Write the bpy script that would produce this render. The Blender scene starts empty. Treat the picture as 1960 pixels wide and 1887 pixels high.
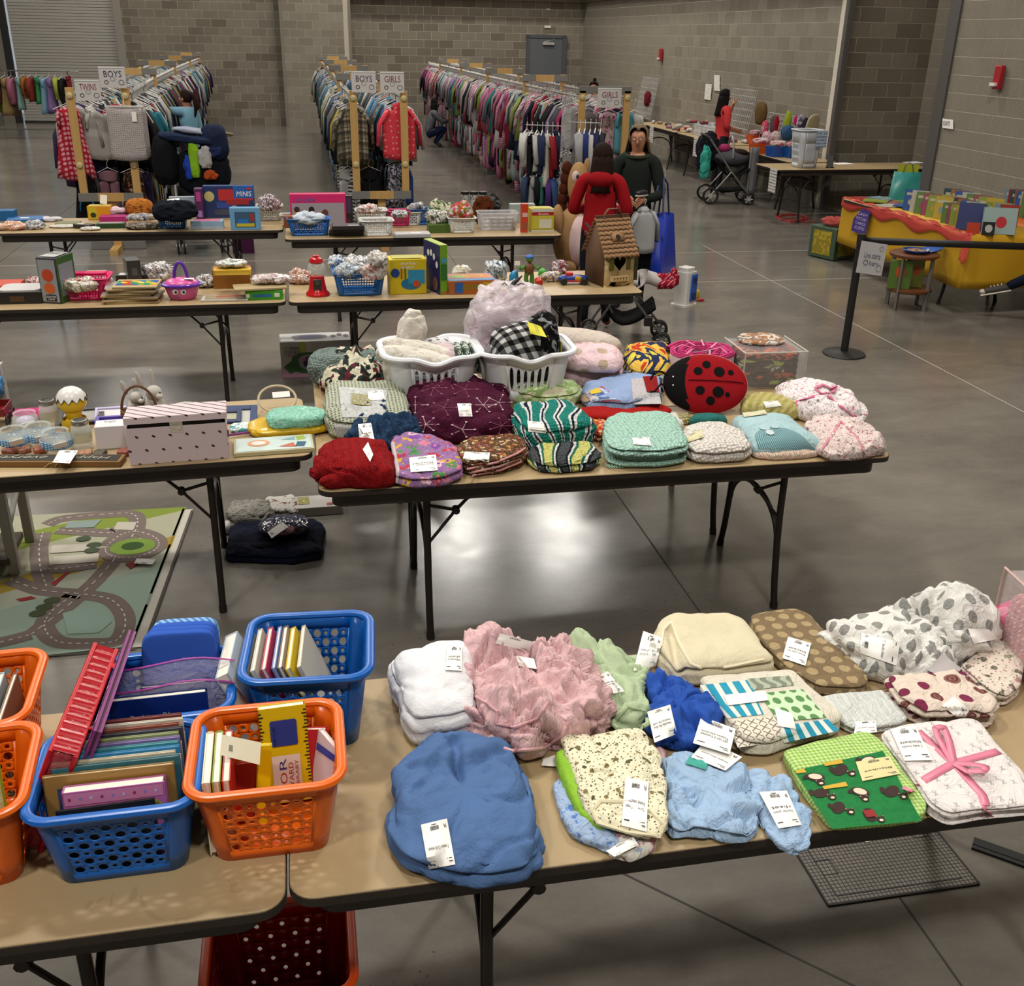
import bpy,bmesh,math,random
from mathutils import Vector,Matrix,noise
from mathutils.bvhtree import BVHTree
S=bpy.context.scene;COL=S.collection;PI=math.pi
random.seed(7)
# ---------------------------------------------------------------- camera, light, exposure
FOC,PITCH,ROLL,CAMH,YAW=1968.0,math.radians(23.93),math.radians(1.15),2.356,0.2
F0=Vector((0,math.cos(PITCH),-math.sin(PITCH)));R0=Vector((1,0,0));U0=R0 .cross(F0)
RR=R0*math.cos(ROLL)+U0*math.sin(ROLL);UU=-R0*math.sin(ROLL)+U0*math.cos(ROLL)
MZ=Matrix.Rotation(-YAW,3,'Z');CF,CR,CU=MZ@F0,MZ@RR,MZ@UU
CO=Vector((0,0,CAMH))
cam=bpy.data.cameras.new('camera');cam.sensor_width=36;cam.lens=FOC/1960*36;cam.clip_start=.05;cam.clip_end=200
camo=bpy.data.objects.new('camera',cam);COL.objects.link(camo)
M4=Matrix((CR,CU,-CF)).transposed().to_4x4();M4 .translation=CO;camo.matrix_world=M4
S.camera=camo
W=bpy.data.worlds.new('world');S.world=W;W.use_nodes=True
W.node_tree.nodes['Background'].inputs[0].default_value=(.86,.93,1,1)
W.node_tree.nodes['Background'].inputs[1].default_value=.35
S.view_settings.view_transform='Standard';S.view_settings.look='None';S.view_settings.gamma=1
S.view_settings.use_curve_mapping=False
S.view_settings.exposure=0.16
S.cycles.max_bounces=6;S.cycles.diffuse_bounces=3;S.cycles.glossy_bounces=3;S.cycles.transparent_max_bounces=10
S.cycles.transmission_bounces=4;S.cycles.caustics_reflective=False;S.cycles.caustics_refractive=False
LAMPS=[(-6.5,6.3),(-1.5,5.6),(4,6),(-6,13.2),(-1,13.6),(5.3,14.5),(3.03,21.29),(5.51,20.9),(-6.3,20),(1.5,26),(5.6,25.5),(-4.5,26.5),(-4.5,-1.5),(1.5,-2)]
for lx,ly in LAMPS:
 l=bpy.data.lights.new('hall_lamp_light','AREA');l.shape='RECTANGLE';l.size=1.2;l.size_y=.6
 l.energy=250 if ly<10 else 170;l.color=(1,.955,.88)
 o=bpy.data.objects.new('hall_lamp_light',l);COL.objects.link(o);o.location=(lx,ly,8.35)
# ---------------------------------------------------------------- rays through the lens: a pixel and a real plane give a point
def ray(px,py):return CF*FOC+CR*(px-980)+CU*(943.5-py)
def G(px,py,z=0.):
 d=ray(px,py);return CO+d*((z-CAMH)/d.z)
def GY(px,py,y):
 d=ray(px,py);return CO+d*(y/d.y)
def GX(px,py,x):
 d=ray(px,py);return CO+d*(x/d.x)
# ---------------------------------------------------------------- materials
def hx(c):
 if isinstance(c,str):
  c=c.lstrip('#');c=tuple(int(c[i:i+2],16)/255 for i in(0,2,4))
  return tuple((v/12.92 if v<=.04045 else((v+.055)/1.055)**2.4)for v in c)+(1,)
 return tuple(c)+(1,)if len(c)==3 else tuple(c)
class N:
 def __init__(s,name):
  s.mat=bpy.data.materials.new(name);s.mat.use_nodes=True;s.t=s.mat.node_tree;s.n=s.t.nodes;s.l=s.t.links
  s.b=s.n['Principled BSDF'];s.tc=s.n.new('ShaderNodeTexCoord')
 def add(s,ty,ins=(),**kw):
  nd=s.n.new(ty)
  for k,v in kw.items():setattr(nd,k,v)
  for k,v in(ins.items()if isinstance(ins,dict)else enumerate(ins)):
   if v is None:continue
   if hasattr(v,'is_linked')or hasattr(v,'links'):s.l.new(v,nd.inputs[k])
   else:nd.inputs[k].default_value=v
  return nd
 def m(s,op,a,b=None,c=None):return s.add('ShaderNodeMath',(a,b,c),operation=op).outputs[0]
 def vm(s,op,a,b=None):return s.add('ShaderNodeVectorMath',(a,b),operation=op).outputs[0]
 def mix(s,f,a,b,bt='MIX'):
  nd=s.add('ShaderNodeMix',{0:f,6:a if hasattr(a,'links')else hx(a),7:b if hasattr(b,'links')else hx(b)},data_type='RGBA',blend_type=bt)
  return nd.outputs[2]
 def noise(s,v,sc,det=2,ro=.5,dist=0):return s.add('ShaderNodeTexNoise',{'Vector':v,'Scale':sc,'Detail':det,'Roughness':ro,'Distortion':dist}).outputs
 def vor(s,v,sc,r=1.,feat='F1',dim='2D'):
  return s.add('ShaderNodeTexVoronoi',{'Vector':v,'Scale':sc,'Randomness':r},feature=feat,voronoi_dimensions=dim).outputs
 def xyz(s,v):return s.add('ShaderNodeSeparateXYZ',(v,)).outputs
 def gt(s,a,b):return s.m('GREATER_THAN',a,b)
 def lt(s,a,b):return s.m('LESS_THAN',a,b)
 def ramp(s,f,stops,interp='LINEAR'):
  nd=s.add('ShaderNodeValToRGB',(f,));cr=nd.color_ramp;cr.interpolation=interp
  while len(cr.elements)<len(stops):cr.elements.new(.5)
  for e,(p,c)in zip(cr.elements,stops):e.position=p;e.color=hx(c)
  return nd.outputs[0]
 def mapv(s,v,sc=(1,1,1),rot=0,loc=(0,0,0)):
  return s.add('ShaderNodeMapping',{'Vector':v,'Location':loc,'Rotation':(0,0,rot),'Scale':sc}).outputs[0]
 def bump(s,h,st=.3,d=.01):s.l.new(s.add('ShaderNodeBump',{'Strength':st,'Distance':d,'Height':h}).outputs[0],s.b.inputs['Normal'])
 def fin(s,col,rough=.7,metal=0,spec=.5,**kw):
  if col is not None:
   if hasattr(col,'links'):s.l.new(col,s.b.inputs['Base Color'])
   else:s.b.inputs['Base Color'].default_value=hx(col)
  for k,v in{'Roughness':rough,'Metallic':metal,'Specular IOR Level':spec,**kw}.items():
   if hasattr(v,'links'):s.l.new(v,s.b.inputs[k])
   else:s.b.inputs[k].default_value=v
  return s.mat
_mc={}
def mat(c,rough=.6,metal=0,spec=.5,**kw):
 k=(c,rough,metal,spec,tuple(sorted(kw.items())))
 if k not in _mc:_mc[k]=N('plain_'+str(c).strip('#')).fin(c,rough,metal,spec,**kw)
 return _mc[k]
def cloth_base(n,v,kind):
 """fine relief of a fabric"""
 if kind=='knit':
  x=n.xyz(v);a=n.add('ShaderNodeTexWave',{'Vector':v,'Scale':38,'Distortion':3,'Detail':2,'Detail Scale':3}).outputs[1]
  b=n.vor(v,150,.6)[0];n.bump(n.m('ADD',a,b),1.,.006)
 elif kind=='crochet':n.bump(n.vor(v,62,.5)[0],1.,.012)
 elif kind=='fleece':n.bump(n.m('ADD',n.m('MULTIPLY',n.noise(v,420,3)[0],.4),n.m('MULTIPLY',n.m('ABSOLUTE',n.m('SUBTRACT',n.noise(v,9,4,.6,1.2)[0],.5)),3.)),.5,.012)
 elif kind=='quilt':n.bump(n.vor(v,14,.3,'SMOOTH_F1')[0],.6,.02)
 elif kind=='sherpa':n.bump(n.vor(v,160,1)[0],.9,.008)
 else:n.bump(n.m('ABSOLUTE',n.m('SUBTRACT',n.noise(v,13,4,.55,1.6)[0],.5)),.75,.03)
def cl(c,kind='plain',**kw):
 k=('cl',c,kind,tuple(sorted(kw.items())))
 if k not in _mc:
  n=N('fabric_'+str(c).strip('#'));v=n.tc.outputs['UV']
  h=hx(c)
  if kind in('knit','crochet','sherpa'):
   d=n.vor(v,{'knit':150,'crochet':62,'sherpa':160}[kind],.6)[0]
   col=n.mix(n.m('MULTIPLY',d,.9),tuple(min(1,x*1.15)for x in h[:3]),tuple(x*.45 for x in h[:3]))
  else:col=n.mix(n.noise(v,9,3)[0],tuple(x*.88 for x in h[:3]),tuple(min(1,x*1.06)for x in h[:3]))
  cloth_base(n,v,kind);_mc[k]=n.fin(col,.9,0,.15,**kw)
 return _mc[k]
def pat(kind,base,cols=(),sc=20.,r=.3,uv='UV',rough=.88,fab='plain',rnd=.3,rot=0,**kw):
 """printed fabrics and papers: flat pattern only"""
 key=('pat',kind,base,tuple(cols),sc,r,uv,rough,fab,rnd,rot)
 if key in _mc:return _mc[key]
 n=N('print_'+kind);v=n.tc.outputs[uv]
 if uv=='Object':q=n.xyz(v);v=n.add('ShaderNodeCombineXYZ',(n.m('ADD',q[0],n.m('MULTIPLY',q[1],.6)),n.m('ADD',q[2],n.m('MULTIPLY',q[1],.8)),0)).outputs[0]
 if rot:v=n.mapv(v,rot=rot)
 x,y=n.xyz(v)[0:2];c=n.ramp(0.,[(0,base)])if False else None
 A=cols[0]if cols else '#888888';B=cols[1]if len(cols)>1 else A
 if kind=='dots':
  V=n.vor(v,sc,rnd);col=n.mix(n.lt(V[0],r),base,n.ramp(n.xyz(V[1])[0],[(i/max(1,len(cols)),q)for i,q in enumerate(cols)],'CONSTANT')if len(cols)>1 else A)
 elif kind=='rings':
  V=n.vor(v,sc,rnd);w=n.gt(n.m('SINE',n.m('MULTIPLY',V[0],42)),-.2)
  ph=n.lt(V[0],n.m('ADD',r*.55,n.m('MULTIPLY',n.xyz(V[1])[0],r*.6)))
  col=n.mix(ph,base,n.mix(w,n.mix(n.gt(n.xyz(V[1])[1],.6),A,cols[-1]),B))
 elif kind=='stripes':col=n.ramp(n.m('FRACT',n.m('MULTIPLY',x,sc)),[(0,base)]+[((i+1)/(len(cols)+1),q)for i,q in enumerate(cols)],'CONSTANT')
 elif kind=='gingham':
  f=n.m('ADD',n.gt(n.m('FRACT',n.m('MULTIPLY',x,sc)),.5),n.gt(n.m('FRACT',n.m('MULTIPLY',y,sc)),.5))
  col=n.ramp(n.m('MULTIPLY',f,.5),[(0,base),(.4,A),(.8,B)],'CONSTANT')
 elif kind=='plaid':
  a=n.m('FRACT',n.m('MULTIPLY',x,sc));b=n.m('FRACT',n.m('MULTIPLY',y,sc));col=n.mix(0,base,base)
  for i,q in enumerate(cols):
   p=(i*.37)%1;wd=.06+.05*((i*7)%3)
   for t in(a,b):col=n.mix(n.m('MULTIPLY',n.lt(n.m('ABSOLUTE',n.m('SUBTRACT',t,.2+p*.7)),wd),.75),col,q)
 elif kind=='floral':
  V=n.vor(v,sc,.9);ps=n.vm('SUBTRACT',n.vm('SCALE',v),V[2])if False else None
  W2=n.vor(v,sc*2.6,1.);pet=n.m('ADD',V[0],n.m('MULTIPLY',n.m('SUBTRACT',W2[0],.3),.5))
  hues=n.ramp(n.xyz(V[1])[0],[(i/len(cols),q)for i,q in enumerate(cols)],'CONSTANT')
  col=n.mix(n.lt(pet,r),base,hues);col=n.mix(n.lt(V[0],r*.28),col,n.ramp(n.xyz(V[1])[2],[(0,cols[-1]),(.5,cols[0])],'CONSTANT'))
  s2=n.vor(v,sc*3.1,1.);col=n.mix(n.m('MULTIPLY',n.lt(s2[0],.16),n.gt(pet,r+.05)),col,n.ramp(n.xyz(s2[1])[1],[(i/len(cols),q)for i,q in enumerate(cols[::-1])],'CONSTANT'))
 elif kind=='blobs':
  f=n.noise(v,sc,3,.6,1.2)[0];K=len(cols)+1
  col=n.ramp(f,[(.0,base)]+[(.38+.26*i/max(1,K-1),q)for i,q in enumerate(cols)],'CONSTANT')
 elif kind=='wave':
  w=n.add('ShaderNodeTexWave',{'Vector':v,'Scale':sc,'Distortion':5,'Detail':1,'Detail Scale':1.2}).outputs[1]
  col=n.ramp(w,[(0,base)]+[((i+1)/(len(cols)+1),q)for i,q in enumerate(cols)],'CONSTANT')
 elif kind=='cross':
  V=n.vor(v,sc,rnd);loc=n.vm('SUBTRACT',v,n.vm('DIVIDE',V[2],(1.,1.,1.)));p=n.xyz(loc)
  a=n.lt(n.m('ABSOLUTE',n.m('SUBTRACT',p[0],n.m('MULTIPLY',p[1],.6))),r*.22/sc);b=n.lt(n.m('ABSOLUTE',n.m('ADD',p[0],n.m('MULTIPLY',p[1],.6))),r*.22/sc)
  near=n.lt(V[0],r);col=n.mix(n.m('MULTIPLY',near,n.m('MAXIMUM',a,b)),base,A)
 elif kind=='speck':
  col=n.mix(n.gt(n.noise(v,sc,4,.7)[0],.56),base,A)
 elif kind=='lines':
  row=n.m('FRACT',n.m('MULTIPLY',y,sc));w=n.gt(n.noise(n.mapv(v,(sc*1.3,sc*.2,1)),3,2)[0],.45)
  col=n.mix(n.m('MULTIPLY',n.lt(row,.42),n.m('MULTIPLY',w,r)),base,A)
 elif kind=='cells':
  V=n.vor(v,sc,rnd);col=n.ramp(n.xyz(V[1])[0],[(0,base)]+[((i+1)/(len(cols)+1),q)for i,q in enumerate(cols)],'CONSTANT')
 if fab=='paper':pass
 else:cloth_base(n,v,fab)
 _mc[key]=n.fin(col,rough,0,.15 if fab!='paper' else .4,**kw)
 return _mc[key]
def clearm(c='#ffffff',a=.25,rough=.12):
 k=('clear',c,a,rough)
 if k not in _mc:
  n=N('clear_plastic');v=n.tc.outputs['Object'];n.bump(n.noise(v,30,3,.6,1)[0],.6,.02)
  _mc[k]=n.fin(c,rough,0,.8,Alpha=a)
 return _mc[k]
# ---------------------------------------------------------------- geometry
class Geo:
 def __init__(s):s.v=[];s.f=[];s.mi=[];s.uv={}
 def add(s,vs,fs,mi=0,mt=None,uvs=None):
  b=len(s.v)
  s.v+=[tuple(mt@Vector(p))for p in vs]if mt is not None else[tuple(p)for p in vs]
  for k,f in enumerate(fs):
   if uvs is not None:s.uv[len(s.f)]=[uvs[i]for i in f]
   s.f.append(tuple(i+b for i in f));s.mi.append(mi if isinstance(mi,int)else mi[k])
  return s
 def box(s,c,d,mi=0,mt=None,rz=0):
  x,y,z=(q/2 for q in d);m=Matrix.Translation(c)@Matrix.Rotation(rz,4,'Z')
  if mt is not None:m=mt@m
  return s.add([(i*x,j*y,k*z)for k in(-1,1)for j in(-1,1)for i in(-1,1)],[(0,2,3,1),(4,5,7,6),(0,1,5,4),(2,6,7,3),(0,4,6,2),(1,3,7,5)],mi,m)
 def prism(s,poly,z0,z1,mi=0,mt=None,top=None,sc=1.,ctr=(0,0)):
  n=len(poly);vs=[(p[0],p[1],z0)for p in poly]+[(ctr[0]+(p[0]-ctr[0])*sc,ctr[1]+(p[1]-ctr[1])*sc,z1)for p in poly]
  return s.add(vs,[tuple(range(n-1,-1,-1)),tuple(range(n,2*n))]+[(i,(i+1)%n,n+(i+1)%n,n+i)for i in range(n)],[mi,mi if top is None else top]+[mi]*n,mt)
 def lathe(s,prof,n=24,mi=0,mt=None,cap=True):
  vs=[];fs=[]
  for r,z in prof:vs+=[(r*math.cos(2*PI*i/n),r*math.sin(2*PI*i/n),z)for i in range(n)]
  for j in range(len(prof)-1):
   for i in range(n):fs.append((j*n+i,j*n+(i+1)%n,(j+1)*n+(i+1)%n,(j+1)*n+i))
  if cap:fs+=[tuple(range(n-1,-1,-1)),tuple((len(prof)-1)*n+i for i in range(n))]
  return s.add(vs,fs,mi,mt)
 def tube(s,pts,r,n=8,mi=0,mt=None,closed=False,flat=1.,cap=True):
  pts=[Vector(p)for p in pts];K=len(pts);rs=r if isinstance(r,(list,tuple))else[r]*K;vs=[];fs=[];up=None
  for k,p in enumerate(pts):
   a=pts[(k-1)%K]if(closed or k)else p;b=pts[(k+1)%K]if(closed or k<K-1)else p
   t=(b-a).normalized()if(b-a).length>1e-9 else Vector((0,0,1))
   if up is None:up=Vector((0,0,1))if abs(t.z)<.9 else Vector((1,0,0))
   x=t.cross(up)
   if x.length<1e-5:x=t.orthogonal()
   x.normalize();y=x.cross(t);up=y
   vs+=[p+x*(rs[k]*math.cos(2*PI*i/n))+y*(rs[k]*flat*math.sin(2*PI*i/n))for i in range(n)]
  for k in range(K if closed else K-1):
   q=(k+1)%K
   for i in range(n):fs.append((k*n+i,q*n+i,q*n+(i+1)%n,k*n+(i+1)%n))
  if not closed and cap:fs+=[tuple(range(n)),tuple((K-1)*n+i for i in range(n-1,-1,-1))]
  return s.add(vs,fs,mi,mt)
 def cyl(s,a,b,r,n=12,mi=0,mt=None,r2=None):return s.tube([a,b],[r,r if r2 is None else r2],n,mi,mt)
 def ball(s,c,r,nu=16,nv=10,mi=0,mt=None,e=1.):
  r=(r,r,r)if isinstance(r,(int,float))else r;vs=[(c[0],c[1],c[2]-r[2])];fs=[]
  g=lambda a:math.copysign(abs(a)**e,a)
  for j in range(1,nv):
   p=-PI/2+PI*j/nv
   vs+=[(c[0]+r[0]*g(math.cos(p))*g(math.cos(2*PI*i/nu)),c[1]+r[1]*g(math.cos(p))*g(math.sin(2*PI*i/nu)),c[2]+r[2]*g(math.sin(p)))for i in range(nu)]
  vs.append((c[0],c[1],c[2]+r[2]));L=len(vs)-1
  for i in range(nu):
   k=(i+1)%nu;fs.append((0,1+k,1+i));fs.append((L,L-nu+i,L-nu+k))
   for j in range(nv-2):a=1+j*nu;fs.append((a+i,a+k,a+nu+k,a+nu+i))
  return s.add(vs,fs,mi,mt)
 def grid(s,fn,nu,nv,mi=0,uvs=None,closeu=False):
  vs=[fn(i/nu,j/nv)for j in range(nv+1)for i in range(nu+1)]
  fs=[(j*(nu+1)+i,j*(nu+1)+i+1,(j+1)*(nu+1)+i+1,(j+1)*(nu+1)+i)for j in range(nv)for i in range(nu)]
  return s.add(vs,fs,mi,None,[(i/nu,j/nv)for j in range(nv+1)for i in range(nu+1)]if uvs is None else uvs)
def rrect(w,h,r,n=5,cx=0,cy=0):
 return[(cx+sx*(w/2-r)+r*math.cos(a0+PI/2*k/n),cy+sy*(h/2-r)+r*math.sin(a0+PI/2*k/n))for sx,sy,a0 in((1,1,0),(-1,1,PI/2),(-1,-1,PI),(1,-1,1.5*PI))for k in range(n+1)]
def obj(name,g,mats,parent=None,loc=(0,0,0),rot=(0,0,0),smooth=True,bev=0,sol=0,label=None,cat=None,group=None,kind=None,ang=.7,bs=2):
 if isinstance(g,Geo):
  me=bpy.data.meshes.new(name);me.from_pydata(g.v,[],g.f)
  me.polygons.foreach_set('material_index',g.mi)
  if g.uv:
   uvl=me.uv_layers.new(name='UVMap').data
   for k,u in g.uv.items():
    for i,li in enumerate(me.polygons[k].loop_indices):uvl[li].uv=u[i]
  for m in(mats if isinstance(mats,(list,tuple))else[mats]):me.materials.append(m)
  me.polygons.foreach_set('use_smooth',[smooth]*len(me.polygons));me.update()
  if smooth and ang:me.set_sharp_from_angle(angle=ang)
 else:me=g
 o=bpy.data.objects.new(name,me);COL.objects.link(o);o.location=loc;o.rotation_euler=rot
 if parent is not None:o.parent=parent
 if bev:m=o.modifiers.new('b','BEVEL');m.width=bev;m.segments=bs;m.limit_method='ANGLE'
 if sol:m=o.modifiers.new('s','SOLIDIFY');m.thickness=sol;m.offset=-1
 if label:o['label']=label
 if cat:o['category']=cat
 if group:o['group']=group
 if kind:o['kind']=kind
 return o
def thing(name,label,cat,loc=(0,0,0),rz=0,group=None,rot=None):
 o=bpy.data.objects.new(name,None);COL.objects.link(o);o.location=loc;o.rotation_euler=rot or(0,0,rz)
 o.empty_display_size=.1;o['label']=label;o['category']=cat
 if group:o['group']=group
 return o
def dup(root,loc=None,rot=None,label=None,mats=None):
 r=root.copy();COL.objects.link(r)
 if loc is not None:r.location=loc
 if rot is not None:r.rotation_euler=rot
 if label:r['label']=label
 def kids(a,b):
  for ch in list(a.children):
   c=ch.copy();COL.objects.link(c);c.parent=b;kids(ch,c)
 kids(root,r);return r
_tx={}
def textmesh(s):
 if s not in _tx:
  c=bpy.data.curves.new('txt','FONT');c.body=s;c.resolution_u=2;o=bpy.data.objects.new('txt',c);COL.objects.link(o)
  dg=bpy.context.evaluated_depsgraph_get();dg.update();me=o.evaluated_get(dg).to_mesh()
  vs=[(v.co.x,v.co.y)for v in me.vertices];fs=[tuple(p.vertices)for p in me.polygons]
  o.evaluated_get(dg).to_mesh_clear();bpy.data.objects.remove(o);bpy.data.curves.remove(c)
  x0=min(v[0]for v in vs);x1=max(v[0]for v in vs);y0=min(v[1]for v in vs);y1=max(v[1]for v in vs)
  _tx[s]=([((v[0]-x0)/(x1-x0),(v[1]-y0)/(y1-y0))for v in vs],fs,(x1-x0)/(y1-y0))
 return _tx[s]
def patch(a,b,c,d):
 """bilinear patch from four corners (bottom left, bottom right, top right, top left)"""
 a,b,c,d=map(Vector,(a,b,c,d));nn=(b-a).cross(d-a).normalized()
 return lambda u,v,h=0:(a*(1-u)+b*u)*(1-v)+(d*(1-u)+c*u)*v+nn*h
def text(s,fn,box,m,parent=None,name='lettering',h=.0015,sh=0):
 vs,fs,ar=textmesh(s);g=Geo();u0,v0,u1,v1=box
 g.add([fn(u0+(u1-u0)*(x+sh*y),v0+(v1-v0)*y,h)for x,y in vs],fs)
 o=obj(name,g,m,parent,smooth=False)
 if parent is not None:o.matrix_parent_inverse=parent_inv(parent)
 return o
def parent_inv(p):
 m=Matrix.Identity(4);q=p
 while q is not None:
  m=Matrix.LocRotScale(q.location,q.rotation_euler,q.scale)@q.matrix_parent_inverse.copy()@m if False else(q.matrix_parent_inverse@Matrix.LocRotScale(q.location,q.rotation_euler,q.scale))@m;q=q.parent
 return m.inverted()
def sheet(name,fn,m,parent=None,nu=4,nv=4,th=.001,h=0,**kw):
 """thin printed sheet over a patch, with a front and a back"""
 g=Geo();g.grid(lambda u,v:fn(u,v,h+th),nu,nv);g.grid(lambda u,v:fn(1-u,v,h),nu,nv)
 o=obj(name,g,m,parent,**kw)
 if parent is not None:o.matrix_parent_inverse=parent_inv(parent)
 return o
BLACK=mat('#151313',.5);WHITE=mat('#e9e7e4',.6);INK=mat('#2a2a2e',.8);PAPER=mat('#eceae6',.7)
# ---------------------------------------------------------------- the hall
def floor_mat():
 n=N('polished_concrete');v=n.tc.outputs['Object']
 a=n.noise(v,.45,6,.62,.15)[0];b=n.noise(n.mapv(v,(.6,1.3,1)),2.4,8,.66,.25)[0];c=n.noise(v,60,4,.7)[0]
 f=n.m('ADD',n.m('MULTIPLY',a,.5),n.m('ADD',n.m('MULTIPLY',b,.4),n.m('MULTIPLY',c,.1)))
 col=n.ramp(f,[(.3,'#524e49'),(.45,'#65605a'),(.56,'#756f67'),(.7,'#878077')])
 sp=n.vor(v,34,1,dim='3D');col=n.mix(n.m('MULTIPLY',n.lt(sp[0],.1),n.gt(n.noise(v,.8,2)[0],.56)),col,'#38342f')
 ro=n.m('ADD',.1,n.m('MULTIPLY',n.noise(v,2.2,6,.7,.2)[0],.2))
 n.bump(n.noise(v,7,5)[0],.05,.01)
 return n.fin(col,ro,0,.62)
def block_mat(c1,c2):
 n=N('split_block');v=n.tc.outputs['Object'];oi=n.add('ShaderNodeObjectInfo').outputs['Random']
 v2=n.vm('ADD',v,n.add('ShaderNodeCombineXYZ',(n.m('MULTIPLY',oi,37),n.m('MULTIPLY',oi,11),0)).outputs[0])
 col=n.mix(n.m('POWER',oi,1.6),c1,c2)
 col=n.mix(n.m('MULTIPLY',n.noise(v2,3,4)[0],.35),col,'#4f4a41')
 s=n.vor(v2,70,1,dim='3D');col=n.mix(n.m('MULTIPLY',n.lt(s[0],.2),.8),col,'#2c2822')
 s2=n.vor(n.vm('ADD',v2,(3.,1.,2.)),60,1,dim='3D');col=n.mix(n.m('MULTIPLY',n.lt(s2[0],.12),.5),col,'#a9a294')
 n.bump(n.noise(v2,90,3)[0],.35,.006)
 return n.fin(col,.9,0,.2)
g=Geo();g.box((-1.5,13,-.1),(27,44,.2));FLOOR=obj('floor',g,floor_mat(),kind='structure')
JD=mat('#3a3733',.8);JL=mat('#b4b0a8',.8)
def joint(a,b,w=.007,m=JD):
 a,b=Vector((*a,0)),Vector((*b,0));d=b-a;g=Geo();g.box((0,0,.0006),(d.length,w,.0012))
 obj('floor_joint',g,m,FLOOR,(a+b)/2,(0,0,math.atan2(d.y,d.x)))
joint((1.64,-3),(1.64,30));joint((-6,2.31),(.84,2.31));joint((.84,2.31),(2.4,.74));joint((2.0,2.31),(7.8,2.31));joint((-3.3,3),(-3.3,30));joint((4.9,6),(4.9,12.4),.006,JL)
yj=G(1300,541).y;joint((-5,yj),(7.8,yj),.008,JL);yj=G(1290,484).y;joint((-5,yj),(7.8,yj),.008,JL);joint((-9,17.4),(7.8,17.4));joint((-9,24),(7.8,24))
BM=block_mat('#827b6e','#675f53');BMR=block_mat('#8b8578','#7a7366');MORT=mat('#aca595',.95);MORTR=mat('#c4bdae',.95)
BL,BH,JT=.4064,.2032,.0095
def shade(m):
 k=('blk',m.name)
 if k not in _mc:
  for w_,L in(('f',BL-JT),('h',BL/2-JT)):
   q=Geo();q.box((0,0,0),(L,.05,BH-JT));me=obj('block_source',q,m,smooth=False);_mc[(k,w_)]=me.data;bpy.data.objects.remove(me)
  _mc[k]=1
 return k
def blockwall(name,p0,p1,ztop,m,mortar,most=300,zmax=3.25,face=1,order=1,full=9.0,bj=.0035):
 """block wall from p0 to p1, its face on the left of that direction (face=1); nearest blocks are objects, the rest one part"""
 p0=Vector((*p0,0));p1=Vector((*p1,0));d=(p1-p0);L=d.length;d.normalize();nn=Vector((-d.y,d.x,0))*face;az=math.atan2(d.y,d.x)
 g=Geo();g.box((L/2,0,full/2),(L,.2,full));c=p0-nn*(.1+bj)
 w=obj(name,g,mortar,None,c,(0,0,az),smooth=False,kind='structure');k=shade(m);bl=[]
 for r in range(int(round(zmax/BH))):
  x=0;off=(r%2)*BL/2
  while x<L-.02:
   w_=BL/2 if(x==0 and off)else BL
   if x+w_>L:w_=BL/2 if L-x>BL/2-.02 else 0
   if not w_:break
   bl.append((x+w_/2,(r+.5)*BH,'f' if w_>.3 else 'h'));x+=w_
 key=lambda b:(b[0]*order,b[1])
 bl.sort(key=lambda b:(p0+d*b[0]-CO).length)
 for x,z,q in bl[:most]:
  o=bpy.data.objects.new('block',_mc[(k,q)]);COL.objects.link(o);o.parent=w;o.location=(x,face*(.1+bj-.025),z)
 if bl[most:]:
  g=Geo()
  for x,z,q in bl[most:]:g.box((x,face*(.1+bj-.025),z),((BL if q=='f' else BL/2)-JT,.05,BH-JT))
  obj('far_block',g,m,w,smooth=False,kind='stuff')
 return w
bdir=Vector((math.cos(-.06),math.sin(-.06)));B0=Vector((-.25,30.7))
def bp(x):return B0+bdir*((x-B0 .x)/bdir.x)
blockwall('wall_back_left',bp(-4.55),bp(-.25),3.3,BM,MORT,face=-1)
blockwall('wall_back_right',bp(1.45),bp(8.4),3.3,BM,MORT,face=-1)
q=bp(-.3)+Vector((0,-.42));q2=bp(1.48)+Vector((0,-.42));blockwall('wall_pillar',q,q2,3.3,BMR,MORT,face=-1)
for a,b in((q,q2),):
 for p_,nm in((a,'trim_1'),(b,'trim_2')):
  g=Geo();g.box((0,0,4.5),(.07,.46,9));obj(nm,g,mat('#6d675c',.7),loc=(p_.x,p_.y+.215,0),kind='structure')
blockwall('wall_far_left',bp(-12),bp(-7.75),3.3,BMR,MORT,face=-1,most=60)
blockwall('wall_right',(7.87,31),(7.87,15.2),3.3,BMR,MORTR,face=-1)
blockwall('wall_alcove',(7.88,15.17),(9.32,15.17),3.3,BM,MORT,face=-1)
blockwall('wall_alcove_side',(9.32,15.2),(9.32,12.3),3.3,BM,MORT,face=-1,most=40)
blockwall('wall_near_right',(7.87,12.35),(7.87,-6),3.3,BMR,MORTR,face=-1,most=240)
blockwall('wall_alcove_return',(9.32,12.28),(7.95,12.28),3.3,BMR,MORTR,face=-1,most=40)
g=Geo();g.box((0,0,4.5),(.2,44,9));obj('wall_left',g,mat('#7d776b',.9),loc=(-12,13,0),kind='structure')
g=Geo();g.box((0,0,4.5),(27,.2,9));obj('wall_behind',g,mat('#8a8478',.9),loc=(-1,-6,0),kind='structure')
g=Geo();g.box((-1.5,13,9.1),(27,44,.2));obj('ceiling',g,mat('#c9c6bf',.9),kind='structure')
STEEL=mat('#5a5654',.5,.3)
for i,(x,y,w)in enumerate(((7.87,15.12,.1),(7.87,12.42,.22),(9.28,12.6,.12))):
 g=Geo();g.box((0,0,1.7),(.035,w,3.4));g.box((.03,-w/2 if i==0 else w/2,1.7),(.07,.03,3.4));obj('trim_%d'%(i+3),g,STEEL,loc=(x-.01,y,0),kind='structure')
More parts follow.
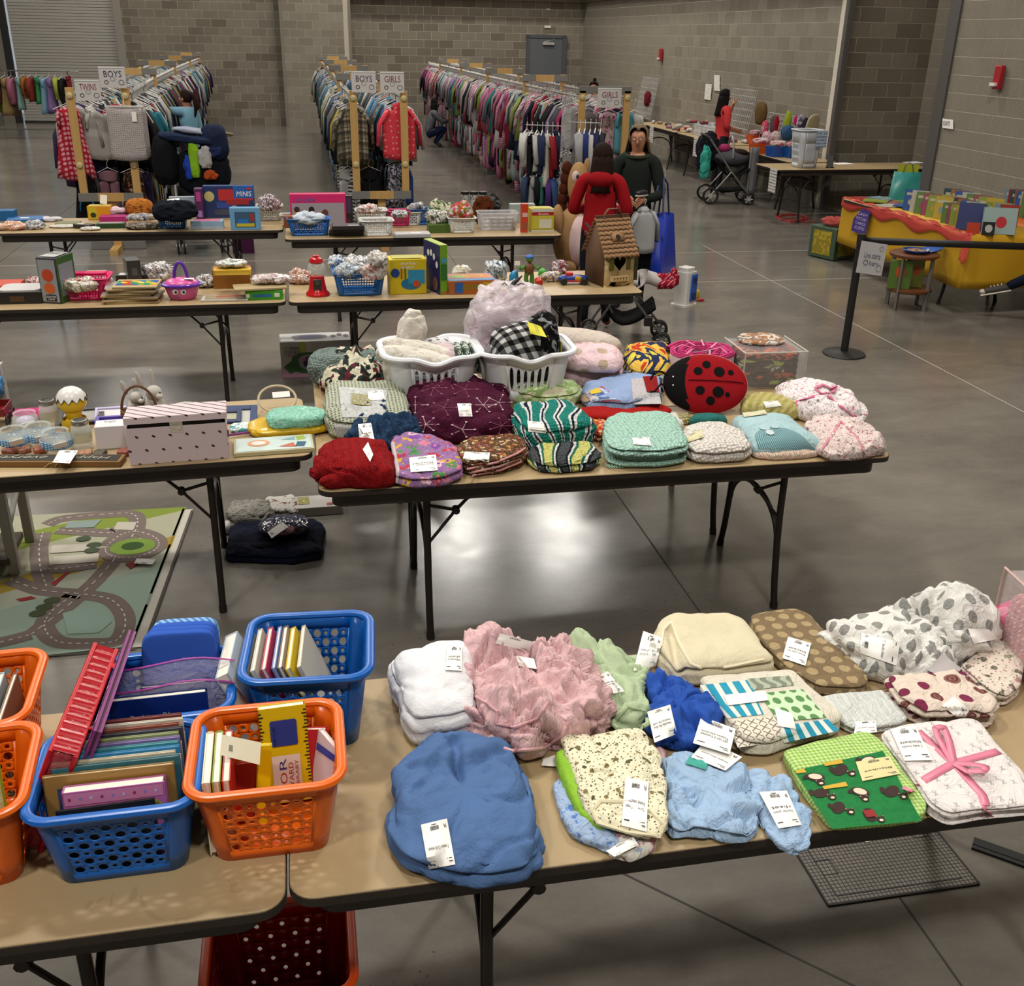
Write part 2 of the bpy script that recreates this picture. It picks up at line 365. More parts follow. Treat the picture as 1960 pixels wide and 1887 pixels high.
g=Geo();g.box((0,0,3.45),(.3,15.9,.28));obj('trim_6',g,mat('#9b968c',.7),loc=(7.8,23.2,0),kind='structure')
g=Geo();g.box((0,0,3.52),(6.8,.5,.3));obj('trim_7',g,mat('#989389',.7),loc=(4.9,30.1,0),rot=(0,0,-.06),kind='structure')
a=bp(-7.2);DR=thing('door_1','grey steel roller shutter of narrow slats in the back wall','door',(a.x,a.y+.12,0),-.06);DR['kind']='structure';del DR['category']
SL=mat('#a09c94',.55,.1);g=Geo();g.prism([(-.012,0),(0,.012),(.004,.034),(0,.054),(-.012,.065)],0,2.62,0,Matrix(((0,0,1,0),(1,0,0,0),(0,1,0,0),(0,0,0,1))))
sl0=None
for k in range(46):
 if sl0 is None:sl0=obj('slat',g,SL,DR,(0,0,.06+.0735*k)).data
 else:
  o=bpy.data.objects.new('slat',sl0);COL.objects.link(o);o.parent=DR;o.location=(0,0,.06+.0735*k)
g=Geo();g.box((1.31,.03,1.75),(2.62,.02,3.5));obj('slat_gap_shade',g,mat('#4c4944',.8),DR)  # dark sheet added so the gaps between slats show as painted shade lines
g=Geo();g.box((1.31,-.03,.03),(2.62,.06,.06));obj('bottom_bar',g,mat('#22201f',.6),DR)
for x,w,c in((-.12,.16,'#171514'),(-.36,.3,'#6f6a60'),(2.75,.2,'#827d73')):
 g=Geo();g.box((x,-.1,1.8),(w,.1,3.6));obj('door_frame',g,mat(c,.6),DR)
a=bp(6.37);D2=thing('door_2','grey steel door with closer in the far corner of the hall','door',(a.x,a.y-.01,0),-.06);D2['kind']='structure';del D2['category']
g=Geo();g.box((.46,-.03,1.16),(.92,.05,2.32));obj('door_leaf',g,mat('#54575c',.5,.1),D2,bev=.004)
g=Geo();g.box((-.04,-.03,1.2),(.08,.1,2.4));g.box((.98,-.03,1.2),(.12,.1,2.4));g.box((.47,-.03,2.37),(1.12,.1,.08));obj('door_frame',g,mat('#45464a',.5),D2)
g=Geo();g.box((.52,-.1,2.2),(.32,.07,.07));g.tube([(.4,-.12,2.24),(.55,-.2,2.27),(.7,-.06,2.3)],.008,6);obj('door_closer',g,mat('#b5b3ae',.4,.4),D2)
g=Geo();g.box((.08,-.1,1.05),(.05,.05,.12));g.tube([(.08,-.12,1.08),(.2,-.12,1.08)],.01);obj('door_handle',g,mat('#8f8d88',.3,.9),D2)
g=Geo();g.box((0,0,0),(.18,.03,.06));tz=obj('door_plate',g,mat('#cfccc4',.5),loc=(a.x+.5,a.y-.05,2.62),rot=(0,0,-.06),label='small white notice plate fixed just above the grey corner door',cat='plate')  # plain white plate, gives off no light
g=Geo();g.box((0,0,0),(.11,.03,.05));tz=obj('notice_plate',g,mat('#a8a49c',.5),loc=(a.x+.5,a.y-.05,3.05),rot=(0,0,-.06),label='smaller grey plate high on the wall above the corner door',cat='plate')
RED=mat('#a01c28',.4)
for(px,py,lab,s)in((1267,105,'red fire alarm strobe on the long right wall near the corner door',1.0),(1916,148,'red fire alarm strobe on the near right wall above the bookstall',1.0)):
 p=GX(px,py,7.85);t=thing('fire_alarm',lab,'alarm',p)
 g=Geo();g.box((-.03,0,0),(.06,.115*s,.25*s));obj('housing',g,RED,t,bev=.008)
 g=Geo();g.box((-.075,.01,-.075),(.04,.1,.035));g.ball((-.07,0,-.085),(.03,.035,.02));obj('strobe_lens',g,mat('#d8d4cf',.2),t)
def wallpaper(name,px0,py0,px1,py1,lab,cat,x=7.855,skew=0,m=None):
 a,b,c,d=GX(px0-skew,py1,x),GX(px1-skew,py1,x),GX(px1,py0,x),GX(px0,py0,x)
 a.z=b.z=(a.z+b.z)/2;c.z=d.z=(c.z+d.z)/2;fn=patch(a,b,c,d)
 t=thing(name,lab,cat,(a+c)/2);o=sheet('paper',fn,m or pat('lines','#e6e3de',['#55565c'],14,.8,'UV',fab='paper'),t,2,2,.003)
 return t,fn
wallpaper('price_notice',1367,144,1378,174,'long printed white notice taped higher on the block wall','notice')
wallpaper('price_notice',1351,161,1363,191,'long printed white notice taped lower, left of the other one','notice',skew=3)
t,fn=wallpaper('exit_sign',1804,228,1825,246,'white paper sign reading EXIT on the near block wall','sign',m=PAPER)
text('EXIT',fn,(.12,.3,.72,.75),BLACK,t,h=.006)
DRN=thing('floor_grate','square tiled access cover set in the floor under the near table','cover',(1.66,2.19,0))
def tilem():
 n=N('patterned_steel');v=n.tc.outputs['Object'];x,y=n.xyz(v)[0:2]
 l=n.m('MAXIMUM',n.lt(n.m('FRACT',n.m('MULTIPLY',x,72)),.22),n.lt(n.m('FRACT',n.m('MULTIPLY',y,72)),.22))
 return n.fin(n.mix(l,n.mix(n.noise(v,6,3)[0],'#57524c','#7a746b'),'#1e1c1a'),.38,.4)
c4=[G(1587,1738),G(1872,1693),G(1790,1590),G(1510,1610)]
x0,x1,y0,y1=1.41,1.91,2.075,2.40;g=Geo();g.box(((x0+x1)/2-1.66,(y0+y1)/2-2.19,.002),(x1-x0,y1-y0,.004));obj('cover_plate',g,tilem(),DRN)
g=Geo()
for(cx,cy,sx,sy)in((0,y0-2.19,x1-x0,.006),(0,y1-2.19,x1-x0,.006),(x0-1.66,.047,.006,y1-y0),(x1-1.66,.047,.006,y1-y0)):g.box((cx,cy,.003),(sx,sy,.006))
obj('frame',g,mat('#2b2826',.5,.5),DRN)
g=Geo()
for(cx,cy,sx,sy)in((0,-.085,.42,.003),(-.21,.05,.003,.27),(.21,.05,.003,.27),(-.16,.03,.003,.06),(.16,.13,.003,.06),(-.185,0,.05,.003),(-.185,.06,.05,.003),(.185,.1,.05,.003),(.185,.16,.05,.003)):g.box((cx,cy,.0045),(sx,sy,.002))
obj('hatch_line',g,BLACK,DRN)
g=Geo();g.lathe([(.014,.004),(.014,.006),(.009,.0065),(.009,.004)],20);g.lathe([(.005,.004),(.005,.0068)],12);obj('key_hole',g,mat('#8d887f',.3,.8),DRN,(.0,.12,0))
g=Geo()
g.box((0,0,.004),(1.6,.055,.008));g.box((0,.0,.006),(1.6,.02,.008))
d=G(1980,1668)-G(1790,1600);obj('dark_strip',g,mat('#1f2123',.35,.3),loc=G(1830,1604)+d.normalized()*.85,rot=(0,0,math.atan2(d.y,d.x)),label='flat dark channel running over the floor beneath the near table',cat='stripe')  # slightly raised dark strip laid along the floor
LM=N('lamp_glow').fin('#ffffff',.5,**{'Emission Color':(1,.95,.88,1),'Emission Strength':16.})
for k,(lx,ly)in enumerate(LAMPS):
 t=thing('ceiling_light','white boxed high bay light hanging under the hall ceiling','light',(lx,ly,8.4),group='hall high bay lights')
 g=Geo();g.box((0,0,.09),(1.3,.7,.14));obj('housing',g,mat('#d0d0d0',.5),t)
 g=Geo();g.box((0,0,.01),(1.2,.6,.02));obj('diffuser',g,LM,t)
 g=Geo();g.cyl((-.5,0,.15),(-.5,0,.6),.006,6);g.cyl((.5,0,.15),(.5,0,.6),.006,6);obj('hanger_wire',g,STEEL,t)
# ---------------------------------------------------------------- folding tables
TAN=None
def laminate():
 n=N('tan_laminate');v=n.tc.outputs['Object']
 col=n.mix(n.noise(v,5,5,.6)[0],'#a18a66','#ab9570');s=n.noise(v,2.2,4,.7,1)[0]
 col=n.mix(n.m('MULTIPLY',n.gt(s,.64),.22),col,'#6b5940');n.bump(n.noise(v,300,2)[0],.05,.002)
 return n.fin(col,.38,0,.45)
TAN=laminate();EDGE=mat('#2a211c',.5);LEG=mat('#241d1a',.42,.3)
TW,TD,TH=2.43,.765,.74
def make_table(label):
 t=thing('folding_table',label,'table');g=Geo()
 P_=rrect(TW,TD,.055,6,TW/2,TD/2);g.prism(P_,TH-.019,TH,0);obj('tabletop',g,TAN,t,bev=.003,ang=.6)
 g=Geo();Q=rrect(TW+.004,TD+.004,.056,6,TW/2,TD/2);g.prism(Q,TH-.0245,TH-.004,0);obj('edge_band',g,EDGE,t)
 g=Geo();Q=rrect(TW-.10,TD-.07,.05,6,TW/2,TD/2);I=rrect(TW-.16,TD-.13,.04,6,TW/2,TD/2);n=len(Q)
 for z0,z1 in((TH-.085,TH-.02),):
  g.add([(*p,z0)for p in Q]+[(*p,z1)for p in Q]+[(*p,z0)for p in I]+[(*p,z1)for p in I],[(i,(i+1)%n,n+(i+1)%n,n+i)for i in range(n)]+[(2*n+(i+1)%n,2*n+i,3*n+i,3*n+(i+1)%n)for i in range(n)]+[((i+1)%n,i,2*n+i,2*n+(i+1)%n)for i in range(n)])
 obj('apron',g,EDGE,t)
 for sx,x0 in((1,.43),(-1,TW-.43)):
  for sy,y0 in((1,.09),(-1,TD-.09)):
   pts=[(x0,y0+sy*.03,TH-.05),(x0,y0+sy*.03,TH-.28),(x0,y0+sy*.02,.3),(x0,y0-sy*.005,.12),(x0,y0-sy*.03,.012)]
   g=Geo();g.tube(pts,.0155,10);g.cyl((x0,y0-sy*.032,0),(x0,y0-sy*.026,.03),.018,10);obj('leg',g,LEG,t)
  g=Geo();yc=TD/2;g.tube([(x0,yc+.26*math.cos(a),.3+.17*math.sin(a))for a in[PI*k/14 for k in range(15)]],.011,8);obj('arch',g,LEG,t)
  g=Geo();g.cyl((x0,.1,TH-.06),(x0,TD-.1,TH-.06),.014);obj('cross_tube',g,LEG,t)
  for yy in(.12,TD-.12):
   a,m,b=Vector((x0,yy,.42)),Vector((x0+sx*.12,yy,.57)),Vector((x0+sx*.24,yy,TH-.045));g=Geo()
   g.tube([a,m],.010,8,flat=.6);g.tube([m-(b-m)*.12,b],.011,8,flat=.6);g.cyl(m+Vector((0,-.015,0)),m+Vector((0,.015,0)),.016,8)
   g.tube([(x0,yy,.6),m],.007,6);obj('brace',g,LEG,t)
 return t
T0=make_table('tan folding table covered with folded baby sheets and blankets, nearest the camera')
SPOTS=[('A2',(-.115,1.628),.002,None),('A1',(-2.553,1.60),.004,'tan folding table under the orange and blue bins of books, at lower left'),('B2',(-.011,3.689),.006,'tan folding table with the red knitted bundle and ladybug cushion along its front'),('B3',(-.005,4.462),.006,'tan folding table behind the blankets, carrying the two white laundry baskets'),('B1',(-2.455,3.962),.05,'tan folding table with glass jars, pink box and blue picture frame'),('C2',(-.135,6.806),.005,'tan folding table with the gumball machine and cardboard birdhouse'),('C1',(-2.59,6.813),.002,'tan folding table with pink basket, puzzles and picnic basket toy'),('D2',(-.176,9.096),-.005,'tan folding table with white and blue baskets in front of the wooden rack'),('D1',(-2.63,9.6),-.012,'tan folding table with yellow sponge box and blue tub at far left'),('CASH',(6.47,13.83),.03,'tan folding table holding only the tall white hamper by the alcove'),('ACC1',(7.82,14.75),PI/2+.0,'tan folding table with orange and blue bins of hats along the right wall'),('ACC2',(7.82,17.3),PI/2,'tan folding table with clear box of shoes along the right wall'),('ACC3',(7.82,19.85),PI/2,'tan folding table with small shoes farther along the right wall'),('ACC4',(7.82,23.9),PI/2,'tan folding table farthest along the right wall near the corner'),('BK1',(6.88,8.75),PI/2+.02,None),('BK2',(7.7,7.25),PI/2+.02,None)]
TB={}
for nm,(x,y),a,lab in SPOTS:
 if nm.startswith('BK'):continue
 TB[nm]=T0 if nm=='A2' else dup(T0,label=lab)
 TB[nm].location=(x,y,0);TB[nm].rotation_euler=(0,0,a)
BK=dup(T0,(6.86,8.72,0),(0,0,PI/2+.03),'folding table of children books under a yellow cloth on the right')
BK2=dup(T0,(7.75,7.6,0),(0,0,PI/2+.02),'folding table under an orange cloth behind the yellow one')
# ---------------------------------------------------------------- generic goods
def inpoly(p,poly):
 c=False;n=len(poly)
 for i in range(n):
  a,b=poly[i],poly[i-1]
  if(a[1]>p[1])!=(b[1]>p[1])and p[0]<(b[0]-a[0])*(p[1]-a[1])/(b[1]-a[1])+a[0]:c=not c
 return c
def cloth(name,label,cat,px,H,z0,m,layers=0,amp=.01,freq=9.,e=.5,seed=0,nth=112,nr=42,group=None,folds=(),zf=.12,zb=.55,pinch=.02,smooth=2,under=.25,ridge=1.,tilt=0,parent=None,droop=None,aniso=(1,1),spread=1.0):
 """a fabric bundle of real thickness H lying on z0; px = its outline as seen, carried onto that height"""
 ys=[p[1]for p in px];y0,y1=min(ys),max(ys)
 W_=[G(x,y,z0+H*(zf+(zb-zf)*((y1-y)/(y1-y0))**1.0)).xy for x,y in px]
 c=sum(W_,Vector((0,0)))/len(W_);n=len(W_)
 A=0;cx=cy=0
 for i in range(n):
  a,b=W_[i-1],W_[i];k=a.x*b.y-b.x*a.y;A+=k;cx+=(a.x+b.x)*k;cy+=(a.y+b.y)*k
 if abs(A)>1e-7:c=Vector((cx/(3*A),cy/(3*A)))
 Rr=[]
 for i in range(nth):
  th=2*PI*i/nth;d=Vector((math.cos(th),math.sin(th)));best=0
  for k in range(n):
   a,b=W_[k-1]-c,W_[k]-c;e_=b-a;den=d.x*e_.y-d.y*e_.x
   if abs(den)<1e-9:continue
   t=(a.x*e_.y-a.y*e_.x)/den;u=(a.x*d.y-a.y*d.x)/den
   if t>0 and-1e-4<=u<=1.0001:best=max(best,t)
  Rr.append(best or .05)
 for _ in range(smooth):Rr=[(Rr[i-1]+2*Rr[i]+Rr[(i+1)%nth])/4 for i in range(nth)]
 prof=[];K1=int(nr*.62);K2=nr-K1
 for j in range(K1+1):
  a=PI/2*(j/K1)**.85;prof.append((math.sin(a)**max(e,.2)if e<1 else math.sin(a),under+(1-under)*math.cos(a)**max(e,.2)))
 for j in range(1,K2+1):
  a=PI/2*j/K2;prof.append((1-.14*(1-math.cos(a)),under*(1-math.sin(a)**1.2)))
 g=Geo();sv=Vector((seed*7.3,seed*3.1,seed*1.7));vs=[];uvs=[]
 fl=[(G(*a,z0+H*.7).xy-c,G(*b,z0+H*.7).xy-c,dp,w)for a,b,dp,w in folds]
 def hgt(i,t,z,lay):
  th=2*PI*i/nth;R=Rr[i%nth];x,y=math.cos(th)*R*t,math.sin(th)*R*t
  p=Vector((x*aniso[0],y*aniso[1],z*H*1.2))*freq+sv
  w=noise.noise(p)*.6;rg=1-abs(noise.noise(p*.8+Vector((5,2,1))))*2;rg2=1-abs(noise.noise(p*2.1+Vector((1,9,4))))*2
  pw=p+noise.noise_vector(p*.5)*1.1;cr=max(0,1-abs(noise.noise(pw*.9))*5.5);cr2=max(0,1-abs(noise.noise(pw*1.9+Vector((4,4,4))))*4)
  dsp=amp*(w+ridge*(rg*rg*.8*(1 if rg>0 else 0)+rg2*.3-cr*cr*1.0-cr2*.32)-.2)
  sidef=min(1,max(0,(t-.72)/.28))if z<.8 else 0
  if layers and sidef>0:
   q=(z*layers)%1;dsp_s=-pinch*(math.exp(-((q if q<.5 else 1-q)/.13)**2))if 0.04<z<.93 else 0
  else:dsp_s=0
  rr=1+(dsp*.8+dsp_s)*sidef/max(R,.05);zz=z*H+dsp*min(1,z*1.6)*(1-.3*sidef)+tilt*x
  for a,b,dp,wd in fl:
   q=Vector((x,y));s_=b-a;u=max(0,min(1,(q-a).dot(s_)/s_.length_squared));dist=(q-(a+s_*u)).length
   zz-=dp*math.exp(-(dist/wd)**2)*(1 if z>.3 else .2)
  if droop:zz+=droop(x,y,t)
  return x*rr,y*rr,max(zz,.0005)if droop is None else zz
 ring=[]
 for j,(t,z)in enumerate(prof[1:],1):
  for i in range(nth):
   x,y,zz=hgt(i,t,z,j);vs.append((x,y,zz))
 top=hgt(0,0,1,0);vs.append((0,0,top[2]));T_=len(vs)-1;J=len(prof)-1;vs.append((0,0,.0005));B_=len(vs)-1
 al=[0]*nth;auv=[]
 for j in range(J):
  for i in range(nth):
   p=Vector(vs[j*nth+i]);q=Vector(vs[(j-1)*nth+i])if j else Vector((0,0,top[2]));al[i]+=(p-q).length
   th=2*PI*i/nth;auv.append((math.cos(th)*al[i],math.sin(th)*al[i]))
 auv+=[(0,0),(0,0)]
 fs=[]
 for i in range(nth):
  k=(i+1)%nth;fs.append((T_,i,k));fs.append((B_,(J-1)*nth+k,(J-1)*nth+i))
  for j in range(J-1):fs.append((j*nth+i,(j+1)*nth+i,(j+1)*nth+k,j*nth+k))
 g.add(vs,fs,0,None,auv)
 o=obj(name,g,m,parent,(c.x,c.y,z0),label=label,cat=cat,group=group,ang=0)
 if parent is not None:o.matrix_parent_inverse=parent_inv(parent)
 o_bvh[o.name]=BVHTree.FromPolygons([Vector(v)+Vector((c.x,c.y,z0))for v in vs],fs)
 return o
o_bvh={}
def drape(o,corners,zfb=.75,lift=.003,bow=0.):
 """patch over the surface of o below four pixels (bl, br, tr, tl as the print reads)"""
 bv=o_bvh.get(o.name)if o is not None else None;P_=[]
 for px,py in corners:
  d=ray(px,py).normalized();hit=bv.ray_cast(CO,d)if bv else(None,)
  P_.append(hit[0]if hit[0]is not None else None)
 zs=[p.z for p in P_ if p is not None];zm=sum(zs)/len(zs)if zs else zfb
 P_=[p if p is not None else G(*corners[i],zm)for i,p in enumerate(P_)]
 c=sum(P_,Vector())/4;nn=(P_[1]-P_[0]).cross(P_[3]-P_[0]).normalized()
 if nn.dot(CO-c)<0:nn=-nn
 def fn(u,v,h=0):
  p=(P_[0]*(1-u)+P_[1]*u)*(1-v)+(P_[3]*(1-u)+P_[2]*u)*v
  if bv:
   d=(p-CO).normalized();hit=bv.ray_cast(CO,d)
   if hit[0]is not None and(hit[0]-CO).length<(p-CO).length:p=p+(hit[0]-p)*1.0
  return p+nn*(lift+h+bow*math.sin(PI*u)*math.sin(PI*v))
 return fn
TAGM=PAPER
BARC=None
def tag(o,corners,lines=(),col=None,zfb=.75,name='price_tag',label=None,R=True,bow=.002,bar=True):
 """a printed price tag lying on o: corners bl, br, tr, tl of the tag as its text reads"""
 fn=drape(o,corners,zfb,.0045,bow);g=Geo();N_=8
 g.grid(lambda u,v:fn(u,v,.0006),N_,N_);g.grid(lambda u,v:fn(1-u,v,0),N_,N_)
 t=obj(name,g,mat(col,.6)if col else TAGM,o)
 if o is not None:t.matrix_parent_inverse=parent_inv(o)
 if label:t['label']=label
 g=Geo();h=.0011
 def q(u0,v0,u1,v1):g.add([fn(u0,v0,h),fn(u1,v0,h),fn(u1,v1,h),fn(u0,v1,h)],[(0,1,2,3)])
 if bar:
  x=.36;rnd=random.Random(int(corners[0][0]))
  while x<.68:w=rnd.choice((.008,.014,.022));q(x,.1,x+w,.2);x+=w+rnd.choice((.008,.012))
  q(.44,.055,.62,.075);q(.06,.9,.2,.92);q(.7,.86,.92,.885);q(.08,.84,.3,.86)
  p=obj('barcode',g,INK,t,smooth=False);p.matrix_parent_inverse=parent_inv(t)
 for k,s in enumerate(lines):
  text(s,fn,(.12,.56-.11*k,.88,.64-.11*k),INK,t,'tag_print',.0014)
 if R:text('R',fn,(.08,.1,.19,.2),INK,t,'tag_print',.0014)
 return t
def box(name,label,cat,loc,d,mats,rz=0,rot=None,bev=.002,parts=(),group=None):
 t=thing(name,label,cat,loc,rz,group,rot)if cat else None
 g=Geo();g.box((0,0,d[2]/2),d);obj('carton',g,mats,t,bev=bev)
 return t
def facefn(t_loc,rz,d,face='front'):
 """patch over one face of a box of size d standing at t_loc"""
 x,y,z=d[0]/2,d[1]/2,d[2];e=.001
 L={'front':[(-x,-y-e,0),(x,-y-e,0),(x,-y-e,z),(-x,-y-e,z)],'top':[(-x,-y,z+e),(x,-y,z+e),(x,y,z+e),(-x,y,z+e)],'left':[(-x-e,y,0),(-x-e,-y,0),(-x-e,-y,z),(-x-e,y,z)],'right':[(x+e,-y,0),(x+e,y,0),(x+e,y,z),(x+e,-y,z)]}[face]
 return patch(*L)
def sub(fn,u0,v0,u1,v1):return lambda u,v,h=0:fn(u0+(u1-u0)*u,v0+(v1-v0)*v,h)
def lsheet(name,fn,m,parent,h=0.,nu=1,nv=1,th=.0008):
 g=Geo();g.grid(lambda u,v:fn(u,v,h+th),nu,nv);return obj(name,g,m,parent)
def disc(fn,cx,cy,rx,ry,h=.001,n=24,a0=0,a1=2*PI):
 pts=[fn(cx+rx*math.cos(a0+(a1-a0)*k/n),cy+ry*math.sin(a0+(a1-a0)*k/n),h)for k in range(n)]
 return Geo().add(pts,[tuple(range(n))])
def poly(fn,P_,h=.001):
 return Geo().add([fn(x,y,h)for x,y in P_],[tuple(range(len(P_)))])
def ltext(s,fn,bx,m,parent,h=.0016,sh=0,name='lettering'):
 vs,fs,ar=textmesh(s);g=Geo();u0,v0,u1,v1=bx
 g.add([fn(u0+(u1-u0)*(x+sh*y),v0+(v1-v0)*y,h)for x,y in vs],fs);return obj(name,g,m,parent,smooth=False)
def hole_panel(g,fn,nu,nv,big=.43,small=.2,mi=0,shape='circle',seg=12,margin=0.):
 """a wall fn(u, v) pierced by nu x nv holes; alternate holes are big and small"""
 for j in range(nv):
  for i in range(nu):
   u0,u1,v0,v1=i/nu,(i+1)/nu,j/nv,(j+1)/nv;r=big if(i+j)%2==0 or shape=='slot' else small
   if r is None or r<=0:g.add([fn(u0,v0),fn(u1,v0),fn(u1,v1),fn(u0,v1)],[(0,1,2,3)],mi);continue
   inn=[];out=[]
   for k in range(seg):
    a=2*PI*(k+.5)/seg;cx,sy=math.cos(a),math.sin(a);mx=max(abs(cx),abs(sy));out.append((cx/mx*.5,sy/mx*.5))
    if shape=='slot':q=(abs(cx)**2.5+abs(sy)**2.5)**(-1/2.5);inn.append((cx*q*.27,sy*q*.45))
    else:inn.append((cx*r,sy*r))
   vs=[fn(u0+(.5+x)*(u1-u0),v0+(.5+y)*(v1-v0))for x,y in out]+[fn(u0+(.5+x)*(u1-u0),v0+(.5+y)*(v1-v0))for x,y in inn]
   fs=[(k,(k+1)%seg,seg+(k+1)%seg,seg+k)for k in range(seg)]
   cs=[(u1,v1),(u0,v1),(u0,v0),(u1,v0)];b=len(vs);vs+=[fn(*c)for c in cs];h=seg//4
   for q in range(4):k=q*h+h//2;fs.append((b+q,(k)%seg,(k-1)%seg)if False else((k-1)%seg,b+q,k%seg))
   g.add(vs,fs,mi)
def basket(name,label,loc,rz,Wt,Dt,H,m,taper=.78,holes=(8,6),group=None,big=.42,small=.2,shape='circle',rim=.012,rimm=None,side=(7,7),r=.045,hv=(.14,.84),dip=0.,rimout=.012,rot=None,cat='basket'):
 t=thing(name,label,cat,loc,rz,group,rot);g=Geo();nseg=5
 def ringpt(x,y,z):
  k=taper+(1-taper)*z/H;return Vector((x*k,y*k,z))
 hw,hd=Wt/2,Dt/2
 for sx,sy,L,hn in((0,-1,Wt,holes),(1,0,Dt,side),(0,1,Wt,holes),(-1,0,Dt,side)):
  half=(hw if sx==0 else hd)-r;dist=hd if sx==0 else hw
  def fn(u,v,half=half,dist=dist,sx=sx,sy=sy):
   s_=-half+2*half*u;z=v*H
   x,y=(s_*(-sy),dist*sy)if sx==0 else(dist*sx,s_*sx)
   zz=z-(dip*math.cos(s_/half*PI/2)**2*v if dip and sx==0 else 0);return ringpt(x,y,zz)
  v0,v1=hv
  for a,b in((0,v0),(v1,1)):g.grid(lambda u,v,a=a,b=b:fn(u,a+(b-a)*v),8,1)
  mg=.03
  if not hn:g.grid(lambda u,v:fn(mg+(1-2*mg)*u,v0+(v1-v0)*v),8,4)
  else:hole_panel(g,lambda u,v:fn(mg+(1-2*mg)*u,v0+(v1-v0)*v),hn[0],hn[1],big,small,0,shape)
  for a,b in((0,mg),(1-mg,1)):g.grid(lambda u,v,a=a,b=b:fn(a+(b-a)*u,v0+(v1-v0)*v),1,1)
 for sx,sy,a0 in((1,1,0),(-1,1,PI/2),(-1,-1,PI),(1,-1,1.5*PI)):
  g.grid(lambda u,v:ringpt(sx*(hw-r)+r*math.cos(a0+PI/2*u),sy*(hd-r)+r*math.sin(a0+PI/2*u),v*H),nseg,4)
 P_=[ringpt(x,y,0)for x,y in rrect(Wt,Dt,r,nseg)];g.add(P_+[p+Vector((0,0,.003))for p in P_],[tuple(range(len(P_)-1,-1,-1)),tuple(range(len(P_),2*len(P_)))])
 obj('basket_body',g,m,t,sol=.0022)
 g=Geo();pts=rrect(Wt+rimout,Dt+rimout,r+.008,8);pp=[]
 n=len(pts)
 dens=[]
 for i in range(n):
  a,b=Vector(pts[i]),Vector(pts[(i+1)%n]);k=max(1,int((b-a).length/.02));dens+=[a+(b-a)*q/k for q in range(k)]
 for p in dens:
  dz=dip*math.cos(max(-1,min(1,p.x/(hw-r)))*PI/2)**2 if dip and abs(p.y)>hd-.01 and abs(p.x)<hw-r else 0;pp.append((p.x,p.y,H-dz))
 g.tube(pp,rim,8,closed=True,flat=.75);obj('rim',g,rimm or m,t);return t
def book(label,loc,size,cover,rot=(0,0,0),group=None,page='#e6e1d3',title=None,tcol='#f2efe6',name='picture_book',art=None,parts=True,cat='book',hard=True,spine=None,bx=(.12,.55,.88,.8),pages=None,sh=0):
 """w (spine to fore edge, x), t (thickness, y), h (z); cover side faces -y; spine at -x"""
 w,th,h=size;t=thing(name,label,cat,loc,0,group,rot);e=.0025 if hard else .0;c=min(.0026,th*.22)
 m=cover if not isinstance(cover,str)else mat(cover,.38);g=Geo()
 for y in(-th/2+c/2,th/2-c/2):g.box((0,y,h/2),(w,c,h))
 g.box((-w/2+c/2,0,h/2),(c,th,h));obj('cover',g,[m],t,smooth=False)
 g=Geo();g.box((-.001,0,h/2),(w-2*e-.002,th-2*c,h-2*e));obj('page_block',g,pages or mat(page,.8),t,smooth=False)
 fn=patch((-w/2,-th/2-.0006,0),(w/2,-th/2-.0006,0),(w/2,-th/2-.0006,h),(-w/2,-th/2-.0006,h))
 if art:art(t,fn)
 if title:
  for k,s in enumerate(title if isinstance(title,(list,tuple))else[title]):
   dv=(bx[3]-bx[1])*1.25*k;ltext(s,fn,(bx[0],bx[1]-dv,bx[2],bx[3]-dv),mat(tcol,.6),t,sh=sh)
 return t
# ---------------------------------------------------------------- near right table: folded baby things
Z=.741
def flip(a,b,c,d):return(c,d,a,b)
SH='baby things laid out on the near table'
wf=cloth('folded_sheet','folded bright white fleece sheet at the back left of the near table','sheet',[(742,1285),(760,1262),(800,1255),(835,1238),(890,1236),(915,1260),(910,1330),(912,1400),(870,1418),(790,1428),(768,1390),(760,1340),(744,1310)],.12,Z,cl('#e6e6ea','fleece'),3,.008,7,.6,1,folds=[((760,1300),(900,1345),.012,.02)])
tag(wf,flip((852,1285),(884,1287),(884,1238),(856,1240)),('White flannel','sheet'),label='white printed price tag')
pk=cloth('crib_sheet','crumpled pale pink gathered crib sheet beside the white fleece','sheet',[(873,1330),(880,1268),(903,1226),(942,1212),(985,1232),(1002,1262),(1040,1248),(1085,1230),(1102,1268),(1132,1298),(1158,1332),(1160,1398),(1122,1420),(1072,1424),(1040,1440),(1000,1452),(958,1432),(905,1412),(886,1372)],.13,Z,cl('#dcb5b8'),0,.036,10,.8,2,nth=150,nr=60,ridge=1.4,folds=[((900,1330),(960,1385),.03,.014),((1000,1262),(1050,1340),.025,.02),((1060,1330),(1080,1400),.02,.015),((940,1240),(985,1300),-.02,.018)])
tag(pk,flip((948,1229),(1013,1244),(1020,1226),(958,1210)),(),label='white price tag pinned on top',R=False)
tag(pk,flip((996,1276),(1030,1282),(1024,1262),(990,1256)),(),R=False,bar=False)
g=Geo();pts=[(885+6*math.sin(k),1322)for k in range(1)]
bvp=o_bvh[pk.name]
def onto(o,px,py,h=.002,zfb=.8):
 d=ray(px,py).normalized();hit=o_bvh[o.name].ray_cast(CO,d);p=hit[0]if hit[0]is not None else G(px,py,zfb);return p-d*h
